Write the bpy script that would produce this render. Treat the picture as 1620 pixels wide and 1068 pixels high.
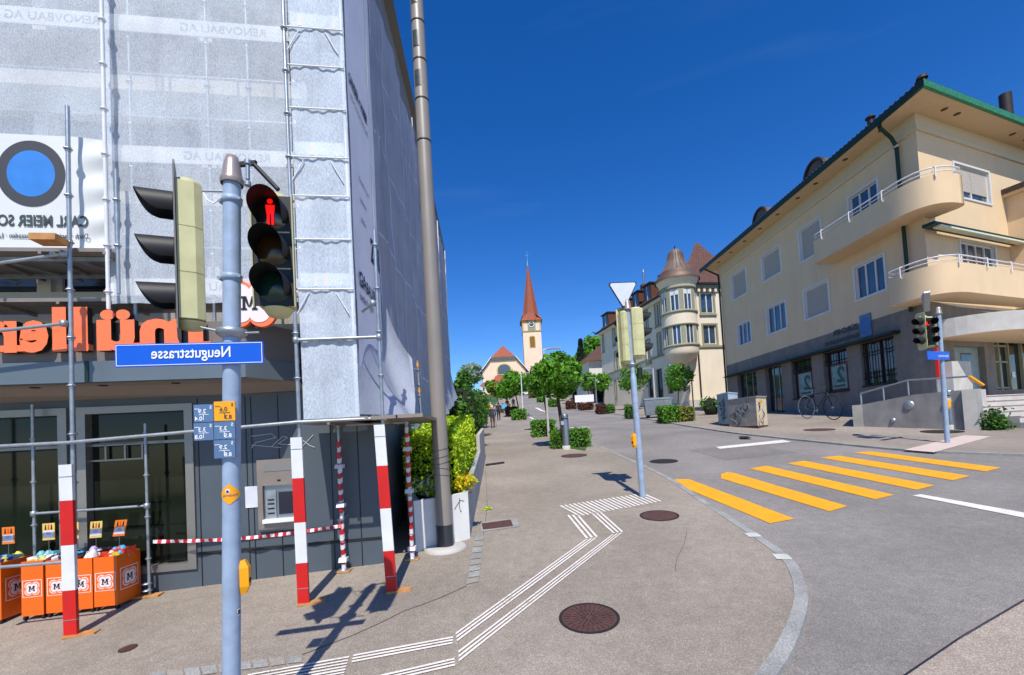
import bpy, bmesh, math, random
from mathutils import Vector, Matrix
R_=math.radians; sin=math.sin; cos=math.cos; pi=math.pi
for o in list(bpy.data.objects): bpy.data.objects.remove(o)
SC=bpy.context.scene; COL=SC.collection
# ------------------------------------------------ camera
F_PX=700.;CX=810.;CY=664.;TH=R_(2.0);PH=R_(3.15);CZ=1.90
_F=Vector((0,cos(TH),sin(TH)));_U=Vector((0,-sin(TH),cos(TH)));_R=Vector((1,0,0))
RV=_R*cos(PH)-_U*sin(PH);UV=_R*sin(PH)+_U*cos(PH)
cam=bpy.data.objects.new('camera',bpy.data.cameras.new('camera'));COL.objects.link(cam)
cam.data.sensor_width=36;cam.data.lens=F_PX/1620*36;cam.data.shift_x=0;cam.data.shift_y=(CY-534)/1620
cam.data.clip_start=.05;cam.data.clip_end=3000
m=Matrix.Identity(3)
for i in range(3): m[i][0]=RV[i];m[i][1]=UV[i];m[i][2]=-_F[i]
cam.matrix_world=Matrix.Translation((0,0,CZ))@m.to_4x4();SC.camera=cam
# ------------------------------------------------ sky and sun
SUN_EL=54.;SUN_HEAD=-1.6      # the light travels towards this heading (degrees from +y)
w=bpy.data.worlds.new('World');SC.world=w;w.use_nodes=True
nt=w.node_tree;bg=nt.nodes['Background'];sky=nt.nodes.new('ShaderNodeTexSky');sky.sky_type='NISHITA'
sky.sun_disc=False;sky.sun_elevation=R_(SUN_EL);sky.sun_rotation=R_(180+SUN_HEAD)
sky.altitude=900;sky.air_density=1.0;sky.dust_density=.15;sky.ozone_density=5.0
hs=nt.nodes.new('ShaderNodeHueSaturation');hs.inputs['Saturation'].default_value=1.31;hs.inputs['Hue'].default_value=.512;hs.inputs['Value'].default_value=1.06
nt.links.new(sky.outputs[0],hs.inputs['Color'])
# faint high cirrus wisps
tcw=nt.nodes.new('ShaderNodeTexCoord');mpw=nt.nodes.new('ShaderNodeMapping');mpw.inputs['Scale'].default_value=(1.3,2.2,9);mpw.inputs['Rotation'].default_value=(.35,.5,.2)
nt.links.new(tcw.outputs['Generated'],mpw.inputs[0]);nzw=nt.nodes.new('ShaderNodeTexNoise');nzw.inputs['Scale'].default_value=1.6;nzw.inputs['Detail'].default_value=7;nzw.inputs['Distortion'].default_value=.6
nt.links.new(mpw.outputs[0],nzw.inputs['Vector']);mrw=nt.nodes.new('ShaderNodeMapRange');mrw.inputs[1].default_value=.57;mrw.inputs[2].default_value=.8;mrw.inputs[3].default_value=0;mrw.inputs[4].default_value=.022
nt.links.new(nzw.outputs[0],mrw.inputs[0]);mxw=nt.nodes.new('ShaderNodeMix');mxw.data_type='RGBA';nt.links.new(mrw.outputs[0],mxw.inputs[0]);nt.links.new(hs.outputs[0],mxw.inputs[6]);mxw.inputs[7].default_value=(4.2,5.0,6.2,1);nt.links.new(mxw.outputs[2],bg.inputs[0]);bg.inputs[1].default_value=.135
sun=bpy.data.objects.new('sun',bpy.data.lights.new('sun','SUN'));COL.objects.link(sun)
sun.data.energy=4.2;sun.data.angle=R_(.5);sun.data.color=(1,.955,.87)
L=Vector((sin(R_(SUN_HEAD))*cos(R_(SUN_EL)),cos(R_(SUN_HEAD))*cos(R_(SUN_EL)),-sin(R_(SUN_EL))))
sun.rotation_euler=L.to_track_quat('-Z','Y').to_euler()
SC.view_settings.view_transform='Standard';SC.view_settings.look='None';SC.view_settings.exposure=.25;SC.view_settings.gamma=1
SC.render.engine='CYCLES';SC.cycles.max_bounces=6;SC.cycles.transparent_max_bounces=16
# ------------------------------------------------ terrain function and back-projection helpers
GY=[(-60,-3.2),(0,-.22),(2.7,.02),(8.2,.5),(16,1.17),(33,2.45),(60,5.0),(100,10.0),(155,17.),(200,23),(400,40),(700,45)]
def g(y):
    if y<=GY[0][0]:return GY[0][1]
    for (a,b),(c,d) in zip(GY,GY[1:]):
        if y<=c:return b+(d-b)*(y-a)/(c-a)
    return GY[-1][1]
def Z(x,y):
    return g(y)+.02*max(0,min(1,(60-y)/30))*max(-20,min(25,x))
PV=.045   # pavement surface above road
def ray(px,py):
    v=RV*((px-CX)/F_PX)-UV*((py-CY)/F_PX)+_F
    return v/v.y
def G(px,py,off=PV):
    r=ray(px,py);y=.3
    while y<600:
        if CZ+r.z*y<Z(r.x*y,y)+off:break
        y+=.004+y*.0006
    return Vector((r.x*y,y,Z(r.x*y,y)+off))
def P(px,py,y):
    r=ray(px,py);return Vector((r.x*y,y,CZ+r.z*y))
def gz(x,y,off=PV): return Vector((x,y,Z(x,y)+off))
# ------------------------------------------------ materials
def lin(c):
    return tuple(((v/255)/12.92 if v/255<=.04045 else ((v/255+.055)/1.055)**2.4) for v in c)+(1,)
def mat(name,col,rough=.7,metal=0,var=.12,scale=6,bump=0,bscale=60,emit=0,spec=.5,alpha=1,fine=0,fscale=200,leaf=0,coord='Object'):
    M=bpy.data.materials.new(name);M.use_nodes=True;n=M.node_tree.nodes;l=M.node_tree.links
    b=n['Principled BSDF'];c=lin(col) if max(col)>1 else tuple(col)+(1,)
    b.inputs['Roughness'].default_value=rough;b.inputs['Metallic'].default_value=metal
    b.inputs['Specular IOR Level'].default_value=spec;b.inputs['Base Color'].default_value=c
    tc=n.new('ShaderNodeTexCoord');last=None
    if var:
        nz=n.new('ShaderNodeTexNoise');nz.inputs['Scale'].default_value=scale;nz.inputs['Detail'].default_value=5
        l.new(tc.outputs[coord],nz.inputs['Vector'])
        mr=n.new('ShaderNodeMapRange');mr.inputs[1].default_value=.3;mr.inputs[2].default_value=.7
        mr.inputs[3].default_value=1-var;mr.inputs[4].default_value=1+var;l.new(nz.outputs[0],mr.inputs[0])
        mx=n.new('ShaderNodeVectorMath');mx.operation='SCALE';mx.inputs[0].default_value=c[:3];l.new(mr.outputs[0],mx.inputs['Scale'])
        last=mx.outputs[0]
    if fine:
        n2=n.new('ShaderNodeTexVoronoi');n2.inputs['Scale'].default_value=fscale;l.new(tc.outputs[coord],n2.inputs['Vector'])
        sp=n.new('ShaderNodeSeparateColor');l.new(n2.outputs['Color'],sp.inputs[0])
        pw=n.new('ShaderNodeMath');pw.operation='POWER';pw.inputs[1].default_value=2.2;l.new(sp.outputs[0],pw.inputs[0])
        m2=n.new('ShaderNodeMapRange');m2.inputs[3].default_value=1-fine*.55;m2.inputs[4].default_value=1+fine*1.1;l.new(pw.outputs[0],m2.inputs[0])
        m3=n.new('ShaderNodeVectorMath');m3.operation='SCALE'
        if last: l.new(last,m3.inputs[0])
        else: m3.inputs[0].default_value=c[:3]
        l.new(m2.outputs[0],m3.inputs['Scale']);last=m3.outputs[0]
    if leaf:
        ge=n.new('ShaderNodeNewGeometry');cr=n.new('ShaderNodeMapRange');cr.inputs[3].default_value=1-leaf;cr.inputs[4].default_value=1+leaf
        l.new(ge.outputs['Random Per Island'],cr.inputs[0]);m4=n.new('ShaderNodeVectorMath');m4.operation='SCALE'
        if last:l.new(last,m4.inputs[0])
        else:m4.inputs[0].default_value=c[:3]
        l.new(cr.outputs[0],m4.inputs['Scale']);last=m4.outputs[0]
        tr=n.new('ShaderNodeBsdfTranslucent');l.new(last,tr.inputs[0]);ms=n.new('ShaderNodeMixShader');ms.inputs[0].default_value=.35
        l.new(b.outputs[0],ms.inputs[1]);l.new(tr.outputs[0],ms.inputs[2]);l.new(ms.outputs[0],n['Material Output'].inputs[0])
    if last:l.new(last,b.inputs['Base Color'])
    if bump:
        nb=n.new('ShaderNodeTexNoise');nb.inputs['Scale'].default_value=bscale;nb.inputs['Detail'].default_value=4;l.new(tc.outputs[coord],nb.inputs['Vector'])
        bp=n.new('ShaderNodeBump');bp.inputs['Strength'].default_value=bump;bp.inputs['Distance'].default_value=.01
        l.new(nb.outputs[0],bp.inputs['Height']);l.new(bp.outputs[0],b.inputs['Normal'])
    if emit:
        b.inputs['Emission Color'].default_value=c;b.inputs['Emission Strength'].default_value=emit
    if alpha<1: b.inputs['Alpha'].default_value=alpha
    return M
def brickmat(name,c1,c2,mortar,sx,sy,rough=.8,bump=.4,msize=.02,coord='UV'):
    M=mat(name,c1,rough,var=0);n=M.node_tree.nodes;l=M.node_tree.links;b=n['Principled BSDF']
    br=n.new('ShaderNodeTexBrick');br.inputs['Color1'].default_value=lin(c1);br.inputs['Color2'].default_value=lin(c2);br.inputs['Mortar'].default_value=lin(mortar)
    br.inputs['Brick Width'].default_value=sx;br.inputs['Row Height'].default_value=sy;br.inputs['Mortar Size'].default_value=msize;br.inputs['Scale'].default_value=1
    tc=n.new('ShaderNodeTexCoord');l.new(tc.outputs[coord],br.inputs['Vector']);l.new(br.outputs[0],b.inputs['Base Color'])
    bp=n.new('ShaderNodeBump');bp.inputs['Strength'].default_value=bump;bp.inputs['Distance'].default_value=.02;l.new(br.outputs['Fac'],bp.inputs['Height']);bp.invert=True
    l.new(bp.outputs[0],b.inputs['Normal']);return M
def asphalt(name,c,patch=.17,fine=.8):
    M=mat(name,c,.9,var=patch,scale=.45,fine=fine,fscale=150,bump=.5,bscale=150,spec=.3)
    n=M.node_tree.nodes;l=M.node_tree.links;b=n['Principled BSDF'];tc=n.new('ShaderNodeTexCoord')
    # mid-size mottling and rare dark spots (gum, tar)
    nz=n.new('ShaderNodeTexNoise');nz.inputs['Scale'].default_value=7;nz.inputs['Detail'].default_value=6;l.new(tc.outputs['Object'],nz.inputs['Vector'])
    mr=n.new('ShaderNodeMapRange');mr.inputs[1].default_value=.3;mr.inputs[2].default_value=.7;mr.inputs[3].default_value=.9;mr.inputs[4].default_value=1.08;l.new(nz.outputs[0],mr.inputs[0])
    vo=n.new('ShaderNodeTexVoronoi');vo.inputs['Scale'].default_value=1.6;l.new(tc.outputs['Object'],vo.inputs['Vector'])
    st=n.new('ShaderNodeMapRange');st.inputs[1].default_value=.018;st.inputs[2].default_value=.03;st.inputs[3].default_value=.45;st.inputs[4].default_value=1;l.new(vo.outputs['Distance'],st.inputs[0])
    mm=n.new('ShaderNodeMath');mm.operation='MULTIPLY';l.new(mr.outputs[0],mm.inputs[0]);l.new(st.outputs[0],mm.inputs[1])
    src=b.inputs['Base Color'].links[0].from_socket;v=n.new('ShaderNodeVectorMath');v.operation='SCALE';l.new(src,v.inputs[0]);l.new(mm.outputs[0],v.inputs['Scale']);l.new(v.outputs[0],b.inputs['Base Color'])
    return M
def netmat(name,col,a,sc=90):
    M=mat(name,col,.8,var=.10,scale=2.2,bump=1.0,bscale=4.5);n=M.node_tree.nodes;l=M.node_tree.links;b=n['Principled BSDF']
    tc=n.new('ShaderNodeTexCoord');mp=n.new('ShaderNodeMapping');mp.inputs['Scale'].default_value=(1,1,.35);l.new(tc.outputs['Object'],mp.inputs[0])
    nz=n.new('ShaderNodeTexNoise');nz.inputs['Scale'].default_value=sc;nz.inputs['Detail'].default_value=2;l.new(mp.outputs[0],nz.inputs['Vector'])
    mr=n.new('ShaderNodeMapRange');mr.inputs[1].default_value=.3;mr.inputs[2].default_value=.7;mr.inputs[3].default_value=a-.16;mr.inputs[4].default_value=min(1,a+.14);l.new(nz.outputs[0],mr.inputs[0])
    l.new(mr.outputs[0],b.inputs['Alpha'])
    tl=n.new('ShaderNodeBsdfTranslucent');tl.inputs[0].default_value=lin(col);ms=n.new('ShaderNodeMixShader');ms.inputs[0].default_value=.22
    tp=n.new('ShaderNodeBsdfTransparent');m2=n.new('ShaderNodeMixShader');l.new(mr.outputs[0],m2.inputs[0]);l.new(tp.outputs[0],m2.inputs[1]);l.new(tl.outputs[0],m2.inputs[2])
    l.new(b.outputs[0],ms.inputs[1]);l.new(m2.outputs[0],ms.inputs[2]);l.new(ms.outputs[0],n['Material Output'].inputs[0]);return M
K={}
def k(name,*a,**kw):
    K[name]=mat(name,*a,**kw)
K['pavement']=asphalt('pavement',(151,140,127),fine=.4);K['road']=asphalt('road',(138,132,126),fine=.4);K['road_patch']=asphalt('road_patch',(130,124,118),fine=.4);K['concrete_patch']=asphalt('concrete_patch',(166,152,138),.06,.45)
k('kerb',(150,149,144),.85,var=.2,scale=3,fine=.4,fscale=150,bump=.3);k('kerb_white',(196,194,186),.8)
k('grass',(62,92,30),.9,var=.35,scale=1.5,bump=.5,bscale=8)
def worn(name,c,under,amt):
    M=mat(name,c,.7,var=.08,scale=5,fine=.2,fscale=150);n=M.node_tree.nodes;l=M.node_tree.links;b=n['Principled BSDF'];src=b.inputs['Base Color'].links[0].from_socket
    tc=n.new('ShaderNodeTexCoord');a=n.new('ShaderNodeTexNoise');a.inputs['Scale'].default_value=55;a.inputs['Detail'].default_value=5;l.new(tc.outputs['Object'],a.inputs['Vector'])
    a2=n.new('ShaderNodeTexNoise');a2.inputs['Scale'].default_value=2.2;l.new(tc.outputs['Object'],a2.inputs['Vector'])
    ad=n.new('ShaderNodeMath');ad.operation='MULTIPLY_ADD';ad.inputs[1].default_value=.45;l.new(a2.outputs[0],ad.inputs[0]);l.new(a.outputs[0],ad.inputs[2])
    r=n.new('ShaderNodeMapRange');r.inputs[1].default_value=amt;r.inputs[2].default_value=amt+.07;l.new(ad.outputs[0],r.inputs[0])
    mx=n.new('ShaderNodeMix');mx.data_type='RGBA';l.new(r.outputs[0],mx.inputs[0]);l.new(src,mx.inputs[6]);mx.inputs[7].default_value=lin(under);l.new(mx.outputs[2],b.inputs['Base Color']);K[name]=M
worn('paint_white',(228,220,210),(150,140,130),.86);worn('paint_yellow',(240,165,20),(165,130,80),.88)
k('slab',(205,184,172),.85,var=.08,scale=4);k('rust',(92,62,55),.75,.2,var=.2,scale=12,bump=.3);k('iron_dark',(52,44,42),.6,.3,var=.2,scale=20)
k('steel',(150,156,160),.38,.85,var=.1,scale=8,bump=.05);k('galv',(165,172,176),.45,.7,var=.15,scale=14);k('pole_blue',(152,170,192),.5,.05,var=.14,scale=9,bump=.15,bscale=30)
k('lamp_grey',(146,138,128),.42,.12,var=.06,scale=2);k('lamp_band',(58,60,66),.4,.3);k('black',(14,14,15),.5);k('rubber',(25,25,26),.8)
k('black_matt',(20,20,22),.55,var=.1);k('cream_plastic',(200,196,146),.5,var=.12,scale=7);k('cream_dark',(176,172,128),.5,var=.05)
k('red_paint',(205,22,18),.5,var=.08,scale=6,bump=.1);k('white_paint',(225,225,225),.5,var=.05,scale=6,bump=.1);k('wood',(190,135,80),.8,var=.2,scale=12)
k('tape_red',(190,20,35),.35,var=.08,bump=.4,bscale=20);k('tape_white',(222,215,218),.35,var=.05,bump=.4,bscale=20)
k('orange',(238,105,10),.45,var=.06,scale=4);k('orange_deep',(226,84,12),.4,var=.04);k('letter_orange',(255,122,72),.45,var=.03);k('pinkwhite',(235,220,218),.5,var=.03)
k('blue_sign',(8,88,200),.35,var=.03);k('blue_circle',(45,125,205),.6,var=.1,scale=5);k('white_sign',(235,236,238),.4,var=.02);k('plate_blue',(85,115,150),.4,var=.08)
k('amber',(245,165,10),.4,var=.05);k('banner',(216,218,216),.65,var=.05,scale=2,bump=.5,bscale=2.2);k('dark_print',(62,64,68),.6,var=.05);k('print',(60,72,72),.6,var=0)
k('banner_shade',(248,246,250),.7,var=.06,scale=2,bump=.4,bscale=2.5);k('navy_print',(35,42,62),.6,var=0);k('faint_print',(125,132,136),.7,var=0)
k('wall_dark',(80,89,97),.5,.0,var=.06,scale=2);k('wall_black',(30,30,31),.6,var=.1);k('fascia',(108,118,124),.4,.3,var=.05,scale=2);k('fascia_up',(118,110,104),.6,var=.05,scale=2)
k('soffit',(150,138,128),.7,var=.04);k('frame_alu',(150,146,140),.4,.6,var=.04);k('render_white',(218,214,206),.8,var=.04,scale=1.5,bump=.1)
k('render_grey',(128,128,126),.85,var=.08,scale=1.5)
k('concrete',(150,147,142),.85,var=.16,scale=2.2,bump=.3,bscale=30);k('concrete_light',(186,182,174),.85,var=.12,scale=2.5,bump=.2,bscale=40);k('concrete_white',(222,220,214),.8,var=.07,scale=2.5,bump=.2)
k('cream_wall',(222,194,155),.85,var=.035,scale=1.2,bump=.15,bscale=90);k('stone_grey',(128,120,112),.85,var=.1,scale=3,bump=.2,bscale=50);k('cornice',(205,188,160),.8,var=.04)
k('pale_wall',(230,216,192),.85,var=.04,scale=.8);k('green_stone',(150,148,120),.85,var=.06);k('church_wall',(236,210,182),.85,var=.04,scale=.5);k('church_trim',(214,178,112),.8)
k('frame_white',(214,212,208),.5,var=.03);k('shutter_beige',(182,172,158),.6,var=.04);k('gutter',(24,52,40),.45,.3,var=.1);k('gutter_lit',(52,128,90),.55,.2,var=.25,scale=8)  # second gutter tone is the sunlit copy, sunlight painted into its green
k('iron_grille',(18,16,18),.5,.3);k('poster',(120,150,148),.4,var=.3,scale=3);k('poster_print',(40,80,60),.4);k('poster_frame',(110,42,30),.5)
k('copper_brown',(112,88,76),.55,.35,var=.2,scale=1.2);k('copper_green',(118,104,94),.6,.3,var=.15,scale=1.2);k('dormer_brown',(92,52,32),.6,var=.12);k('maroon',(120,30,35),.6)
k('bark',(82,64,50),.9,var=.25,scale=9,bump=.6,bscale=14);k('leaf_mid',(100,158,30),.6,var=.1,leaf=.5,scale=2);k('leaf_dark',(48,84,34),.6,var=.1,leaf=.55,scale=2)
k('leaf_lime',(192,216,30),.55,var=.1,leaf=.4,scale=3);k('leaf_gold',(240,200,24),.6,leaf=.3);k('leaf_hedge',(84,134,28),.6,var=.1,leaf=.55,scale=3);k('leaf_red',(98,52,40),.7,leaf=.45)
k('leaf_olive',(150,130,60),.7,leaf=.4);k('leaf_pale',(160,172,165),.7,leaf=.35);k('leaf_far',(96,146,28),.7,leaf=.45,var=.3,scale=.3);k('twig',(28,38,14),.95,var=.3,scale=8)
k('conifer',(30,52,26),.8,leaf=.5);k('skin',(205,150,120),.6);k('hair',(200,198,192),.8);k('navy',(40,44,66),.8,var=.1);k('trousers',(92,66,46),.8,var=.1);k('dark_cloth',(28,28,38),.8);k('shoe',(30,24,22),.6)
k('orange_cloth',(235,150,70),.8);k('blue_cloth',(90,170,215),.7)
k('box_grey',(140,158,160),.6,var=.15,scale=5);k('box_blue',(180,196,212),.55,var=.08);k('box_dirty',(160,152,140),.75,var=.2,scale=5);k('box_beige',(206,190,160),.7,var=.1);k('graffiti',(52,48,66),.6,var=0);k('graffiti_white',(180,182,182),.6,var=0)
k('container',(140,148,152),.45,.5,var=.1,scale=4);k('screen',(24,26,48),.15,spec=.8);k('paper',(215,215,225),.7);k('lens_off',(30,26,24),.15,spec=.9,var=0);k('lens_green',(16,48,44),.2,var=0);k('lens_amber',(60,40,16),.2,var=0)
k('lit_red',(255,20,10),.4,emit=.7,var=0);k('weathered_steel',(152,140,130),.5,.5,var=.1)
k('red_thing',(200,40,25),.5);k('awning',(206,212,190),.6,var=.05)
k('plate_blue2',(60,100,160),.4,var=.1)
K['glass']=mat('glass',(30,40,50),.04,var=0,spec=1.0);K['glass_shop']=mat('glass_shop',(24,30,22),.06,var=.4,scale=1.2,spec=.3)
K['glass_blue']=mat('glass_blue',(52,72,92),.05,var=.3,scale=1.5,spec=1.0);K['curtain']=mat('curtain',(150,160,165),.7,var=.25,scale=6)
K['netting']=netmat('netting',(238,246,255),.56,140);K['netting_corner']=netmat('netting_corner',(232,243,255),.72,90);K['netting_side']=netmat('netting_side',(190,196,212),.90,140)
K['tiles_brown']=brickmat('tiles_brown',(112,72,58),(92,60,50),(60,42,36),.28,.32,msize=.03);K['tiles_red']=brickmat('tiles_red',(164,92,66),(150,80,58),(130,60,42),.5,.6,msize=.03)
K['tiles_spire']=brickmat('tiles_spire',(160,86,60),(146,76,52),(120,60,42),.4,.4,msize=.02)
K['cobble']=brickmat('cobble',(148,138,126),(128,120,112),(84,76,70),.16,.12,msize=.015)
k('card_orange',(235,120,20),.5,var=.1)
k('card',(225,190,100),.5,var=.1,scale=30)
k('slab_worn',(150,142,132),.9,var=.12,scale=8,fine=.3,fscale=140)
k('lamp_grey2',(172,158,148),.35,.45,var=.08)
k('plate_grey',(110,108,106),.5,var=.08)
k('sign_back',(206,212,224),.45,.1,var=.05)
k('plate_dark',(62,70,68),.35,var=.3,scale=20)
k('concrete_shade',(170,172,172),.8,var=.1,scale=2)  # planter side wall: its shade is put into a greyer concrete
k('soffit_cream',(212,184,146),.8,var=.04)
k('tile_edge',(70,48,42),.8,var=.3,scale=9)
k('glass_church',(70,90,112),.3,var=.3,scale=3)
k('copper_pale',(130,180,190),.5,.2)  # pale blue-green copper of the church finial
k('louvre',(150,110,50),.7)
def streaks(name,amt):
    M=K[name];n=M.node_tree.nodes;l=M.node_tree.links;b=n['Principled BSDF'];src=b.inputs['Base Color'].links[0].from_socket
    tc=n.new('ShaderNodeTexCoord');mp=n.new('ShaderNodeMapping');mp.inputs['Scale'].default_value=(1.5,1.5,.25);l.new(tc.outputs['Object'],mp.inputs[0])
    z=n.new('ShaderNodeTexNoise');z.inputs['Scale'].default_value=1.5;z.inputs['Detail'].default_value=7;l.new(mp.outputs[0],z.inputs['Vector'])
    r=n.new('ShaderNodeMapRange');r.inputs[1].default_value=.35;r.inputs[2].default_value=.72;r.inputs[3].default_value=1+amt*.3;r.inputs[4].default_value=1-amt;l.new(z.outputs[0],r.inputs[0])
    v=n.new('ShaderNodeVectorMath');v.operation='SCALE';l.new(src,v.inputs[0]);l.new(r.outputs[0],v.inputs['Scale']);l.new(v.outputs[0],b.inputs['Base Color'])
for nm,am in (('cream_wall',.045),('pale_wall',.05),('stone_grey',.18),('concrete',.2),('concrete_white',.16),('concrete_shade',.2),('church_wall',.04),('lamp_grey',.1),('pole_blue',.1),('white_paint',.12),('red_paint',.12),('cream_plastic',.12),('wall_dark',.1),('box_dirty',.2),('container',.15)):streaks(nm,am)
# ------------------------------------------------ mesh builder
class MB:
    def __init__(s): s.v=[];s.f=[];s.mi=[];s.mats=[];s.sm=[];s.uv={}
    def mid(s,m):
        if m not in s.mats:s.mats.append(m)
        return s.mats.index(m)
    def face(s,pts,m,sm=False,uv=None):
        b=len(s.v);s.v+=[tuple(p) for p in pts];s.f.append(tuple(range(b,b+len(pts))));s.mi.append(s.mid(m));s.sm.append(sm)
        if uv:s.uv[len(s.f)-1]=uv
    def mesh(s,vs,fs,m,sm=False):
        b=len(s.v);s.v+=[tuple(p) for p in vs];i=s.mid(m)
        for f in fs:s.f.append(tuple(b+j for j in f));s.mi.append(i);s.sm.append(sm)
    def hexa(s,p,m):   # 8 points: bottom 4 ring, top 4 ring
        s.mesh(p,[(3,2,1,0),(4,5,6,7),(0,1,5,4),(1,2,6,5),(2,3,7,6),(3,0,4,7)],m)
    def box(s,x0,x1,y0,y1,z0,z1,m):
        s.hexa([(x0,y0,z0),(x1,y0,z0),(x1,y1,z0),(x0,y1,z0),(x0,y0,z1),(x1,y0,z1),(x1,y1,z1),(x0,y1,z1)],m)
    def obox(s,c,ax,ay,az,m):  # centre and half-axis vectors
        c=Vector(c);ax=Vector(ax);ay=Vector(ay);az=Vector(az)
        s.hexa([c-ax-ay-az,c+ax-ay-az,c+ax+ay-az,c-ax+ay-az,c-ax-ay+az,c+ax-ay+az,c+ax+ay+az,c-ax+ay+az],m)
    def tube(s,a,b,r,m,r2=None,n=10,cap=True):
        a=Vector(a);b=Vector(b);r2=r if r2 is None else r2;d=(b-a).normalized();u=d.orthogonal().normalized();v=d.cross(u)
        vs=[a+(u*cos(t)+v*sin(t))*r for t in [2*pi*i/n for i in range(n)]]+[b+(u*cos(t)+v*sin(t))*r2 for t in [2*pi*i/n for i in range(n)]]
        fs=[(i,(i+1)%n,n+(i+1)%n,n+i) for i in range(n)]
        s.mesh(vs,fs,m,True)
        if cap:
            s.mesh(vs[:n],[tuple(range(n))[::-1]],m);s.mesh(vs[n:],[tuple(range(n))],m)
    def path(s,pts,r,m,n=8):
        for a,b in zip(pts,pts[1:]):s.tube(a,b,r,m,n=n)
    def lathe(s,c,prof,m,n=20,ax=None,a0=0,a1=2*pi,sm=True):
        c=Vector(c);ax=Vector(ax) if ax else Vector((0,0,1));ax.normalize();u=ax.orthogonal().normalized() if abs(ax.z)<.99 else Vector((1,0,0));v=ax.cross(u)
        full=abs(a1-a0-2*pi)<1e-6;N=n if full else n+1
        vs=[];fs=[]
        for r,h in prof:
            for i in range(N):
                t=a0+(a1-a0)*i/n;vs.append(c+ax*h+(u*cos(t)+v*sin(t))*r)
        for j in range(len(prof)-1):
            for i in range(n):
                i2=(i+1)%N;fs.append((j*N+i,j*N+i2,(j+1)*N+i2,(j+1)*N+i))
        s.mesh(vs,fs,m,sm)
    def prism(s,poly,off,m,m2=None):
        poly=[Vector(p) for p in poly];off=Vector(off);n=len(poly)
        s.mesh(poly,[tuple(range(n))],m);s.mesh([p+off for p in poly],[tuple(range(n))[::-1]],m2 or m)
        s.mesh(poly+[p+off for p in poly],[(i,n+i,n+(i+1)%n,(i+1)%n) for i in range(n)],m2 or m)
    def build(s,name,parent=None,label=None,cat=None,group=None,kind=None,origin=None):
        me=bpy.data.meshes.new(name);O=Vector(origin) if origin else Vector((0,0,0))
        me.from_pydata([tuple(Vector(v)-O) for v in s.v],[],s.f)
        for m_ in s.mats:me.materials.append(K[m_])
        me.polygons.foreach_set('material_index',s.mi);me.polygons.foreach_set('use_smooth',s.sm)
        if s.uv:
            ul=me.uv_layers.new(name='UVMap')
            for fi,uvs in s.uv.items():
                for li,uv in zip(me.polygons[fi].loop_indices,uvs):ul.data[li].uv=uv
        me.update()
        o=bpy.data.objects.new(name,me);COL.objects.link(o);o.location=O
        if parent:
            o.parent=parent
            po=parent.location if parent.parent is None else parent.location+parent.parent.location
            o.location=O-po
        if label:o['label']=label
        if cat:o['category']=cat
        if group:o['group']=group
        if kind:o['kind']=kind
        return o
def thing(name,label,cat,loc,group=None):
    o=bpy.data.objects.new(name,None);COL.objects.link(o);o.location=Vector(loc);o.empty_display_size=.1
    o['label']=label;o['category']=cat
    if group:o['group']=group
    return o
def copy_tree(o,parent=None):
    c=o.copy();COL.objects.link(c)
    if parent:c.parent=parent
    for ch in [x for x in bpy.data.objects if x.parent==o]:copy_tree(ch,c)
    return c
def text(mb,s,size,m,O,X,Y,N=None,depth=0,bold=0,align='LEFT',sx=1,warp=None):
    cu=bpy.data.curves.new('t','FONT');cu.body=s;cu.size=size;cu.align_x=align;cu.offset=bold;cu.resolution_u=3
    o=bpy.data.objects.new('t',cu);COL.objects.link(o);dg=bpy.context.evaluated_depsgraph_get();dg.update()
    me=bpy.data.meshes.new_from_object(o.evaluated_get(dg));O=Vector(O);X=Vector(X);Y=Vector(Y)
    f=(lambda v:O+X*(v.co.x*sx)+Y*v.co.y) if warp is None else warp
    vs=[f(v) for v in me.vertices];fs=[tuple(p.vertices) for p in me.polygons];mb.mesh(vs,fs,m)
    if depth:
        D=Vector(N)*depth;ed={}
        mb.v[-len(vs):]=[tuple(Vector(v)+D) for v in vs]
        for p in me.polygons:
            for a,b in p.edge_keys:ed[(a,b)]=ed.get((a,b),0)+1
        for (a,b),c in ed.items():
            if c==1:mb.face([vs[a],vs[b],Vector(vs[b])+D,Vector(vs[a])+D],depth_mat or m)
    bpy.data.objects.remove(o);bpy.data.curves.remove(cu);bpy.data.meshes.remove(me)
depth_mat=None
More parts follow.
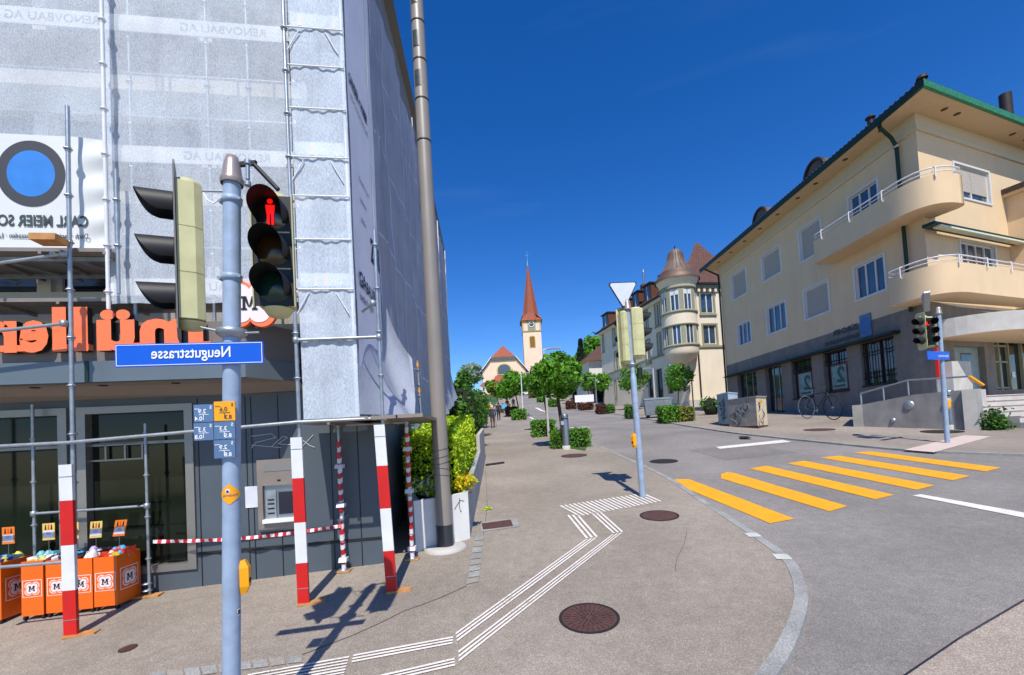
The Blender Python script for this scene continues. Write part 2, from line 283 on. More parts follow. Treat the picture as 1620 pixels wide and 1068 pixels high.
class Fac:
    """vertical plane: u along d from O, n outwards"""
    def __init__(s,O,d,n): s.O=Vector((O[0],O[1],0));s.d=Vector((d[0],d[1],0)).normalized();s.n=Vector((n[0],n[1],0)).normalized()
    def pt(s,u,z,n=0): return s.O+s.d*u+s.n*n+Vector((0,0,z))
    def fp(s,px,py,n=0):
        r=ray(px,py);t=((s.O+s.n*n).dot(s.n))/r.dot(s.n);q=r*t
        return ((q-s.O).dot(s.d),CZ+q.z)
    def box(s,mb,u0,u1,z0,z1,n0,n1,m):
        if u0>u1:u0,u1=u1,u0
        p=[s.pt(u0,z0,n1),s.pt(u1,z0,n1),s.pt(u1,z0,n0),s.pt(u0,z0,n0)];q=[s.pt(u0,z1,n1),s.pt(u1,z1,n1),s.pt(u1,z1,n0),s.pt(u0,z1,n0)]
        mb.hexa(p+q,m)
    def rect(s,mb,u0,u1,z0,z1,n,m): mb.face([s.pt(u0,z0,n),s.pt(u1,z0,n),s.pt(u1,z1,n),s.pt(u0,z1,n)],m,uv=[(u0,z0),(u1,z0),(u1,z1),(u0,z1)])
    def text(s,mb,t,size,m,u,z,n=0,rev=False,**kw): text(mb,t,size,m,s.pt(u,z,n),s.d*(-1 if rev else 1),(0,0,1),**kw)
    def wall(s,mb,u0,u1,z0,z1,holes,m,depth=.2,reveal=None):
        """wall face at n=0 with rectangular holes (ua,ub,za,zb) and reveals going inwards"""
        us=sorted({u0,u1}|{h[0] for h in holes}|{h[1] for h in holes});zs=sorted({z0,z1}|{h[2] for h in holes}|{h[3] for h in holes})
        for a,b in zip(us,us[1:]):
            for c,d in zip(zs,zs[1:]):
                mu=(a+b)/2;mz=(c+d)/2
                if any(h[0]<mu<h[1] and h[2]<mz<h[3] for h in holes):continue
                if not(u0<mu<u1 and z0<mz<z1):continue
                s.rect(mb,a,b,c,d,0,m)
        rm=reveal or m
        for a,b,c,d in holes:
            mb.face([s.pt(a,c,0),s.pt(a,d,0),s.pt(a,d,-depth),s.pt(a,c,-depth)],rm);mb.face([s.pt(b,c,0),s.pt(b,d,0),s.pt(b,d,-depth),s.pt(b,c,-depth)],rm)
            mb.face([s.pt(a,c,0),s.pt(b,c,0),s.pt(b,c,-depth),s.pt(a,c,-depth)],rm);mb.face([s.pt(a,d,0),s.pt(b,d,0),s.pt(b,d,-depth),s.pt(a,d,-depth)],rm)
def drape(name,poly,off,m,kind='structure',skirt=0,skm=None,parent=None,**kw):
    bm=bmesh.new();vs=[bm.verts.new((p[0],p[1],0)) for p in poly];bm.faces.new(vs)
    ys=[p[1] for p in poly];xs=[p[0] for p in poly];cuts=set(a for a,b in GY)|set(range(30,61,3))
    def step(lo,hi):
        y=lo
        while y<hi:
            cuts.add(round(y,3));y+=20
    for y in sorted(cuts):
        if min(ys)+.01<y<max(ys)-.01:bmesh.ops.bisect_plane(bm,geom=bm.verts[:]+bm.edges[:]+bm.faces[:],plane_co=(0,y,0),plane_no=(0,1,0))
    for x in [-20,-10,-4,0,4,8,12,18,25]:
        if min(xs)+.01<x<max(xs)-.01:bmesh.ops.bisect_plane(bm,geom=bm.verts[:]+bm.edges[:]+bm.faces[:],plane_co=(x,0,0),plane_no=(1,0,0))
    bmesh.ops.triangulate(bm,faces=bm.faces[:])
    mb=MB();bm.verts.index_update()
    for v in bm.verts:v.co.z=Z(v.co.x,v.co.y)+off
    mb.mesh([v.co.copy() for v in bm.verts],[tuple(v.index for v in f.verts) for f in bm.faces],m)
    if skirt:
        for e in bm.edges:
            if len(e.link_faces)==1:
                a,b=e.verts[0].co,e.verts[1].co;mb.face([a,b,b-Vector((0,0,skirt)),a-Vector((0,0,skirt))],skm or m)
    bm.free();return mb.build(name,parent,kind=kind,**kw)
def drapeG(name,pix,off,m,**kw): return drape(name,[G(px,py,off)[:2] for px,py in pix],off,m,**kw)
def offset_line(pl,d):
    out=[]
    for i,p in enumerate(pl):
        a=Vector(pl[max(0,i-1)]);b=Vector(pl[min(len(pl)-1,i+1)]);t=(b-a).normalized();out.append((p[0]-t.y*d,p[1]+t.x*d))
    return out
def smooth(pl,n=4):
    out=[];N=len(pl)
    for i in range(N-1):
        p0=Vector(pl[max(0,i-1)]);p1=Vector(pl[i]);p2=Vector(pl[i+1]);p3=Vector(pl[min(N-1,i+2)])
        for j in range(n):
            t=j/n;q=.5*((2*p1)+(p2-p0)*t+(2*p0-5*p1+4*p2-p3)*t*t+(3*p1-p0-3*p2+p3)*t**3);out.append(tuple(q))
    out.append(pl[-1]);return out
# ================================================= ground
drape('ground',[(-220,-60),(260,-60),(260,690),(-220,690)],-.06,'grass')
KL=smooth([(-14,.2),(-6,1.3),(-1,2.0),(.6,2.45),(1.3,2.8),(1.76,3.16),(2.17,3.57),(2.64,4.15),(2.96,4.75),(3.09,5.18),(3.16,5.81),(3.22,6.67),(3.30,7.95),(3.42,9.33),(3.45,10.9),(3.4,12.2),(3.34,13.7),(3.25,16.6),(3.15,18.2),(2.75,25),(1.63,40.8),(1.7,50),(1.9,60),(2.2,88),(3.0,112),(6,132),(12,146),(24,152)],3)
KR=smooth([(40,-2.5),(25,3),(16,6.6),(13,8.0),(11.4,9.2),(10.83,9.7),(10.22,10.47),(9.82,11.2),(9.34,13.45),(8.85,16.7),(8.8,19),(8.93,23.2),(9.3,29),(9.49,37.9),(9.05,44.5),(7.6,58),(6.95,66.5),(6.6,80),(6.8,109),(9,124),(14,137),(24,143)],3)
drape('road',[(-14,-30),(60,-30),(60,8),(14,13),(14,60),(12,100),(28,140),(28,154),(12,150),(0,125),(-1,40),(-1,14),(-14,2)],0,'road')
drape('pavement',KL+[(8,158),(-2.5,140),(-3,60),(-3,22),(-14,20)],PV,'pavement',skirt=.12,skm='kerb')
drape('pavement',KR+[(24,100),(19,60),(30,50),(40,20)],PV,'pavement',skirt=.12,skm='kerb')
drape('pavement',[G(px,py,.012)[:2] for px,py in [(1400,1086),(1430,1068),(1520,1009),(1620,950),(1720,893)]]+[(14,5),(14,-20),(2.2,-20)],.012,'concrete_patch')
def kerb(name,pl,wd,segs,m='kerb',i0=0,i1=None):
    pl=pl[i0:i1];o=offset_line(pl,wd)
    for i in range(0,len(pl)-1): segs.append((pl[i],pl[i+1],o[i+1],o[i]))
mb=MB()
def strip(mb,pl,wd,off,m,ch=.012):
    o=offset_line(pl,wd);acc=0
    for i in range(len(pl)-1):
        q=[pl[i],pl[i+1],o[i+1],o[i]]
        top=[Vector((a,b,Z(a,b)+off)) for a,b in q];mb.face(top,m)
        mb.face([top[0],top[1],top[1]-Vector((0,0,.1)),top[0]-Vector((0,0,.1))],m)
        mb.face([top[3],top[2],top[2]-Vector((0,0,.01)),top[3]-Vector((0,0,.01))],m)
strip(mb,offset_line(KL,-.004)[9:],.11,PV+.006,'kerb')
mb.build('kerb',kind='structure')
mb=MB();KRr=KR[::-1];strip(mb,offset_line(KRr,-.004),.14,PV+.006,'kerb')
mb.build('kerb',kind='structure')
mb=MB()
for yy in (5.02,5.78):
    pl=[p for p in offset_line(KL,-.006) if 2.9<p[0]<3.3 and abs(p[1]-yy)<.4]
    a=min(pl,key=lambda p:abs(p[1]-yy));i=[p for p in offset_line(KL,-.006)].index(a);s2=offset_line(KL,-.006)[i:i+2]
    strip(mb,[s2[0],tuple(Vector(s2[0])+(Vector(s2[1])-Vector(s2[0])).normalized()*.16)],.16,PV+.009,'kerb_white')
mb.build('kerb_marking',kind='structure')
# crosswalk and lines
for i,q in enumerate([[(1057,761),(1072,758),(1090,758),(1257,821),(1218,828)],[(1141,757),(1141,750),(1150,747),(1160,748),(1341,801),(1312,809)],[(1186,741),(1213,737),(1415,783),(1385,790)],[(1245,733),(1272,729),(1479,768),(1450,775)],[(1298,724),(1327,721),(1535,753),(1507,760)],[(1349,716),(1378,714),(1583,740),(1560,746)]]):
    drapeG('crosswalk_stripe',q,.008,'paint_yellow')
drapeG('stop_line',[(1132,707),(1139,710),(1252,699),(1238,696)],.008,'paint_white')
drapeG('lane_line',[(1443,784),(1457,782),(1660,818),(1660,827)],.008,'paint_white')
for q in ([(836,660),(840,660),(852,666),(847,666)],[(846,645),(851,645),(868,652),(863,652)],[(862,641),(868,641),(876,643),(868,643)]):
    drapeG('lane_line',q,.012,'paint_white')
mb=MB();c=Vector((4.2,28.2));X=Vector((-1,.05));
def wp(v):
    x=4.75-v.co.x*1.15;y=26.9+v.co.y*2.0;return Vector((x,y,Z(x,y)+.012))
text(mb,'30',1.0,'paint_white',(0,0,0),(1,0,0),(0,1,0),bold=.02,warp=wp);mb.build('road_number_marking',kind='structure')
drape('light_slab',[G(px,py)[:2] for px,py in [(1430,712),(1478,716),(1568,691),(1525,689)]],PV+.008,'slab')
for q in ([(1090,712),(1190,703),(1260,716),(1150,728)],):
    drapeG('road_patch',q,.004,'road_patch')
# tactile guidance strips
def tact(a0,a1,b0,b1,n,duty=.5):
    mb=MB()
    for i in range(n):
        t0=i/(n-1+duty);t1=(i+duty)/(n-1+duty);L_=lambda p,q,t:(p[0]+(q[0]-p[0])*t,p[1]+(q[1]-p[1])*t)
        A=G(*L_(a0,a1,t0),PV+.009);B=G(*L_(a0,a1,t1),PV+.009);C=G(*L_(b0,b1,t1),PV+.009);D=G(*L_(b0,b1,t0),PV+.009)
        for j in range(4):
            f=lambda p,q,s:(lambda v:Vector((v.x,v.y,Z(v.x,v.y)+PV+.009)))(p.lerp(q,s))
            mb.face([f(A,D,j/4),f(B,C,j/4),f(B,C,(j+1)/4),f(A,D,(j+1)/4)],'paint_white')
    mb.build('tactile_strip',kind='structure')
tact((885,800),(1018,780),(916,817),(1047,793),20)
tact((897,815),(915,814),(927,852),(946,849),3);tact((935,812),(950,809),(970,844),(986,841),3)
tact((927,853),(945,850),(721,1001),(723,1015),3);tact((968,846),(985,842),(725,1030),(726,1047),3)
tact((717,1007),(716,1018),(559,1036),(556,1048),3);tact((719,1041),(720,1053),(555,1079),(552,1092),3)
tact((553,1038),(543,1070),(392,1067),(380,1099),7)
# covers
def manhole(px,py,r,label,off=PV,detail=True,ring='rust'):
    c=G(px,py,off);t=thing('manhole_cover',label,'manhole cover',c,'manhole covers')
    def zz(x,y):return Z(x,y)+off
    def disc(r0,r1,h,m,a=None,b=None,n=40):
        mb=MB();A=0 if a is None else a;B=2*pi if b is None else b;return mb
    mb=MB();n=44
    for i in range(n):
        a,b=2*pi*i/n,2*pi*(i+1)/n
        q=lambda rr,an,h:Vector((c.x+rr*cos(an),c.y+rr*sin(an),zz(c.x+rr*cos(an),c.y+rr*sin(an))+h))
        mb.face([q(r*.9,a,.008),q(r,a,.008),q(r,b,.008),q(r*.9,b,.008)],'iron_dark')
        mb.face([q(0,a,.006),q(r*.91,a,.006),q(r*.91,b,.006)],ring)
    mb.build('frame',t)
    if detail:
        mb=MB()
        for r0,r1,nn,wd in ((.12,.3,12,.05),(.34,.55,20,.035),(.6,.84,28,.03)):
            for i in range(nn):
                a=2*pi*i/nn+(.1 if nn==20 else 0);da=wd/((r0+r1)/2)*.35*2
                mb.face([q(r*r0,a-da*.5,.0085),q(r*r1,a-da*.5,.0085),q(r*r1,a+da*.5,.0085),q(r*r0,a+da*.5,.0085)],'iron_dark')
        mb.build('slots',t)
manhole(932,978,.275,'large rusty round cover with radial slots beside the diagonal tactile strips')
manhole(1043,816,.3,'plain rusty round cover next to the near signal pole by the crossing',detail=False)
manhole(908,721,.42,'rusty round cover in front of the steel litter bin',detail=False)
manhole(1050,730,.38,'dark round cover in the road left of the stop line',off=.0,detail=False,ring='iron_dark')
manhole(1296,680,.5,'rusty round cover on far pavement in front of the bicycle',detail=False)
manhole(202,1027,.07,'tiny round water cap cover on the pavement in front of the shop',detail=True)
manhole(1490,683,.5,'dark worn round cover at the foot of the bin by the ramp wall',detail=False,ring='iron_dark')
def flat_rect(name,label,cat,q,m,frame=None,hh=.008):
    t=thing(name,label,cat,G(*q[0]))
    if frame:
        mb=MB();mb.face([G(*p,PV+.007) for p in frame],'kerb');mb.build('frame',t)
    mb=MB();mb.face([G(*p,PV+.011) for p in q],m);mb.build('grate',t)
flat_rect('drain_grate','rusty rectangular drain grate in a pale frame beside the planter end','drain',[(762,828),(808,822),(812,832),(764,838)],'rust',[(760,826),(818,819),(822,833),(762,841)])
flat_rect('drain_grate','thin dark slot drain crossing the pavement beside the lime hedge','drain',[(768,734),(798,730),(798,733),(768,737)],'iron_dark')
flat_rect('drain_grate','small dark gully grate in the kerb line near the utility boxes','drain',[(1168,690),(1182,690),(1190,693),(1172,693)],'iron_dark')
def stones(pts0,pts1,n,m='cobble'):
    mb=MB()
    for i in range(n):
        for (s0,s1) in ((i+.06,i+.94),):
            f=lambda a,b,t:(a[0]+(b[0]-a[0])*t,a[1]+(b[1]-a[1])*t)
            q=[f(pts0[0],pts0[1],s0/n),f(pts0[0],pts0[1],s1/n),f(pts1[0],pts1[1],s1/n),f(pts1[0],pts1[1],s0/n)]
            mb.face([G(*p,PV+.008) for p in q],['kerb','slab_worn','kerb'][i%3])
    mb.build('stone_edging',kind='structure')

stones([(752,846),(738,925)],[(766,845),(757,921)],8);stones([(235,1064),(478,1036)],[(240,1078),(480,1047)],9)
k('seam',(96,86,78),.95,var=.3,scale=6)
def seam(pts,w_=.012,m='iron_dark'):
    mb=MB();q=[G(*p,PV+.004) for p in pts]
    for a,b in zip(q,q[1:]):
        d=(b-a);n_=Vector((-d.y,d.x,0)).normalized()*w_*.5;N_=6
        for i in range(N_):
            f=lambda s,sg:(lambda v:Vector((v.x,v.y,Z(v.x,v.y)+PV+.004)))(a.lerp(b,s)+n_*sg)
            mb.face([f(i/N_,-1),f((i+1)/N_,-1),f((i+1)/N_,1),f(i/N_,1)],m)
    mb.build('pavement_seam',kind='structure')
seam([(738,927),(700,944),(672,955),(640,966),(600,986),(560,1004),(478,1036)],.014,'seam');seam([(1087,838),(1083,860),(1070,885),(1068,905)],.006,'seam');seam([(765,845),(771,800),(768,740)],.008,'seam')
seam([(1405,1087),(1432,1067),(1520,1008),(1625,946)],.009,'iron_dark')
# ================================================= left building
LB=Fac((-1.82,5.89),(-.9886,-.150),(.150,-.9886))
SH=Fac((-1.95,6.0),(-.0506,.9987),(.9987,.0506))     # side wall of the shop building, facing the street
bld=thing('shop_building','white building with a dark glazed shop front behind scaffold netting','building',LB.pt(0,0))
def px2(F,a,b,n=0): # two pixel corners -> (u0,u1,z0,z1)
    p=F.fp(*a,n);q=F.fp(*b,n);return (min(p[0],q[0]),max(p[0],q[0]),min(p[1],q[1]),max(p[1],q[1]))
W2=px2(LB,(123,657),(313,899));W2=(W2[0],W2[1],W2[2],LB.fp(305,638)[1])
W1=(LB.fp(108,680)[0],LB.fp(108,680)[0]+1.75,W2[2],W2[3])
SOF=2.60
mb=MB();LB.wall(mb,-.1,7.5,-.6,SOF+.02,[W2,W1],'wall_dark',.16,'wall_black');LB.rect(mb,-.1,7.5,SOF+.0,3.4,-.01,'wall_dark');mb.build('wall',bld)
mb=MB();LB.wall(mb,-.1,9,3.3,10.6,[(i*1.9+.1,i*1.9+1.85,z,z+.7) for i in range(4) for z in (3.95,5.5,7.05,8.55)],'render_white',.15)
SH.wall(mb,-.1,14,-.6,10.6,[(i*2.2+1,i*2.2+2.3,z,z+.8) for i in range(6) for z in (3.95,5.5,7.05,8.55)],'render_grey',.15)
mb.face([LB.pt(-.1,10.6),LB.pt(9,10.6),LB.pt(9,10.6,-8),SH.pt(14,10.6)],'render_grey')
mb.build('wall',bld,label='pale rendered upper walls behind the netting')
for i in range(4):
    for z in (3.95,5.5,7.05,8.55):
        mb=MB();u=i*1.9+.1;LB.rect(mb,u,u+1.75,z,z+.7,-.13,'glass')
        for a in (u,u+.85,u+1.69):LB.box(mb,a,a+.06,z,z+.7,-.125,-.08,'frame_white')
        mb.build('window',bld)
for i in range(6):
    for z in (3.95,5.5,7.05,8.55):
        mb=MB();u=i*2.2+1;SH.rect(mb,u,u+1.3,z,z+.8,-.13,'glass');SH.box(mb,u+.6,u+.66,z,z+.8,-.125,-.08,'frame_white');mb.build('window',bld)
def shopwin(W,transom,extra=0):
    t=MB();u0,u1,z0,z1=W;f=.095
    for a in ((u0,u0+f,z0,z1),(u1-f,u1,z0,z1),(u0+f,u1-f,z1-f*.9,z1),(u0+f,u1-f,z0,z0+f*.9)):LB.box(t,a[0],a[1],a[2],a[3],-.14,.03,'frame_alu')
    LB.box(t,u0+f,u1-f,transom,transom+.035,-.12,-.03,'frame_alu')
    w_=t.build('window_frame',bld)
    t=MB();LB.rect(t,u0+f,u1-f,z0+f*.9,z1-f*.9,-.08,'glass_shop');t.build('pane',w_)
    return w_
tz=LB.fp(220,703)[1];shopwin(W1,tz);shopwin(W2,tz)
# hanging sign frame seen behind the glass edge
mb=MB();q=px2(LB,(127,706),(224,724))
for a in (0,.36,.68,.97):LB.box(mb,q[1]-(q[1]-q[0])*a-.02,q[1]-(q[1]-q[0])*a,q[2],q[3],-.055,-.03,'frame_alu')
LB.box(mb,q[0],q[1],q[2]-.02,q[2],-.055,-.03,'frame_alu');LB.box(mb,q[0],q[1],q[3],q[3]+.02,-.055,-.03,'frame_alu');mb.build('light_rail',bld)
# panel joints and plinth line
mb=MB()
for px in (317,393,402,445,527,570):
    u=LB.fp(px,800)[0];LB.box(mb,u-.006,u+.006,.1,SOF-.02,0,.004,'black')
LB.box(mb,-.1,W2[0]-.02,.62,.66,0,.005,'wall_black');mb.build('panel_joints',bld)
# canopy
cz0,cz1=SOF+.02,SOF+.02
ue=LB.fp(388,576,.72)[0];CN=.72
fz=LB.fp(0,609,CN)[1];fz1=LB.fp(0,575,CN)[1];uz=LB.fp(0,512,CN)[1]
mb=MB();LB.box(mb,ue,8,fz,fz1,CN-.12,CN,'fascia');LB.box(mb,ue,8,fz1+.0,uz,CN-.16,CN-.03,'fascia_up')
a,b,c=LB.pt(ue,0,CN),LB.pt(ue-.42,0,.2),LB.pt(ue-.42,0,0)
for (p,q,m1,z0,z1) in ((a,b,'fascia',fz,fz1),(LB.pt(ue,0,CN-.03),LB.pt(ue-.42,0,.17),'fascia_up',fz1,uz)):
    up=Vector((0,0,1));mb.face([p+up*z0,q+up*z0,q+up*z1,p+up*z1],m1)
mb.build('fascia',bld)
mb=MB();mb.face([LB.pt(ue,fz+.004,CN-.01),LB.pt(8,fz+.004,CN-.01),LB.pt(8,SOF,-.1),LB.pt(ue-.42,SOF,-.1),LB.pt(ue-.42,fz+.004,.2)],'soffit')
mb.face([LB.pt(ue,uz-.003,CN-.04),LB.pt(8,uz-.003,CN-.04),LB.pt(8,uz-.003,0),LB.pt(ue-.42,uz-.003,0),LB.pt(ue-.42,uz-.003,.17)],'fascia_up');sof=mb.build('soffit',bld)
mb=MB()
for px,py in ((55,618),(163,608),(278,597)):
    for n_ in (.42,):
        u,z=LB.fp(px,py,n_);c=LB.pt(u,fz-.004,n_);mb.lathe(c,[(0,0),(.045,0),(.045,.03)],'wall_black',n=14)
mb.build('downlight',bld)
mb=MB();u=LB.fp(137,570,CN)[0];LB.box(mb,u-.02,u+.02,fz,fz1,CN,CN+.006,'gutter');mb.build('fascia_joint',bld)
# graffiti on the dark panels
mb=MB()
for pts in ([(398,690),(430,686),(437,692),(405,700),(398,709)],[(430,706),(448,690),(455,692),(440,702),(462,704)],[(470,690),(490,705),(498,708)],[(478,707),(496,688)],[(398,704),(445,708)]):
    mb.path([LB.pt(*LB.fp(*p,0.006),.006) for p in pts],.006,'graffiti_white',n=5)
mb.build('graffiti',bld)
# cash machine
q=px2(LB,(408,728),(478,835));u0,u1,z0,z1=q;t=thing('cash_machine','grey cash machine set in the dark wall behind the striped board','cash machine',LB.pt(u0,z0))
mb=MB();b_=.075
for a in ((u0,u1,z1-.02,z1),(u1-b_*.8,u1,z0,z1-.02),(u0,u0+b_*.8,z0,z1-.02),(u0+b_*.8,u1-b_*.8,z0,z0+.1),(u0+b_*.8,u1-b_*.8,z1-.33,z1-.02)):LB.box(mb,*a,0.001,.05,'weathered_steel')
mb.build('casing',t)
mb=MB();LB.box(mb,u0+.06,u1-.06,z0+.1,z1-.33,.001,.012,'steel');LB.box(mb,u0+.065,u1-.065,z0+.105,z0+.15,.012,.10,'white_sign');LB.box(mb,u1-.21,u1-.085,z0+.15,z1-.4,.012,.03,'galv');mb.build('keypad_panel',t)
mb=MB();LB.box(mb,u0+.09,u1-.24,z0+.2,z1-.42,.012,.026,'screen');mb.build('screen',t)
mb=MB()
for z in (z0+.21,z0+.27,z0+.33,z0+.38):LB.box(mb,u1-.19,u1-.11,z,z+.018,.03,.034,'black')
LB.box(mb,(u0+u1)/2-.03,(u0+u1)/2+.01,z1-.28,z1-.26,.05,.055,'black');mb.build('slots',t)
mb=MB();LB.box(mb,u0+.07,u1-.08,z1-.15,z1-.05,.05,.056,'frame_alu');mb.build('header',t)
mb=MB();a=px2(LB,(388,770),(411,802));LB.box(mb,*a,.007,.012,'paper');o=mb.build('paper_notice',None,'sheet of white paper taped to the dark panel beside the cash machine','notice')
# orange letters
u_m=0
sg=thing('shop_letters','row of thick orange letters standing along the canopy edge','sign letters',LB.pt(2,fz1,CN))
depth_mat='black_matt'
def letter(ch,pxc,py0,py1,sx=1.15):
    """py0 base, py1 top of x-height at pixel column"""
    pass
xh0,xh1=LB.fp(50,585,CN+.06)[1],None
base=LB.fp(120,552,CN+.06)[1]
for ch,pl,pr in (('r',60,-12),('e',80,30),('l',106,84),('l',140,118),('ü',214,154),('m',322,222)):
    ul,ur=LB.fp(pl,530,CN+.06)[0],LB.fp(pr,530,CN+.06)[0]
    if ch=='r':ul,ur=LB.fp(28,545,CN+.06)[0],LB.fp(-22,545,CN+.06)[0]
    if ch=='e':ul,ur=LB.fp(78,545,CN+.06)[0],LB.fp(32,545,CN+.06)[0]
    mb=MB();text(mb,ch,.62,'letter_orange',(0,0,0),(1,0,0),(0,0,1),N=(0,0,0),bold=.027)
    xs=[v[0] for v in mb.v];x0,x1=min(xs),max(xs);wd=abs(ur-ul);mb.v=[]
    mb=MB();N=LB.n
    text(mb,ch,.62,'letter_orange',LB.pt(ul,base,CN+.0)-LB.d*x0*wd/(x1-x0),LB.d,(0,0,1),N=N,depth=.07,bold=.027,sx=wd/(x1-x0))
    # slab serifs
    hgt=.335 if ch in 'reüm' else .45
    if ch in 'lrm':
        for uu in ([.0,1] if ch=='m' else [.5]):
            cu_=ul+wd*uu if ch=='m' else ul+wd*(.5 if ch=='l' else .28)
            LB.box(mb,cu_-(.075 if ch=='m' else wd*.5+.004),cu_+(.075 if ch=='m' else wd*.5+.004),base-.014,base+.05,CN+.002,CN+.068,'letter_orange')
    mb.build('letter',sg)
def big_M(mb,O,X,N,s):
    Z_=Vector((0,0,1));X=Vector(X)
    def q4(p):mb.face([O+X*s*.62*x+Z_*s*.62*y+N*.008 for x,y in p],'black')
    w_=.16
    for sx_ in (-1,1):
        x0=sx_*.36
        q4([(x0-w_/2-.02,-.5),(x0+w_/2+.02,-.5),(x0+w_/2,.5),(x0-w_/2,.5)]);q4([(x0-.2,-.5),(x0+.2,-.5),(x0+.2,-.38),(x0-.2,-.38)]);q4([(x0-.2*sx_*0-(.22 if sx_<0 else .0),.38),(x0+(.22 if sx_>0 else 0),.38),(x0+(.22 if sx_>0 else 0),.5),(x0-(.22 if sx_<0 else 0),.5)])
        q4([(sx_*.40,.5),(sx_*.18,.5),(-sx_*.02,-.28),(sx_*.0+sx_*.02,-.28),(sx_*.12,-.2)])
# flower shaped logo panel on canopy, behind the pole
def petal(cu,cz,r,n=64):
    out=[]
    for i in range(n):
        a=2*pi*i/n;rr=r*(.66+.40*abs(sin(2*a))**.75);out.append((cu+rr*cos(a),cz+rr*sin(a)))
    return out
lg=thing('logo_panel','white four petal logo panel with orange rim above the canopy','sign',LB.pt(.7,fz1,CN))
cu_,cz_=LB.fp(398,482,CN);
mb=MB();mb.prism([LB.pt(a,b,CN+.05) for a,b in petal(cu_,cz_,.30)],LB.n*-.06,'letter_orange');mb.build('rim',lg)
mb=MB();mb.prism([LB.pt(a,b,CN+.056) for a,b in petal(cu_,cz_,.245)],LB.n*-.004,'pinkwhite');mb.build('panel',lg)
mb=MB();big_M(mb,LB.pt(cu_,cz_,CN+.056),-LB.d,LB.n,.25);mb.build('initial',lg)
# ================================================= scaffolding
SN=.93
sc=thing('scaffolding','galvanised scaffolding wrapped around the corner building','scaffolding',LB.pt(.6,.2,SN))
def post(u,n,z0,z1,r=.02,lean=0,name='scaffold_post',par=sc,m='galv'):
    mb=MB();a=LB.pt(u,z0,n);b=LB.pt(u+lean,z1,n);mb.tube(a,b,r,m,n=12)
    z=.5*math.ceil(z0/.5)+.16
    while z<z1:
        c=a.lerp(b,(z-z0)/(z1-z0));mb.lathe(c,[(r,-.008),(r*1.9,-.006),(r*2.0,0),(r*1.9,.006),(r,.008)],m,n=8,sm=False);mb.tube(c-Vector((0,0,.03)),c+Vector((0,0,.03)),r*1.25,m,n=8);z+=.5
    return mb.build(name,par)
def uz_(px,py,n):return LB.fp(px,py,n)
pu1=LB.fp(114,700,SN)[0];pu2=LB.fp(474,690,SN)[0];pu3=LB.fp(606,672,SN)[0]
zt1=LB.fp(107,168,SN)[1];zt3=LB.fp(592,365,SN)[1]
DK=LB.fp(474,668,SN)[1]
gb=lambda u,n:Z(*LB.pt(u,0,n)[:2])+PV
post(pu1,SN,gb(pu1,SN)+.02,zt1,lean=-.02);post(pu2,SN,gb(pu2,SN)+.02,10.5,lean=0.0);post(pu3,SN,gb(pu3,SN)+.02,zt3)
post(pu1+2.2,SN,gb(pu1+2.2,SN),5.0)
# inner row: left glass posts, taped posts at the corner
ti1=LB.fp(540,800,.12)[0];ti2=LB.fp(648,780,0.0)[0]
for px,n_,zt in ((54,.12,LB.fp(54,640,.12)[1]),(233,.12,LB.fp(231,670,.12)[1])):
    u=LB.fp(px,800,n_)[0];post(u,n_,gb(u,n_),zt,r=.017)
post(ti1,.12,gb(ti1,.12),10,r=.017);post(ti2,.0,gb(ti2,0),DK+.1,r=.017)
# spare post beyond side netting and thin jack
mb=MB()
a=P(667,672,6.8);b=P(660,570,6.8);mb.tube(a,b,.018,'galv')
for t_ in (.15,.45,.62,.85):mb.lathe(a.lerp(b,t_),[(.018,-.01),(.042,0),(.018,.01)],'galv',n=8)
for t_ in (.1,.5,.9):mb.tube(a.lerp(b,t_),a.lerp(b,t_+.06),.0195,'amber')
mb.build('scaffold_post',sc)
# horizontal tubes
def ledger(pts,r=.019,m='galv'):
    mb=MB();mb.path(pts,r,m,n=10)
    for p in (pts[0],pts[-1]):mb.lathe(p,[(0,-.03),(.034,-.03),(.034,.03),(0,.03)],m,n=8)
    mb.build('ledger',sc)
TZ=LB.fp(113,700,SN+.045)[1]
ledger([LB.pt(7.5,TZ-.02,SN+.045),LB.pt(pu1,TZ,SN+.045),LB.pt(pu2,DK-.0,SN+.045),LB.pt(pu3-.02,DK+.0,SN+.045)])
for (pa,pb) in (((-60,425),(101,402)),((-60,530),(101,512)),((-60,902),(104,889))):
    n_=SN+.03;ledger([LB.pt(*LB.fp(*pa,n_),n_),LB.pt(*LB.fp(*pb,n_),n_)],.017)
for z in ((LB.fp(150,806,.12)[1]),):
    ledger([LB.pt(LB.fp(54,815,.12)[0],z,.12),LB.pt(LB.fp(233,806,.12)[0],z,.12)],.016)
ledger([LB.pt(pu3,LB.fp(606,533,SN)[1],SN),LB.pt(pu2,LB.fp(474,538,SN)[1],SN)])
ledger([P(590,480,5.0),P(556,505,5.4)],.018)
ledger([LB.pt(ti2,DK-.02,0),LB.pt(ti1,DK-.02,.12)]);ledger([LB.pt(ti1,.95,.12),LB.pt(ti1-.35,1.15,-.6)],.012);ledger([LB.pt(ti2,1.2,.0),P(690,745,6.9)],.012)
# decks
def deck(u0,u1,n0,n1,z,name='deck',th=.04,m='weathered_steel'):
    mb=MB();nn=3
    for i in range(nn):
        a=n0+(n1-n0)*i/nn;b=n0+(n1-n0)*(i+1)/nn-.012;LB.box(mb,u0,u1,z-th,z,a,b,m)
    for i in range(int((u1-u0)/.6)+1):
        u=min(u1-.03,u0+i*.6);LB.box(mb,u,u+.03,z-th-.03,z-th,n0,n1,m)
    return mb.build(name,sc)
deck(pu3-.02,pu2+.06,.1,SN-.03,DK+.03)
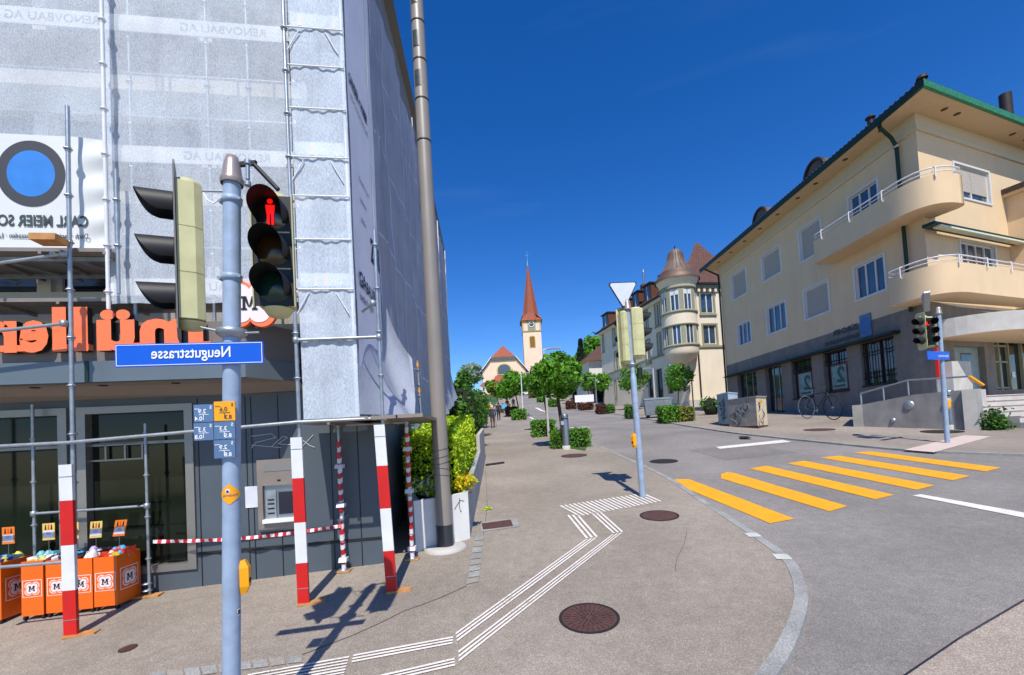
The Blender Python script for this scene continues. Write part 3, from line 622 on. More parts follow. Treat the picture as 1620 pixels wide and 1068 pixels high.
# corner deck running back along the side wall
mb=MB()
for i in range(3):
    o_=.02+i*.3;SH.box(mb,-1.1,.9,DK-.01,DK+.03,o_,o_+.28,'weathered_steel')
mb.build('deck',sc)
ub=LB.fp(165,400,.9)[0]
zb=LB.fp(100,388,SN)[1];deck(ub,8,.05,SN-.05,zb,m='weathered_steel')
mb=MB();LB.box(mb,ub+.02,8,zb-.09,zb-.045,.2,.24,'galv');LB.box(mb,ub+.02,8,zb-.09,zb-.045,.7,.74,'galv')
for i in range(5):mb.tube(LB.pt(ub+.1+i*.7,zb-.07,.06),LB.pt(ub+.5+i*.7,zb-.07,.9),.016,'galv')
mb.build('deck_bracing',sc)
mb=MB();q=LB.fp(88,382,SN+.06);LB.box(mb,q[0]-.1,q[0]+.13,q[1]-.04,q[1]+.025,SN+.035,SN+.2,'wood');mb.build('plank',sc)
for z in (3.68,5.2,6.72,8.24,9.76):
    deck(.2,8,.12,.62,z)
    mb=MB();LB.box(mb,pu2+.03,(8 if z>4 else LB.fp(168,300,.7)[0]),z+.0,z+.19,.665,.675,'render_white');bd=mb.build('toe_board',sc)
    mb=MB()
    for i in range(4 if z>4 else 1):
        LB.text(mb,'RENOVBAU AG HORI' if i%2 else 'RENOVBAU AG',.135,'faint_print',pu2+.28+i*1.75,z+.05,.679)
    mb.build('lettering',bd)
    for dz in (.55,1.05):
        ledger([LB.pt(pu2,z+dz,.64),LB.pt(8,z+dz,.64)],.016)
    # corner bay
    mb=MB();LB.box(mb,.08,pu2-.06,z+.02,z+.17,SN-.045,SN-.035,'render_white');mb.build('toe_board',sc)
    for dz in (-.02,.55,1.05):
        mb=MB();mb.tube(LB.pt(pu2,z+dz,SN-.012),LB.pt(.04,z+dz,SN-.012),.009,'white_paint');mb.build('ledger',sc)
    mb=MB()
    for s_ in (0,1):
        u=.1 if s_ else pu2-.02;e=.13 if s_ else -.13;mb.tube(LB.pt(u,z-.3,SN-.014),LB.pt(u+e,z-.06,SN-.014),.007,'white_paint',n=6)
    mb.build('brace',sc)
for px in (207,330,395):
    u=LB.fp(px,200,.63)[0];post(u,.63,3.3,10.4,r=.018)
pl_=LB.fp(164,150,.86)[0];post(pl_,.86,LB.fp(170,300,.86)[1]-1.3,10.4,r=.019,m='white_paint')
post(pl_-.1,.86,LB.fp(183,465,.86)[1],LB.fp(180,268,.86)[1],r=.018)
mb=MB();mb.tube(LB.pt(.06,DK,SN-.05),LB.pt(.06,10.5,SN-.05),.018,'white_paint');mb.build('scaffold_post',sc)
# nettings
def cloth(mb,pf,nu,nv,m):
    vs=[];fs=[]
    for j in range(nv+1):
        for i in range(nu+1):vs.append(pf(i/nu,j/nv))
    for j in range(nv):
        for i in range(nu):a=j*(nu+1)+i;fs.append((a,a+1,a+nu+2,a+nu+1))
    mb.mesh(vs,fs,m,True)
random.seed(4)
mb=MB();zl=LB.fp(250,480,.72)[1]
cloth(mb,lambda s,t:LB.pt(pu2+.02+s*(pl_-pu2+.05),zl+t*(10.4-zl),.725+.012*sin(s*23+t*5)+.014*sin(t*31)*sin(s*9)+.008*sin(s*61+t*13)),60,60,'netting')
mb.build('netting',sc)
mb=MB();cloth(mb,lambda s,t:LB.pt(pl_+s*(8-pl_),zb+.05+t*(10.4-zb),.74+.012*sin(s*25+t*6)),40,40,'netting');mb.build('netting',sc)
mb=MB();cloth(mb,lambda s,t:LB.pt(.03+s*(pu2-.07),DK+.03+t*(10.5-DK),SN-.028+.007*sin(s*9+t*30)+.005*sin(s*31+t*9)),24,80,'netting_corner');mb.build('netting',sc)
Zv0=Vector((0,0,1));k('netting_seam',(214,220,232),.7,var=.05)
# side netting with flared hem
S0=LB.pt(.03,0,SN-.02)
SD=Vector((-.05,1,0)).normalized();SNn=Vector((1,.05,0)).normalized()
SF=Fac((S0.x,S0.y),SD,SNn)
hem=[(0,DK+.06),(.5,DK+.05),(1.15,DK+.02),(1.28,DK+.3),(1.36,DK+.9),(1.42,DK+1.2),(2.0,DK+.95),(2.7,DK+.6),(2.78,DK-.35),(3,DK-.35),(5,DK-.2),(7,DK+.35),(8.5,DK+.5),(12.8,DK+1.4)]
def hemz(u):
    for (a,b),(c,d) in zip(hem,hem[1:]):
        if u<=c:return b+(d-b)*(u-a)/(c-a)
    return hem[-1][1]
def sidenet(s,t):
    u=12.8*s**1.25;z0=hemz(u);z=z0+(9.15-z0)*t;fl=max(0,1-(z-z0)/1.2)
    return SF.pt(u,z,(.03*sin(u*3.1+z*.5)+.018*sin(u*9+z*1.3)+.01*sin(z*5+u))*(.12 if u<1.3 else 1)+(fl**2*.42 if u<1.4 else fl**2*.22*(1 if u>3 else .3))*(min(1,u/.6)))
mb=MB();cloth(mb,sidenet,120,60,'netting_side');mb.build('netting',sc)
for u in (1.3,2.25,3.3,4.5,5.9,7.4,9.2,11):
    mb=MB();N_=40;z0=hemz(u)+.1
    pts=[sidenet((u/12.8)**.8,(z-z0)/(9.15-z0))+SNn*.006 for z in [z0+(9.1-z0)*i/N_ for i in range(N_+1)]]
    for p,q in zip(pts,pts[1:]):mb.face([p,p+SD*.05,q+SD*.05,q],'netting_seam')
    mb.build('netting_seam',sc)
for z in (3.3,4.9,6.4,7.9):
    mb=MB();pts=[sidenet(((1.25+11.3*i/60)/12.8)**.8,(z-hemz(1.25+11.3*i/60))/(9.15-hemz(1.25+11.3*i/60)))+SNn*.006 for i in range(61)]
    for p,q in zip(pts,pts[1:]):
        if p.y>6.9 or z>3.5:mb.face([p,p+Zv0*.03,q+Zv0*.03,q],'netting_seam')
    mb.build('netting_seam',sc)
# upper rear part of side scaffold that rises above (visible edge posts)
mb=MB()
for u in (5.2,7.6,10.2,12.7):
    mb.tube(SF.pt(u,DK,-.06),SF.pt(u,9.15+.35,.0),.02,'white_paint')
mb.build('scaffold_post',sc)
for u in (.9,2.4,4):
    mb=MB();mb.tube(SF.pt(u,DK,-.08),SF.pt(u,9,-.08),.02,'galv');mb.build('scaffold_post',sc)
mb=MB()
for z in (3.68,5.2,6.72,8.24):SF.box(mb,.1,12.6,z-.04,z,-.75,-.1,'weathered_steel')
mb.build('deck',sc)
# taped posts
def taped(u,n,z0,z1):
    mb=MB();c0=LB.pt(u,0,n);z=z0;i=0;random.seed(int(u*100))
    while z<z1:
        h=random.uniform(.055,.085);r=.027+random.uniform(-.003,.005)
        d=Vector((random.uniform(-.004,.004),random.uniform(-.004,.004),0))
        vs=[]
        n_=12
        for zz,sgn in ((z,0),(z+h,1)):
            for j in range(n_):
                a=2*pi*j/n_;vs.append(c0+d+Vector((r*cos(a),r*sin(a),zz+.025*sin(a))))
        mb.mesh(vs,[(j,(j+1)%n_,n_+(j+1)%n_,n_+j) for j in range(n_)],'tape_red' if i%2 else 'tape_white',True);z+=h;i+=1
    for zz in (z0+.1,(z0+z1)/2,z1-.3):mb.obox(c0+Vector((0,0,zz)),(.05,0,0),(0,.04,0),(0,.01,.025),'tape_white')
    return mb
taped(ti1,.12,gb(ti1,.12)+.05,DK-.25).build('tape_wrap',sc);taped(ti2,0,gb(ti2,0)+.05,DK-.08).build('tape_wrap',sc)
# base plates / jacks
for u,n_ in ((ti1,.12),(ti2,0)):
    mb=MB();c=LB.pt(u,gb(u,n_),n_);mb.obox(c+Vector((0,0,.01)),(.09,0,0),(0,.07,0),(0,0,.01),'wood');mb.lathe(c+Vector((0,0,.02)),[(.07,0),(.07,.012),(.02,.02),(.02,.1)],'galv',n=10);mb.build('base_plate',sc)
mb=MB();u=LB.fp(233,940,.12)[0];c=LB.pt(u,gb(u,.12),.12);mb.obox(c+Vector((0,0,.012)),(.15,.02,0),(-.01,.06,0),(0,0,.012),'wood')
for h in (.06,.14):mb.lathe(c+Vector((0,0,h)),[(.017,0),(.055,.01),(.055,.02),(.017,.03)],'galv',n=8)
mb.build('base_plate',sc)
# barrier tape
tp=MB();A=LB.pt(LB.fp(242,857,.15)[0],LB.fp(242,857,.15)[1],.15);B=LB.pt(LB.fp(540,832,.15)[0],LB.fp(540,832,.15)[1],.15);N=46
for i in range(N):
    s0,s1=i/N,(i+1)/N;f=lambda s:A.lerp(B,s)+Vector((0,0,-.05*sin(pi*s)));w_=.02
    for dz0,dz1 in ((-w_,w_),):
        p,q=f(s0),f(s1);tw0=.012*sin(s0*40);tw1=.012*sin(s1*40)
        tp.face([p+LB.n*tw0+Vector((0,0,-w_)),q+LB.n*tw1+Vector((0,0,-w_)),q-LB.n*tw1+Vector((0,0,w_)),p-LB.n*tw0+Vector((0,0,w_))],'tape_red' if i%2 else 'tape_white')
tp.build('barrier_tape',None,'red and white barrier tape stretched across the shop wall below the cash machine','barrier tape')
# striped boards
def striped(px0,py0,px1,py1,label,first):
    u_=LB.fp(px0,py0,SN+.055)[0];b=LB.pt(u_,0,SN+.055);b.z=gz(b.x,b.y).z;t=thing('striped_board',label,'warning board',b,'red and white striped boards on the scaffold posts')
    tu,tz_=LB.fp(px1,py1,SN+.055);top=LB.pt(tu,tz_,SN+.055);axis=(top-b);bw=.058;
    hx=LB.d*bw;hy=LB.n*.018
    segs=4;ts=[0,.27,.5,.755,1.0]
    for i in range(4):
        pass
    mb=MB()
    tt=first
    for i in range(len(tt)-1):
        a=b+axis*tt[i];c=b+axis*tt[i+1];m='red_paint' if i%2==0 else 'white_paint'
        mb.obox((a+c)/2,hx,hy,(c-a)/2,m)
    mb.build('board',t)
    mb=MB()
    for s in (.1,.93):
        c=b+axis*s;mb.obox(c,LB.d*.062,LB.n*.022,(0,0,.003),'galv')
    mb.build('wire_tie',t)
    mb=MB();c=b+Vector((.07,.03,.012));mb.obox(c,Vector((.13,.035,0)),Vector((-.012,.05,0)),(0,0,.012),'wood');mb.build('wooden_pad',t)
striped(113,992,105,735,'leftmost striped board in front of the orange shop bins',[0,.27,.53,.79,1])
striped(481,961,469,692,'striped board beside the cash machine',[0,.25,.49,.755,1])
striped(620,935,600,672,'rightmost striped board, beside the dark passage and white planter',[0,.25,.5,.755,1])
# banners
bn=thing('round_logo_banner','white banner with blue disc in a dark ring hung on the scaffold','banner',LB.pt(4,5))
BN=.80
q=px2(LB,(161,186),(-70,405),BN);q=(q[0],q[1],LB.fp(20,398,BN)[1],LB.fp(20,212,BN)[1])
mb=MB();cloth(mb,lambda s,t:LB.pt(q[0]+s*(q[1]-q[0]),q[2]+t*(q[3]-q[2]),BN+.003*sin(s*7+t*9)-.05*max(0,1-s*5)*sin(t*11+s*3)**2),50,50,'banner');mb.build('sheet',bn)
cu_,cz_=LB.fp(50,275,BN);rr=abs(LB.fp(104,270,BN)[0]-cu_)
BQ=BN+.05
def ringf(mb,r0,r1,m,n_):
    for i in range(48):
        a,b=2*pi*i/48,2*pi*(i+1)/48
        mb.face([LB.pt(cu_+r0*cos(a),cz_+r0*sin(a)*1.12,n_),LB.pt(cu_+r1*cos(a),cz_+r1*sin(a)*1.12,n_),LB.pt(cu_+r1*cos(b),cz_+r1*sin(b)*1.12,n_),LB.pt(cu_+r0*cos(b),cz_+r0*sin(b)*1.12,n_)],m)
mb=MB();ringf(mb,rr*.70,rr,'dark_print',BN+.007);mb.build('ring',bn);mb=MB();ringf(mb,0,rr*.70,'blue_circle',BN+.0075);mb.build('disc',bn)
mb=MB();p=LB.fp(141,359,BN);LB.text(mb,'CARL MEIER SOHN',.165,'print',p[0],p[1],BN+.008,bold=.004,sx=.74);p=LB.fp(141,375,BN);LB.text(mb,'Dach · Sanitär · Metallfassaden · Laser',.075,'print',p[0],p[1]-.02,BN+.008,bold=.001,sx=.8);mb.build('lettering',bn)
sb=thing('company_banner','pale company banner with dark print on the shaded side of the scaffold','banner',SF.pt(.5,4,.1))
mb=MB();cloth(mb,lambda s,t:SF.pt(.005+s*1.15,DK+.62+t*(9.2-DK-.62),.02+.004*sin(t*20+s*4)),10,50,'banner_shade');mb.build('sheet',sb)
mb=MB()
def stext(s_,size,m,u1,z,**kw): text(mb,s_,size,m,SF.pt(u1,z,.082),SD*-1,(0,0,1),**kw)
# photo text reads mirrored: glyph x axis runs away from the near corner
def st(s_,size,m,u,z,wd,**kw):
    n0=len(mb.v);text(mb,s_,size,m,SF.pt(u,z,.032),SD,(0,0,1),**kw)
st('SANDER + HUBER',.17,'navy_print',.06,6.15,1,bold=.006,sx=.55);st('BEDACHUNGEN SPENGLEREI',.09,'faint_print',.1,5.98,1,sx=.62)
st('GA',.26,'navy_print',.12,3.75,1,bold=.006,sx=.75);st('BAU REN',.2,'navy_print',.42,3.75,1,bold=.005,sx=.7);st('bedachungen',.13,'dark_print',.12,3.58,1,sx=.9)
st('fassaden dach',.1,'faint_print',.3,5.1,1,sx=.8);st('isolation',.1,'faint_print',.3,4.85,1,sx=.8);st('telefon',.1,'faint_print',.3,4.6,1,sx=.8)
text(mb,'ZUR',.42,'navy_print',SF.pt(.72,4.28,.032),SD,(0,0,1),bold=.02,sx=.5)
mb.build('lettering',sb)
# ================================================= orange shop bins
def M_logo(mb,O,X,N,s):
    """square logo of half size s centred at O"""
    Z_=Vector((0,0,1));X=Vector(X)
    def sq(r,off,m):
        mb.face([O+X*a*r+Z_*b*r+N*off for a,b in ((-1,-1),(1,-1),(1,1),(-1,1))],m)
    for r,off,m in ((s,.002,'pinkwhite'),(s*.93,.003,'orange')):sq(r,off,m)
    for r,off,m in ((s*.86,.004,'pinkwhite'),(s*.76,.005,'orange'),(s*.66,.006,'pinkwhite')):
        mb.face([O+X*a+Z_*b+N*off for a,b in petal(0,0,r)],m)
    big_M(mb,O,X,N*1.0,s)
def goods(t,c,hx,hy,ztop,seed,kinds):
    random.seed(seed)
    for i in range(16):
        mb=MB();m=random.choice(kinds);a=random.uniform(0,pi);p=c+hx*random.uniform(-.75,.75)+hy*random.uniform(-.75,.75);s=random.uniform(.03,.06)
        if i%3==0:mb.lathe(p+Vector((0,0,ztop+.0)),[(0,-.01),(s,-.01),(s*1.05,.03),(s*.6,s*1.6),(s*.3,s*2),(0,s*2)],m,n=10)
        else:mb.obox(p+Vector((0,0,ztop+s*.6)),Vector((cos(a),sin(a),random.uniform(-.3,.3)))*s*1.3,Vector((-sin(a),cos(a),random.uniform(-.3,.3)))*s*.8,Vector((random.uniform(-.2,.2),0,1))*s*.7,m)
        mb.build('packed_item',t)
for nm,c in (('g_blue',(70,160,210)),('g_white',(222,222,220)),('g_yellow',(225,200,60)),('g_navy',(40,60,130)),('g_lilac',(190,170,215)),('g_red',(220,70,30)),('g_black',(25,30,32)),('g_teal',(120,190,200))):k(nm,c,.45,var=.25,scale=25)
def price_card(t,base,h,tilt,m='card'):
    mb=MB();mb.tube(base,base+Vector((0,0,h)),.0025,'steel',n=6);mb.build('stalk',t)
    up=Vector((tilt,0,1)).normalized();X=LB.d;c=base+Vector((0,0,h))+up*.05
    mb=MB();mb.obox(c,X*.062,LB.n*.002,up*.095,m)
    mb.face([c+LB.n*.004+X*a*.053+up*b for a,b in ((-1,-.07),(1,-.07),(1,.01),(-1,.01))],'paper')
    for dx,mm in ((-.03,'g_black'),(.0,'g_red'),(.03,'g_black')):mb.face([c+LB.n*.004+X*(dx+a*.01)+up*b for a,b in ((-1,.022),(1,.022),(.4,.08),(-.4,.08))],mm)
    for b in (-.03,-.018,-.008):mb.face([c+LB.n*.0055+X*a*.022+up*(b+e) for a,e in ((-1,-.002),(1,-.002),(1,.002),(-1,.002))],'faint_print')
    mb.build('price_card',t)

def bin_(px0,px1,pyb,pyt,depth,label,seed,kinds,sidelogo,card):
    pm=(px0+px1)/2;nF=.40;uc=LB.fp(pm,pyb,nF)[0];b=LB.pt(uc,0,nF);b.z=gz(b.x,b.y).z;wd=abs(LB.fp(px0,pyb,nF)[0]-LB.fp(px1,pyb,nF)[0])*.5
    X=-LB.d;Nn=LB.n;Bk=Vector((-.03,1,0)).normalized();cen=b.copy();t=thing('shop_bin',label,'display bin',b,'orange wheeled display bins in front of the shop')
    top=LB.fp(pm,pyt,nF)[1]-b.z;zl_=.05
    f0=cen-X*wd;f1=cen+X*wd;bk0=f0+Bk*depth;bk1=f1+Bk*depth
    z=lambda v,h:Vector((v.x,v.y,b.z+h))
    mb=MB()
    r=[f0,f1,bk1,bk0]
    for i in range(4):
        p,q=r[i],r[(i+1)%4];mb.face([z(p,zl_),z(q,zl_),z(q,top),z(p,top)],'orange')
        ctr=(f0+bk1)/2;pi_=p+(ctr-p).normalized()*.018;qi=q+(ctr-q).normalized()*.018
        mb.face([z(p,top),z(q,top),z(qi,top),z(pi_,top)],'orange_deep');mb.face([z(pi_,top),z(qi,top),z(qi,top-.1),z(pi_,top-.1)],'orange_deep')
    mb.face([z(p,zl_) for p in r],'orange_deep');mb.face([z(p,top-.05) for p in r],'g_navy')
    mb.build('crate',t)
    mb=MB();M_logo(mb,z(cen,zl_+(top-zl_)*.5),X,Nn,min(wd*.88,.13));mb.build('logo',t)
    if sidelogo:
        mb=MB();sn=Vector((1,.03,0)).normalized();M_logo(mb,z((f1+bk1)/2,zl_+(top-zl_)*.5),Bk,sn,.125);mb.build('logo',t)
    for p in r:
        q=p+((f0+bk1)/2-p)*.16;mb=MB();mb.lathe(z(q,.025)-X*.01,[(0,0),(.025,0),(.025,.02),(0,.02)],'rubber',n=12,ax=X);mb.tube(z(q,.025),z(q,zl_),.008,'steel',n=6);mb.build('castor',t)
    goods(t,(f0+bk1)/2,X*wd*.8,Bk*depth*.4,top-.03,seed,kinds)
    price_card(t,z((f0+bk1)/2+X*wd*.2,top-.02),card[0],card[1],card[2])
    return t
bin_(34,69,951,888,.33,'orange bin of pale blue bottles, left of the striped board',1,['g_teal','g_yellow','g_teal','g_white'],False,(.26,0,'card'))
bin_(73,109,950,886,.33,'orange bin of dark bottles directly behind the striped board',2,['g_black','g_blue','g_white','g_black'],False,(.26,0,'card'))
bin_(111,147,949,884,.33,'orange bin of white and lilac packs just right of the striped board',3,['g_white','g_blue','g_lilac','g_black'],False,(.26,.08,'card'))
bin_(149,186,947,881,.33,'rightmost orange bin with toys, its deep orange side logo in view',4,['g_red','g_blue','g_yellow','g_white','g_red'],True,(.26,.2,'card_orange'))
bin_(-32,2,955,892,.33,'orange bin cut by the left picture edge, with its side logo in view',5,['g_teal','g_navy','g_yellow','g_blue'],True,(.24,0,'card_orange'))
# ================================================= traffic signals
Zv=Vector((0,0,1))
def head(t,c,face,lit=None,plate=True,housing='cream_plastic',sec=.25,hw=.125,plate_m='black_matt',dep=.16):
    """c = top centre of housing; face = horizontal facing direction"""
    f=Vector((face[0],face[1],0)).normalized();s=f.cross(Zv)
    H=sec*3
    h=MB();cc=c-Zv*H/2
    # rounded housing behind the front plate
    pr=[(-hw,0),(-hw,dep*.7),(-hw*.72,dep),(hw*.72,dep),(hw,dep*.7),(hw,0)]
    for i in range(3):
        z1=c.z-i*sec-.003;z0=c.z-(i+1)*sec+.003
        h.prism([Vector((c.x,c.y,z0))+s*a-f*b for a,b in pr],Zv*(z1-z0),housing)
    h.prism([Vector((c.x,c.y,c.z-H))+s*a*.97-f*b*.97 for a,b in pr],Zv*H,housing)
    h.lathe(Vector((c.x,c.y,c.z))-f*dep*.45,[(hw*.85,0),(hw*.75,.03),(0,.04)],housing,n=14);h.lathe(Vector((c.x,c.y,c.z-H-.05))-f*dep*.45,[(0,0),(hw*.6,0),(hw*.9,.045)],housing,n=14)
    hd=h.build('signal_head',t)
    if plate:
        p=MB();pw=hw*1.25;q=[(-pw,-H-.07),(-pw*.7,-H-.12),(pw*.7,-H-.12),(pw,-H-.07),(pw,.07),(pw*.7,.12),(-pw*.7,.12),(-pw,.07)]
        p.prism([c+s*a+Zv*b+f*.003 for a,b in q],f*.008,plate_m);p.build('backplate',hd)
    for i in range(3):
        z=c.z-(i+.5)*sec;o=Vector((c.x,c.y,z))+f*.012
        ms=[ 'lens_off','lens_amber','lens_green'][i]
        l=MB();l.lathe(o,[(0,.022),(.06,.016),(.1,0)],ms,n=20,ax=f)
        l.build('lens',hd)
        if lit==i:
            l=MB();w=o+f*.03
            def qd(pts):l.face([w+s*a*.085+Zv*b*.085 for a,b in pts],'lit_red')
            n=12;qd([(.2*cos(2*pi*j/n),.78+.2*sin(2*pi*j/n)) for j in range(n)]);qd([(-.32,.52),(.32,.52),(.26,-.15),(-.26,-.15)]);qd([(-.24,-.16),(-.03,-.16),(-.05,-.95),(-.24,-.95)]);qd([(.24,-.16),(.03,-.16),(.05,-.95),(.24,-.95)])
            l.build('red_figure',hd)
        v=MB();n=22;r=.104*min(1,hw/.112+.05);vs=[];fs=[];A0=R_(-35);A1=R_(215)
        for j in range(n+1):
            a=A0+(A1-A0)*j/n;tt=(sin(a)+.6)/1.6;ln=.05+.145*max(0,tt)**.38
            d=s*cos(a)+Zv*sin(a)
            vs+=[o+d*r,o+d*r*.93+f*ln-Zv*.01]
        for j in range(n):fs.append((2*j,2*j+2,2*j+3,2*j+1))
        v.mesh(vs,fs,'black_matt',True);v.mesh([p-(p-o).normalized()*.004 for p in vs],fs,'black_matt',True)
        v.build('visor',hd)
    if plate_m=='black_matt':
        e=MB()
        for i in (1,2):e.obox(Vector((c.x,c.y,c.z-i*sec))+f*.014,s*hw,f*.004,Zv*.004,'cream_dark')
        e.build('seam',hd)
    return hd
def pole_(t,base,top,r,m,r2=None,name='pole',n=20):
    mb=MB();mb.tube(base,top,r,m,r2=r2,n=n);return mb.build(name,t)
def cap_(t,c,ax,r,h,m='lamp_grey2',name='pole_cap'):
    mb=MB();mb.lathe(c,[(r*1.25,-.01),(r*1.35,0),(r*1.35,h*.12),(r*1.2,h*.2),(r*.95,h*.7),(r*.7,h*.95),(0,h)],m,n=22,ax=ax);return mb.build(name,t)

def brackets(t,c,a,r):
    mb=MB();d=(a-c);mb.tube(c,a,.009,'galv',n=8);mb.lathe(c,[(r+.004,-.015),(r+.01,-.015),(r+.01,.015),(r+.004,.015)],'galv',n=16)
    mb.obox(c+d.normalized()*(r+.015),(.014,0,0),(0,.014,0),(0,0,.018),'galv');mb.build('bracket',t)
def disc_collar(t,c,r):
    mb=MB();mb.lathe(c,[(r,.03),(r*1.7,.025),(r*1.75,.0),(r*1.3,-.02),(r,-.03)],'galv',n=20);mb.build('collar',t)
# --- foreground signal
B=P(365,1185,2.70);B.z=gz(B.x,B.y).z;T=P(367,290,2.70);AX=(T-B).normalized()
at_=lambda py:B+AX*((P(366,py,2.70).z-B.z)/AX.z)
fs=thing('traffic_signal','grey blue signal pole close to the camera with a red pedestrian figure lit','traffic light',B)
PR=.049
pole_(fs,B,T,PR,'pole_blue');cap_(fs,T,AX,PR,.175)
for py in (318,440):
    mb=MB();mb.lathe(at_(py),[(PR,-.02),(PR+.008,-.018),(PR+.008,.018),(PR,.02)],'pole_blue',n=22,ax=AX);mb.tube(at_(py)+Vector((-PR-.02,-.02,0)),at_(py)+Vector((-PR-.02,.02,0)),.012,'galv');mb.tube(at_(py)+Vector((PR+.012,-.03,0)),at_(py)+Vector((PR+.012,0,0)),.009,'galv');mb.build('clamp',fs)
disc_collar(fs,at_(528),PR)
hA=P(279,293,2.68);head(fs,hA+Vector((0,0,0)),(-.84,-.55),plate_m='plate_grey',sec=.283,hw=.09,dep=.13)
hB=P(430,312,2.72);head(fs,hB,(.20,-.98),lit=0,sec=.23,hw=.100,dep=.13,plate=False)

for m_ in bpy.data.meshes:
    pass
# front face panel of the pedestrian head (thin cream rim)
mb=MB();f=Vector((.2,-.98,0)).normalized();s=f.cross(Zv)
for sg_ in (-1,1):mb.obox(hB-Zv*.345+s*sg_*.118+f*.012,s*.004,f*.012,Zv*.355,'cream_dark')
mb.obox(hB-Zv*.345+f*.009,s*.113,f*.004,Zv*.347,'black_matt');mb.build('front_panel',fs)
mb=MB();a=at_(262);b=P(400,258,2.74);mb.obox((a+b)/2,(b-a)/2+Vector((.02,0,0)),(0,.012,0),Vector((.004,0,.012)),'black_matt')
c2=P(440,300,2.74);mb.tube(b,c2,.014,'black_matt');mb.tube(P(392,262,2.66),P(392,284,2.66),.012,'galv');mb.tube(P(392,254,2.66),P(392,260,2.66),.02,'galv');mb.tube(P(392,288,2.66),P(392,294,2.66),.02,'galv');mb.build('top_bracket',fs)
mb=MB();mb.tube(at_(303),P(320,302,2.68),.007,'galv');c0=P(322,305,2.68);c1=P(338,322,2.64);c3=at_(318)
mb.path([c0,P(328,316,2.66),P(338,322,2.65),P(350,312,2.65)],.004,'white_sign',n=6);mb.tube(at_(528),P(318,518,2.68),.007,'galv');mb.tube(at_(528),P(410,526,2.7),.007,'galv');mb.build('bracket',fs)
# street name sign (mirrored writing as in the photograph)
SGF=Fac((0,2.62),LB.d.to_2d(),LB.n.to_2d())
def onF(Fq,px,py,n=0):u,z=Fq.fp(px,py,n);return u,z
c=at_(567)+LB.n*(PR+.012);SGF=Fac((c.x,c.y),(LB.d.x,LB.d.y),(LB.n.x,LB.n.y))
q=(SGF.fp(417,558),SGF.fp(183,577));z1=SGF.fp(417,540)[1];z0=SGF.fp(417,575)[1]
mb=MB();SGF.box(mb,q[0][0],q[1][0],z0,z1,-.004,.004,'blue_sign')
e=.006
for a in ((q[0][0]+e,q[1][0]-e,z0+e,z0+e+.0035),(q[0][0]+e,q[1][0]-e,z1-e-.0035,z1-e),(q[0][0]+e,q[0][0]+e+.0035,z0+e+.0035,z1-e-.0035),(q[1][0]-e-.0035,q[1][0]-e,z0+e+.0035,z1-e-.0035)):SGF.rect(mb,*a,.0065,'white_sign')
pl=mb.build('street_sign',fs)
mb=MB();ua=SGF.fp(367,565)[0];ub_=SGF.fp(231,575)[0];n0=0
SGF.text(mb,'Neugutstrasse',.1,'white_sign',0,0,.0075,bold=.0012);xs=[(Vector(v)-SGF.O).dot(SGF.d) for v in mb.v];ww=max(xs)-min(xs)
mb=MB();SGF.text(mb,'Neugutstrasse',.092,'white_sign',ua,(z0+z1)/2-.022,.0075,bold=.0012,sx=(ub_-ua)/ww);mb.build('lettering',pl)
mb=MB();mb.obox(at_(560)+LB.n*.03,LB.d*.05,LB.n*.03,Zv*.012,'galv');mb.build('sign_clamp',fs)
# small hydrant/utility plates
Q=Fac((c.x,c.y),(LB.d.x,LB.d.y),(LB.n.x,LB.n.y))
def plate(px0,px1,py0,py1,m,tm,num,low,side):
    u0=Q.fp(px1,py0)[0];u1=Q.fp(px0,py0)[0];zt=Q.fp((px0+px1)/2,py0)[1];zb_=Q.fp((px0+px1)/2,py1)[1]
    mb=MB();Q.box(mb,u0+.0015,u1-.0015,zb_+.0015,zt,-.004,.003,m);p=mb.build('marker_plate',fs)
    mb=MB();w_=u1-u0;h_=zt-zb_
    Q.text(mb,'S',.026,tm,u0+w_*.08,zt-h_*.26,.005,bold=.0006);Q.text(mb,num,.036,tm,u0+w_*.36,zb_+h_*.5,.005,bold=.0006)
    Q.rect(mb,u0+w_*.24,u0+w_*.74,zb_+h_*.41,zb_+h_*.44,.005,tm);Q.rect(mb,u0+w_*.49,u0+w_*.52,zb_+h_*.12,zb_+h_*.41,.005,tm)
    Q.text(mb,low,.034,tm,u0+w_*(.56 if side else .16),zb_+h_*.1,.005,bold=.0006)
    for i in range(5):Q.rect(mb,u0+w_*(.72+i*.045),u0+w_*(.75+i*.045),zt-h_*.27,zt-h_*.22,.005,tm)
    mb.build('lettering',p)
plate(306,338,640,668,'plate_blue','white_sign','2.9','0.4',True);plate(338,372,635,666,'amber','dark_print','0.6','8.3',False)
plate(306,338,669,697,'plate_blue','white_sign','3.3','0.8',True);plate(338,372,667,695,'plate_blue','white_sign','3.3','8.5',False);plate(338,372,696,725,'plate_blue','white_sign','2.9','8.8',False)
# hiking sticker wrapped on the pole
def cyl(c,u,v):   # u around (m), v up
    a=-pi/2+u/PR+.33;return c+Vector((cos(a)*(PR+.002),sin(a)*(PR+.002),v))+Vector((0,0,0))
mb=MB();c=at_(781);N_=14
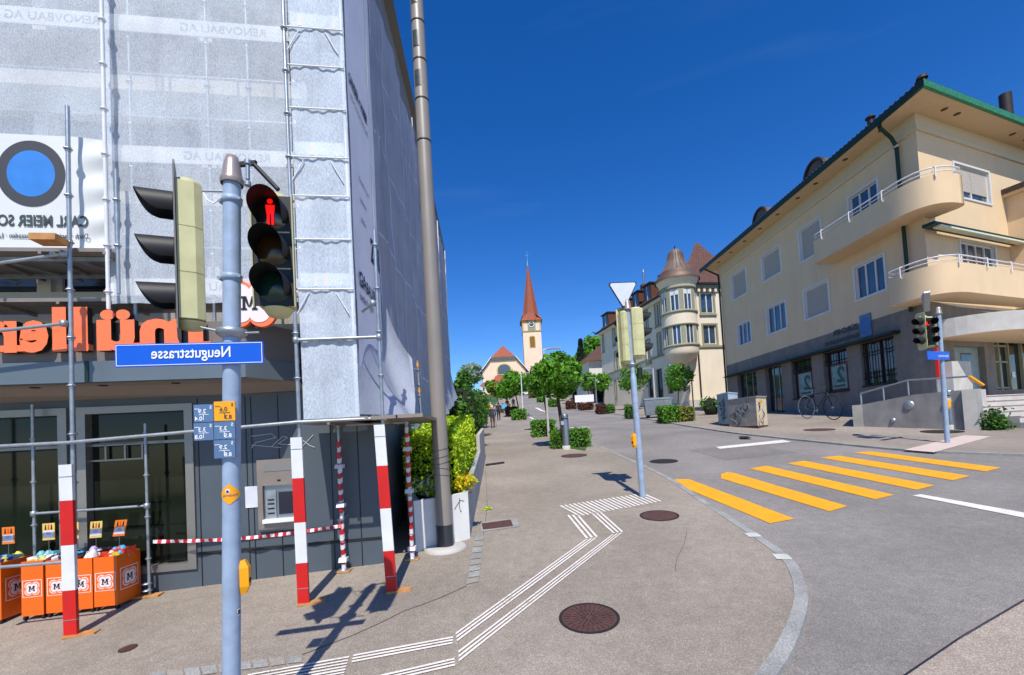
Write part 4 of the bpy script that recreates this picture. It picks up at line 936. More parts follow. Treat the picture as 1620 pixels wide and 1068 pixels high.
# facing direction of camera from the pole
def patch(mb,c,poly_fn,m,off):
    pass
ca=math.atan2(-c.y,-c.x)
def cp(u,v,off=.002):a=ca+u/PR;return c+Vector((cos(a)*(PR+off),sin(a)*(PR+off),v))
Hh=.062;Ww=.075
for i in range(N_):
    u0=-Ww+2*Ww*i/N_;u1=-Ww+2*Ww*(i+1)/N_;h0=Hh*(1-abs(u0)/Ww);h1=Hh*(1-abs(u1)/Ww);sh=-.012
    mb.face([cp(u0+sh,-h0),cp(u1+sh,-h1),cp(u1+sh,h1),cp(u0+sh,h0)],'amber')
mb.build('sticker',fs)
mb=MB();text(mb,'Wanderweg',.022,'g_navy',(0,0,0),(1,0,0),(0,0,1),warp=lambda v:cp(.035-v.co.x*.75,-.012+v.co.y,.003))
mb.face([cp(.0-.02+.012*cos(t_),.02+.014*sin(t_),.003) for t_ in [2*pi*i/10 for i in range(10)]],'white_sign');mb.face([cp(-.02+.008*cos(t_),.018+.009*sin(t_),.004) for t_ in [2*pi*i/10 for i in range(10)]],'g_navy')
mb.build('lettering',fs)
c=at_(968);mb=MB();n_=8
def cp2(u,v,off=.002):a=ca+u/PR;return c+Vector((cos(a)*(PR+off),sin(a)*(PR+off),v))
for i in range(4):mb.face([cp2(.03+i*.006,-.02),cp2(.036+i*.006,-.02),cp2(.036+i*.006,.02),cp2(.03+i*.006,.02)],'white_sign')
text(mb,'IR',.035,'g_black',(0,0,0),(1,0,0),(0,0,1),bold=.002,warp=lambda v:cp2(.052-v.co.x*.7,-.012+v.co.y,.0035));mb.build('sticker',fs)
def button(t,c,d,s=1.0):
    mb=MB();d=Vector((d[0],d[1],0)).normalized();x=d.cross(Zv)
    for (h0,w0,h1,w1) in ((-.125,.02,-.07,.036),(-.07,.036,.07,.036),(.07,.036,.125,.02)):
        p=[];
        for h_,w_ in ((h0,w0),(h1,w1)):
            for a,b in ((-w_,0),(w_,0),(w_*.8,w_*1.7),(-w_*.8,w_*1.7)):p.append(c+x*a*s+d*b*s+Zv*h_*s)
        mb.hexa(p,'amber')
    mb.lathe(c+d*.062*s-Zv*.03*s,[(0,.004),(.02*s,.002),(.022*s,-.01)],'black',ax=d,n=12)
    mb.build('push_button',t)
button(fs,at_(915)+Vector((PR-.004,.02,0)),(1,.25),.8)
# --- near crossing signal seen from behind
def signal(base,label,lean):
    pass
b=G(1017,787);y=b.y;T=P(993,490,y);AX2=(T-b).normalized();a2=lambda py:b+AX2*((P(1005,py,y).z-b.z)/AX2.z)
t2=thing('traffic_signal','pale blue signal pole at the near end of the crossing, seen from behind','traffic light',b)
k2=a2(600);pole_(t2,b,k2,.058,'pole_blue',name='pole');
pole_(t2,k2+AX2*.0,k2+AX2*.12,.058,'pole_blue',r2=.04,name='pole_taper');pole_(t2,k2+AX2*.12,T,.04,'pole_blue',name='upper_pole')
cap_(t2,T,AX2,.055,.2)
head(t2,P(1012,490,y),(1,.10),sec=.295,hw=.13,dep=.2,plate=False);head(t2,P(984,497,y+.12),(-.28,.96),sec=.31,hw=.10,dep=.16,plate_m='cream_plastic')
disc_collar(t2,a2(577),.045)
mb=MB();mb.tube(P(1012,582,y),P(1012,600,y),.05,'black_matt',n=10);mb.build('acoustic_unit',t2)
mb=MB();c=P(986,461,y-.02);f=Vector((.05,-1,0));s=Vector((1,.05,0))
tr=lambda r:[(-r,.52*r),(-.93*r,.66*r),(.93*r,.66*r),(r,.52*r),(.1*r,-1.12*r),(-.1*r,-1.12*r)]
q=[c+s*a+Zv*b_+s*0 for a,b_ in tr(.27)];mb.prism(q,Vector((0,.03,0)),'iron_dark');mb.prism([c-Vector((0,.004,0))+s*a+Zv*b_ for a,b_ in tr(.245)],Vector((0,.003,0)),'sign_back')
mb.tube(c-Zv*.1+Vector((0,.04,0)),T,.02,'galv');mb.build('yield_sign',t2)
button(t2,a2(697)+Vector((-.06,0,0)),(-1,-.5),1.1)
# --- far crossing signal
b3=G(1499,701);y=b3.y;T3=P(1485,497,y);AX3=(T3-b3).normalized();a3=lambda py:b3+AX3*((P(1490,py,y).z-b3.z)/AX3.z)
t3=thing('traffic_signal','slim signal pole with blue street name sign on the far side by the ramp wall','traffic light',b3)
pole_(t3,b3,a3(600),.055,'pole_blue');pole_(t3,a3(600),T3,.048,'pole_blue',name='upper_pole');cap_(t3,T3,AX3,.055,.2)
head(t3,P(1470,503,y-.08),(-.15,-1),sec=.24,hw=.12,dep=.12,housing='cream_plastic',plate=False)
mb=MB();c=P(1470,503,y-.08)-Zv*.36+Vector((0,-.012,0));mb.obox(c,(.13,0,0),(0,.004,0),(0,0,.37),'black_matt');mb.obox(c+Vector((.14,0,0)),(.01,0,0),(0,.012,0),(0,0,.38),'cream_dark');mb.build('front_panel',t3)
mb=MB();mb.lathe(P(1468,512,y-.14),[(0,.0),(.05,0)],'lit_red',ax=(0,-1,0),n=12);mb.build('lit_lens',t3)
head(t3,P(1456,502,y),(-1,-.1),sec=.25,hw=.10,dep=.14,plate_m='cream_plastic')
mb=MB();c=P(1470,474,y);f=Vector((.80,-.6,0)).normalized();s=f.cross(Zv);mb.prism([c+s*a+Zv*b_ for a,b_ in tr(.27)],-f*.12,'sign_back','galv');mb.build('yield_sign',t3)
SG3=Fac((a3(563).x,a3(563).y-.07),(-.93,-.36),(.36,-.93))
u0,z0=SG3.fp(1502,565);u1=SG3.fp(1467,565)[0];mb=MB();zt=SG3.fp(1485,556)[1];zb_=SG3.fp(1485,569)[1];SG3.box(mb,u0,u1,zb_,zt,-.006,.006,'blue_sign');sp=mb.build('street_sign',t3)
mb=MB();SG3.text(mb,'Alpenstrasse',.1,'white_sign',u0+.05,(zb_+zt)/2-.035,.009,sx=.9);mb.build('lettering',sp)
button(t3,a3(639)+Vector((.06,0,0)),(1,-.4),1.1)
# ================================================= tall lamp column
b=gz(-1.04,6.33);Tt=P(659,0,6.33);AX4=(Tt-b).normalized();a4=lambda py:b+AX4*((P(680,py,6.33).z-b.z)/AX4.z)
lp=thing('lamp_column','tall grey cylindrical lamp column standing against the white planter','street lamp',b)
pole_(lp,b+AX4*.33,a4(0)+AX4*3.2,.113,'lamp_grey',r2=.088,n=32)
pole_(lp,b,b+AX4*.33,.117,'lamp_band',n=32,name='base_sleeve')
mb=MB();mb.lathe(b,[(.30,-.05),(.30,.012),(.27,.03),(0,.034)],'concrete_light',n=30);mb.build('footing',lp)
mb=MB()
for py in (37,98,160,225,-25):
    c=a4(py);rr=.1145-.025*((c-b).length/12);mb.lathe(c,[(rr-.02,-.012),(rr+.001,-.012),(rr+.001,.012),(rr-.02,.012)],'black',n=32,ax=AX4)
mb.build('joint_ring',lp)
mb=MB()
for py0,py1 in ((-10,12),(55,80),(117,142)):
    c0=a4(py1);c1=a4(py0);rr=.105
    for i in range(6):
        a_=-pi/2-.75+i*.16;b_=a_+.15;mb.face([c0+Vector((cos(a_),sin(a_),0))*rr,c0+Vector((cos(b_),sin(b_),0))*rr,c1+Vector((cos(b_),sin(b_),0))*rr,c1+Vector((cos(a_),sin(a_),0))*rr],'plate_dark')

mb.build('light_module',lp)
mb=MB()
for j,py in enumerate((713,724,733,743,754)):
    c=a4(py)
    pts=[c+Vector((cos(a_)*.115,sin(a_)*.115,.03*sin(a_+1.57-.3*j)*(1 if j<3 else -1)*.8)) for a_ in [-pi+pi*i/14 for i in range(15)]]
    mb.path(pts,.0025,'black',n=5)
mb.build('wire_wrap',lp)
# ================================================= planter and hedges
A=Vector((-1.44,6.24,0));Bp=Vector((-.72,6.66,0));C_=Vector((-.98,11.6,0));D=Vector((-1.9,14,0))
pt=thing('planter','white concrete planter with graffiti loop, filled with lime green hedge','planter',gz(-1.0,6.5))
mb=MB();tz=P(700,786,6.45).z
def wallseg(p,q,za,zb2,th=.09,m='concrete_white'):
    d=(q-p).normalized();n_=Vector((-d.y,d.x,0))*th
    mb.hexa([(p.x,p.y,Z(p.x,p.y)-.2),(q.x,q.y,Z(q.x,q.y)-.2),(q.x+n_.x,q.y+n_.y,Z(q.x,q.y)-.2),(p.x+n_.x,p.y+n_.y,Z(p.x,p.y)-.2),(p.x,p.y,za),(q.x,q.y,zb2),(q.x+n_.x,q.y+n_.y,zb2),(p.x+n_.x,p.y+n_.y,za)],m)
M_=Vector((-1.02,6.44,0))
wallseg(A,M_,tz-.01,tz);wallseg(M_,Bp,tz,tz+.02);
E1=P(757,655,11.4)
wallseg(Bp,Vector((-.86,11.4,0)),tz+.02,1.52,.09,'concrete_shade');wallseg(Vector((-.86,11.41,0)),Vector((-1.0,15.5,0)),1.95,2.2,.09,'concrete_light')
wallseg(A+Vector((-.5,1.6,0)),A,tz,tz-.01,.08)
mb.build('walls',pt)
mb=MB();mb.prism([(A.x,A.y+.1,tz-.1),(M_.x,M_.y+.1,tz-.1),(Bp.x-.1,Bp.y+.1,tz-.1),(-.95,11,tz-.05),(-2,11,tz-.05)],(0,0,-.1),'twig');mb.build('soil',pt)
mb=MB();nn_=Vector((.45,-.85,0)).normalized();c0=M_.lerp(Bp,.62)
def gpt(a,z):return M_.lerp(Bp,a)+Vector((0,0,z))+Vector((.5,-.86,0)).normalized()*.006
mb.path([gpt(.35,tz-.2),gpt(.5,tz-.13),gpt(.62,tz-.08),gpt(.8,tz-.1)],.003,'graffiti',n=5);mb.path([gpt(.6,tz-.05),gpt(.57,tz-.16),gpt(.62,tz-.25),gpt(.66,tz-.24)],.004,'graffiti',n=5);mb.build('graffiti',pt)
# leaves
def leafquad(mb,c,s,m,nrm=None,asp=1.6):
    if nrm is None:nrm=Vector((random.gauss(0,1),random.gauss(0,1),random.gauss(0,1))).normalized()
    u=nrm.orthogonal().normalized();a=random.uniform(0,2*pi);v=nrm.cross(u);x=u*cos(a)+v*sin(a);y=nrm.cross(x)
    L_=s*asp*.5;W_=s*.5
    mb.face([c-x*L_,c+y*W_*.9+nrm*s*.08,c+x*L_,c-y*W_*.9+nrm*s*.08],m)
def rvec():return Vector((random.gauss(0,1),random.gauss(0,1),random.gauss(0,1))).normalized()
def boxhedge(name,label,poly,zf0,zf1,n,ls,ms,cat='hedge',group=None,jit=.06,core='twig',lean=None):
    """poly: footprint (x,y) corners; leaves on top and sides of the volume"""
    cx=sum(p[0] for p in poly)/len(poly);cy=sum(p[1] for p in poly)/len(poly)
    t=thing(name,label,cat,(cx,cy,zf0(cx,cy)),group)
    mb=MB();N=len(poly);ins=[(cx+(p[0]-cx)*.86,cy+(p[1]-cy)*.86) for p in poly]
    mb.mesh([(x,y,zf0(x,y)) for x,y in ins]+[(x,y,zf0(x,y)+(zf1(x,y)-zf0(x,y))*.9) for x,y in ins],[tuple(range(N,2*N))]+[(i,(i+1)%N,N+(i+1)%N,N+i) for i in range(N)],core);mb.build('branches',t)
    mb=MB();per=[((Vector(poly[(i+1)%N])-Vector(poly[i])).length) for i in range(N)];h=zf1(cx,cy)-zf0(cx,cy)
    P_=sum(per);area=abs(sum(poly[i][0]*poly[(i+1)%N][1]-poly[(i+1)%N][0]*poly[i][1] for i in range(N)))/2
    w1=area;w2=P_*h
    for i in range(n):
        if random.random()<w1/(w1+w2):
            # random point in the polygon (fan)
            j=random.randrange(N);a,b=sorted((random.random(),random.random()));p=Vector((cx,cy))*a+Vector(poly[j])*(b-a)+Vector(poly[(j+1)%N])*(1-b)
            z=zf1(p.x,p.y)+random.gauss(0,jit*.6)+.03*sin(p.x*9)*cos(p.y*7);nr=(Vector((0,0,1))+rvec()*.9).normalized()
        else:
            r=random.uniform(0,P_);j=0
            while r>per[j]:r-=per[j];j+=1
            s=r/per[j];p=Vector(poly[j]).lerp(Vector(poly[(j+1)%N]),s);c=Vector((cx,cy));o=(p-c).normalized();s2=random.gauss(-.02,jit);p=p+o*s2
            z=zf0(p.x,p.y)+(zf1(p.x,p.y)-zf0(p.x,p.y))*random.random()**.85;nr=(Vector((o.x,o.y,.2))+rvec()*.9).normalized()
        leafquad(mb,Vector((p.x,p.y,z)),ls*random.uniform(.6,1.3),random.choice(ms),nr)
    mb.build('foliage',t);return t
random.seed(11)
hz0=lambda x,y:tz-.08+(y-6.7)*.06
boxhedge('hedge','bright lime green hedge overflowing the white planter',[(-1.75,7.15),(-.93,7.0),(-1.0,11.3),(-2.1,11.3)],lambda x,y:tz-.1,lambda x,y:1.95+(y-7)*.105,15000,.045,['leaf_lime']*4+['leaf_mid'],jit=.07)
boxhedge('flower_bush','golden yellow leaves at the planter rim right of the lamp column','%s'%'' or [(-.98,6.75),(-.85,6.72),(-.83,7.0),(-1.0,7.05)],lambda x,y:tz-.05,lambda x,y:tz+.17,500,.04,['leaf_gold'],cat='plant')if False else None
t=thing('flower_bush','golden yellow tuft at the planter rim right of the lamp column','plant',P(733,775,6.95))
mb=MB()
for i in range(420):leafquad(mb,P(736,762,6.85)+Vector((random.gauss(0,.07),random.gauss(0,.06),random.gauss(0,.05))),.045,random.choice(['leaf_gold','leaf_gold','leaf_lime']))
mb.build('foliage',t)
t=thing('climbing_plant','loose green plant at the left rim of the planter','plant',P(668,775,6.5))
mb=MB()
for i in range(260):leafquad(mb,P(672,768,6.5)+Vector((random.gauss(0,.09),random.gauss(0,.05),random.gauss(0,.05)-.0)),.05,random.choice(['leaf_lime','leaf_mid','leaf_pale']))
mb.build('foliage',t)
t=thing('weed','small green weed at the foot of the planter side wall','plant',G(770,806))
mb=MB();c=G(770,806)
for i in range(60):leafquad(mb,c+Vector((random.gauss(0,.05),random.gauss(0,.05),abs(random.gauss(0,.02)))),.03,'leaf_lime')
mb.build('foliage',t)
mb=MB()
def blob(mb,c,rx,ry,rz,n,ls,ms,lump=8,seed=0,fill=.15):
    random.seed(seed);cl=[]
    for i in range(lump):
        d=rvec();cl.append((d,random.uniform(.28,.45)))
    for i in range(n):
        if random.random()<fill:
            d=rvec();r=random.random()**.5;q=d*r
        else:
            d0,rr=random.choice(cl);q=d0*(.72)+rvec()*rr*random.random()**.25
        if q.length>1.12:q=q.normalized()*1.1
        nr=(q.normalized()+rvec()*.9).normalized() if q.length>.01 else None
        leafquad(mb,Vector(c)+Vector((q.x*rx,q.y*ry,q.z*rz)),ls*random.uniform(.6,1.35),random.choice(ms),nr)
def shrub(name,label,x,y,z0,rx,ry,h,n,ls,ms,cat='shrub',group=None,seed=0,lump=14):
    t=thing(name,label,cat,(x,y,z0),group);mb=MB();mb.lathe((x,y,z0),[(0,0),(rx*.55,.05*h),(rx*.75,.4*h),(rx*.55,.75*h),(0,.86*h)],'twig',n=12)
    mb.build('branches',t);mb=MB();blob(mb,(x,y,z0+h*.5),rx,ry,h*.52,n,ls,ms,lump,seed);mb.build('foliage',t);return t
# large dark shrubs along the left side
for (px,py,yy,r,h,n,ms,lab,sd) in ((738,640,19,1.1,3.3,3200,['leaf_dark','leaf_dark','leaf_hedge'],'dark green shrub just past the netted scaffold end',1),(752,640,26,1.2,3.2,2600,['leaf_dark','leaf_hedge','leaf_mid'],'tall green shrub left of the walking man',2),(760,640,34,1.0,2.7,1800,['leaf_hedge','leaf_mid'],'green shrub furthest up the left wall',3)):
    c=P(px,py,yy);shrub('shrub',lab,c.x-.35,yy,gz(c.x,yy).z-.05,r,r*1.6,h,n,.11 if yy<30 else .14,ms,seed=sd,group='shrubs along the left side of the pavement')
boxhedge('hedge','low clipped hedge bordering the left pavement edge beyond the planter',[(-2.0,12.2),(-1.35,12.2),(-2.1,30),(-3,30)],lambda x,y:gz(x,y).z-.05,lambda x,y:gz(x,y).z+1.1,5500,.09,['leaf_hedge','leaf_dark','leaf_mid'],jit=.09)
def tree(name,label,x,y,z0,th,cr,ch,n,ls,ms,tr=.05,lean=(0,0),seed=0,lump=16,group=None,cat='tree',trunk='bark',limbs=5):
    random.seed(seed+100);t=thing(name,label,cat,(x,y,z0),group);b=Vector((x,y,z0));tp=b+Vector((lean[0],lean[1],th));mid=b.lerp(tp,.5)+Vector((random.uniform(-.03,.03),0,0))
    mb=MB();mb.tube(b,mid,tr*1.25,trunk,r2=tr,n=10);mb.tube(mid,tp,tr,trunk,r2=tr*.8,n=10)
    c=tp+Vector((0,0,ch*.42))
    for i in range(limbs):
        a=2*pi*i/limbs+random.uniform(-.3,.3);e=tp+Vector((cos(a)*cr*.7,sin(a)*cr*.7,ch*random.uniform(.25,.7)));m_=tp.lerp(e,.5)+Vector((0,0,ch*.06));mb.tube(tp-Vector((0,0,th*.05)),m_,tr*.55,trunk,r2=tr*.35,n=6);mb.tube(m_,e,tr*.35,trunk,r2=tr*.12,n=6)
    mb.tube(tp,c+Vector((0,0,ch*.2)),tr*.6,trunk,r2=tr*.2,n=6);mb.build('trunk',t)
    mb=MB();blob(mb,c,cr,cr,ch*.5,n,ls,ms,lump,seed,fill=.3);mb.build('crown',t);return t
def px_tree(name,label,px,pyb,pyc,rpx,yy,n,ls,ms,tr=.05,hfac=1.0,seed=0,pxc=None,group='round topped trees along the street',zoff=0,**kw):
    b=P(px,pyb,yy);b.z=gz(b.x,yy).z+zoff;cr=rpx/700*yy;c=P(pxc or px,pyc,yy);ch=2*cr*hfac;th=c.z-b.z-ch*.42
    return tree(name,label,b.x,b.y,b.z,th,cr,ch,n,ls,ms,tr,(c.x-b.x,0),seed,group=group,**kw)
px_tree('street_tree','round tree with leaning dark trunk directly behind the litter bin',893,697,594,40,17.0,5200,.13,['leaf_mid','leaf_mid','leaf_hedge'],.075,.92,1,pxc=880)
px_tree('street_tree','smaller round tree behind the lamp, thin trunk in a hedge square',869,668,600,27,27,2200,.17,['leaf_mid','leaf_hedge'],.05,.95,2,pxc=858)
px_tree('street_tree','round tree above the green shrub by the slim lamp on the left',822,655,607,24,47,1500,.26,['leaf_mid','leaf_far'],.07,.9,3,pxc=815)
px_tree('street_tree','olive green tree left of the slim lamp beyond the walkers',806,650,617,17,60,900,.3,['leaf_far','leaf_mid'],.07,.9,4,pxc=800)
px_tree('street_tree','small far tree on the left with olive foliage',790,640,615,14,75,700,.36,['leaf_far','leaf_olive'],.08,.9,5,pxc=784)
px_tree('street_tree','dark round tree near the foot of the church',776,632,610,9,95,500,.4,['leaf_mid','leaf_hedge'],.08,1,6)
for i,(px,pb,pc,r,yy,lab) in enumerate(((1072,644,597,24,40,'round tree behind the half brown hedge block'),(955,642,604,15,52,'round tree over the red and green hedge by the white house'),(930,638,604,16,60,'tree behind the near round tree, right of its crown'),(1003,640,600,24,46,'round tree half hidden behind the near signal pole'),(905,636,602,15,70,'tree over the dark red hedge far up the street'),(884,634,608,14,80,'tree beside the pale far hedge on the right'),(862,630,606,12,95,'far tree on the right kerb below the tower'),(848,622,606,9,115,'furthest tree on the right kerb'))):
    px_tree('street_tree',lab,px,pb,pc,r,yy,1500 if yy<50 else 800,.0042*yy,['leaf_mid','leaf_far'] if i%2 else ['leaf_mid','leaf_hedge'],.0013*yy,.95,20+i)
# clipped hedge blocks
def block(px0,px1,pyt,pyb,yy,dep,lab,ms,n=900,ls=None):
    a=P(px0,pyb,yy);b=P(px1,pyb,yy);zt=P((px0+px1)/2,pyt,yy).z;z0=gz((a.x+b.x)/2,yy).z-.02
    h=max(.3,zt-z0);boxhedge('clipped_hedge',lab,[(a.x,yy-.1),(b.x,yy-.1),(b.x,yy+dep),(a.x,yy+dep)],lambda x,y:Z(x,y)+.04,lambda x,y:Z(x,y)+.06+h,n,ls or .003*yy+.01,ms,cat='hedge',group='clipped hedge blocks along the street',jit=.035+.0012*yy)
block(876,934,684,712,16.6,1.0,'clipped green hedge block behind the litter bin',['leaf_hedge','leaf_mid'],2600,.055)
block(844,878,668,686,22.5,1.3,'clipped green hedge block around the slim lamp post',['leaf_hedge','leaf_mid'],1500)
block(811,832,650,664,41,2.0,'green hedge block at the foot of the white lamp',['leaf_hedge','leaf_mid'],800)
block(801,818,646,657,48,2.2,'dark red hedge block behind the walkers',['leaf_red'],700);block(794,806,641,650,58,2.4,'olive and red hedge block furthest on the left',['leaf_olive','leaf_red'],500)
block(1050,1076,645,668,25.5,1.2,'green half of the hedge block under the round tree',['leaf_hedge','leaf_mid'],1500);block(1076,1099,646,667,25.5,1.2,'brown dried half of the hedge block under the round tree',['leaf_olive','leaf_hedge','leaf_olive'],1300)
block(995,1004,642,660,33,1.2,'small green hedge left of the grey container',['leaf_hedge'],400)
block(949,960,642,653,42,2.0,'dark red clipped hedge, left of its green neighbour',['leaf_red'],500);block(960,972,642,653,42,2.0,'green clipped hedge beside a dark red one',['leaf_hedge'],500)
block(921,939,640,649,52,2.4,'wide dark red hedge right of the white board',['leaf_red'],600);block(900,916,636,647,58,2.6,'dark red hedge left of the white board',['leaf_red'],600);block(869,882,634,644,66,3,'pale green hedge up the right kerb',['leaf_hedge','leaf_far'],500);block(852,866,628,640,80,3,'green hedge further up the right kerb',['leaf_hedge','leaf_mid'],500);block(838,850,618,633,100,4,'furthest hedge on the right kerb',['leaf_far','leaf_olive'],400)
# gravel bed edges
mb=MB()
for q in ([(868,704),(880,698),(930,704),(926,713)],[(840,683),(846,680),(880,684),(878,690)]):
    c=[G(*p,PV+.012) for p in q]
    mb.face(c,'grass')
mb.build('grass_verge',kind='stuff',label='short grass around the hedge squares in the pavement')
# ================================================= litter bins, lamps
def litter(b,h,label):
    t=thing('litter_bin',label,'litter bin',b,'steel litter bins');r=.13*h/1.25
    mb=MB();mb.lathe(b,[(r*1.08,-.05),(r*1.08,.14),(0,.14)],'concrete_light',n=20);mb.build('base',t)
    mb=MB();mb.lathe(b+Vector((0,0,.14)),[(r,0),(r,h-.36),(r*.98,h-.34)],'steel',n=28);mb.lathe(b+Vector((0,0,.14)),[(r,h-.3),(r,h-.2),(r*.9,h-.15),(0,h-.14)],'steel',n=28)
    mb.lathe(b+Vector((0,0,.14)),[(r*.98,h-.36),(r*.98,h-.28)],'steel',n=28,a0=-.6,a1=pi+.0);mb.lathe(b+Vector((0,0,.14)),[(r*.9,h-.38),(r*.9,h-.26)],'black',n=20);mb.build('drum',t)
    mb=MB();c=b+Vector((-r*.75,-r*.75,h-.33));mb.obox(c,Vector((.7,-.7,0))*.06,Vector((.7,.7,0))*.012,(0,0,.07),'box_blue');mb.build('notice',t)
litter(G(896,711),1.3,'steel litter bin with a concrete foot in front of the clipped hedge');bb=G(1505,679);litter(bb,1.25,'steel litter bin standing at the ramp wall behind the far signal pole')
def lamp(px,pyb,pyt,yy,side,label,m='white_paint',r=.05):
    b=P(px,pyb,yy);b.z=gz(b.x,yy).z;T=P(px,pyt,yy);T=Vector((b.x,b.y,T.z));t=thing('street_lamp',label,'street lamp',b,'slim street lamps')
    mb=MB();mb.tube(b,T,r*1.1,m,r2=r*.8,n=10);mb.build('pole',t);mb=MB();e=T+Vector((side*.75,0,.06));mb.tube(T,T+Vector((side*.2,0,.04)),.03,'galv',n=8);mb.obox(T+Vector((side*.5,0,.05)),(.34,0,0),(0,.09,0),(0,0,.035),'galv');mb.build('lamp_head',t)
lamp(828,663,591,42,1,'slim white lamp beside the left hedge blocks, in front of the church');lamp(868,690,553,22,1,'brown grey lamp post rising through the near round tree',m='concrete_light',r=.06)
lamp(1038,660,583,33,-1,'lamp with flat head in front of the grey container',m='concrete_light',r=.06);lamp(945,650,598,46,-1,'lamp beside the white house, partly behind a hedge',m='galv')
t=thing('lantern','dark lantern lamp in front of the corner tower house','street lamp',gz(18.2,43));mb=MB();b=P(1097,642,43);b.z=gz(b.x,43).z;T=P(1097,600,43);T=Vector((b.x,43,T.z));mb.tube(b,T,.06,'black');mb.build('pole',t);mb=MB();mb.lathe(T,[(0,0),(.18,.05),(.24,.4),(.3,.42),(.08,.6),(0,.65)],'iron_dark',n=8);mb.build('lamp_head',t)
# white notice board
b=P(925,640,56);b.z=gz(b.x,56).z;t=thing('notice_board','small white board standing between the dark red hedges','sign',b);mb=MB();mb.obox(b+Vector((0,0,1.35)),(1.2,0,0),(0,.05,0),(0,0,.45),'white_sign');mb.build('board',t);mb=MB()
for s_ in(-1,1):mb.tube(b+Vector((s_,.06,0)),b+Vector((s_,.06,1.4)),.05,'galv')
mb.build('legs',t)
# grey container
b=P(1041,659,31.5);b.z=gz(b.x,31.5).z;t=thing('waste_container','grey galvanised four wheeled waste container on the far pavement','waste container',b)
mb=MB();X=Vector((.97,-.2,0));Y=Vector((.2,.97,0));w_=.92;d_=.6;h_=1.05
pb=[b+X*a*w_*.92+Y*c_*d_*.9+Vector((0,0,.2)) for a,c_ in ((-1,-1),(1,-1),(1,1),(-1,1))];pt_=[b+X*a*w_+Y*c_*d_+Vector((0,0,.2+h_)) for a,c_ in ((-1,-1),(1,-1),(1,1),(-1,1))];mb.hexa(pb+pt_,'container')
for a in (-.6,-.2,.2,.6):mb.obox(b+X*a*w_-Y*d_*.97+Vector((0,0,.75)),X*.03,Y*.02,Zv*.45,'container')
mb.build('body',t);mb=MB();mb.obox(b+Zv*(h_+.24),X*w_*1.05,Y*d_*1.05,Zv*.03,'galv');mb.obox(b+Zv*(h_+.3),X*w_*.95,Y*d_*.6,Zv*.05,'container');mb.build('lid',t)
for a in(-1,1):
    for c_ in(-1,1):mb=MB();mb.lathe(b+X*a*w_*.75+Y*c_*d_*.7+Zv*.1,[(0,-.03),(.1,-.03),(.1,.03),(0,.03)],'rubber',n=14,ax=Y);mb.build('wheel',t)
# utility cabinets
def cabinet(p0,p1,p2,ztop,label,mf,ms_,lidm):
    """p0-p1 front edge, p1-p2 side edge ground points"""
    p3=p0+(p2-p1);t=thing('utility_cabinet',label,'utility cabinet',p1,'utility cabinets at the far kerb');mb=MB();r=[p0,p1,p2,p3]
    zb_=min(p.z for p in r)-.05
    lo=[Vector((p.x,p.y,zb_)) for p in r];hi=[Vector((p.x,p.y,ztop)) for p in r]
    mb.face([lo[0],lo[1],hi[1],hi[0]],mf);mb.face([lo[1],lo[2],hi[2],hi[1]],ms_);mb.face([lo[2],lo[3],hi[3],hi[2]],mf);mb.face([lo[3],lo[0],hi[0],hi[3]],mf);mb.build('body',t)
    cc=(p0+p2)/2;mb=MB();g_=[Vector((cc.x+(p.x-cc.x)*1.05,cc.y+(p.y-cc.y)*1.05,0)) for p in r];mb.hexa([v+Zv*ztop for v in g_]+[v+Zv*(ztop+.05) for v in g_],lidm);mb.build('lid',t)
    mb=MB();g_=[Vector((cc.x+(p.x-cc.x)*1.015,cc.y+(p.y-cc.y)*1.015,0)) for p in r];mb.hexa([v+Zv*(zb_) for v in g_]+[v+Zv*(min(p.z for p in r)+.12) for v in g_],'rust');mb.build('plinth',t)
    return t,lo,hi
p1=G(1155,675);t,lo,hi=cabinet(G(1137,672),p1,G(1170,671),P(1148,622,p1.y).z,'blue grey utility cabinet covered in violet graffiti, left of its wider neighbour','box_grey','box_blue','box_blue')
def scrib(mb,A,Bv,Cz,n,seed,m='graffiti',r=.012,off=Vector((0,-.01,0))):
    """random tag strokes on a face from A to Bv, height range Cz"""
    random.seed(seed)
    for i in range(n):
        s=random.uniform(.12,.75);z=random.uniform(.15,.75);pts=[];w_=random.uniform(.08,.2);hh=random.uniform(.06,.16);ph=random.uniform(0,6);fq=random.choice((1,1,2))
        for j in range(9):
            a=j/8*2*pi*.8+ph;x=min(.94,max(.06,s+w_*cos(a*fq)*.6+.05*(j/8)));zz=min(.93,max(.08,z+hh*sin(a)));pts.append(A.lerp(Bv,x)+Zv*(Cz*zz)+off)
        mb.path(pts,r,m,n=4)
mb=MB();scrib(mb,lo[0],lo[1],hi[0].z-lo[0].z,12,3,off=(lo[1]-lo[2]).normalized()*.008,r=.014);mb.build('graffiti',t)
p1=G(1199,678);t,lo,hi=cabinet(G(1154,675),p1,G(1215,674.5),P(1198,628,p1.y).z,'wide concrete grey cabinet with painted tags and pale end face','box_dirty','box_beige','concrete')
mb=MB();off=(lo[1]-lo[2]).normalized()*.008;scrib(mb,lo[0],lo[1],hi[0].z-lo[0].z,7,5,off=off,r=.012,m='dark_print');scrib(mb,lo[0],lo[1],hi[0].z-lo[0].z,6,9,off=off,r=.02,m='faint_print');off=(lo[1]-lo[0]).normalized()*.008;scrib(mb,lo[1],lo[2],hi[0].z-lo[0].z,8,8,off=off,r=.009);mb.build('graffiti',t)
mb=MB();d=(lo[2]-lo[1]).normalized();c=lo[1].lerp(lo[2],.5)+Zv*((hi[1].z-lo[1].z)*.87)+(lo[1]-lo[0]).normalized()*.006;mb.obox(c,d*.1,(lo[1]-lo[0]).normalized()*.004,Zv*.07,'amber');mb.build('label_plate',t)
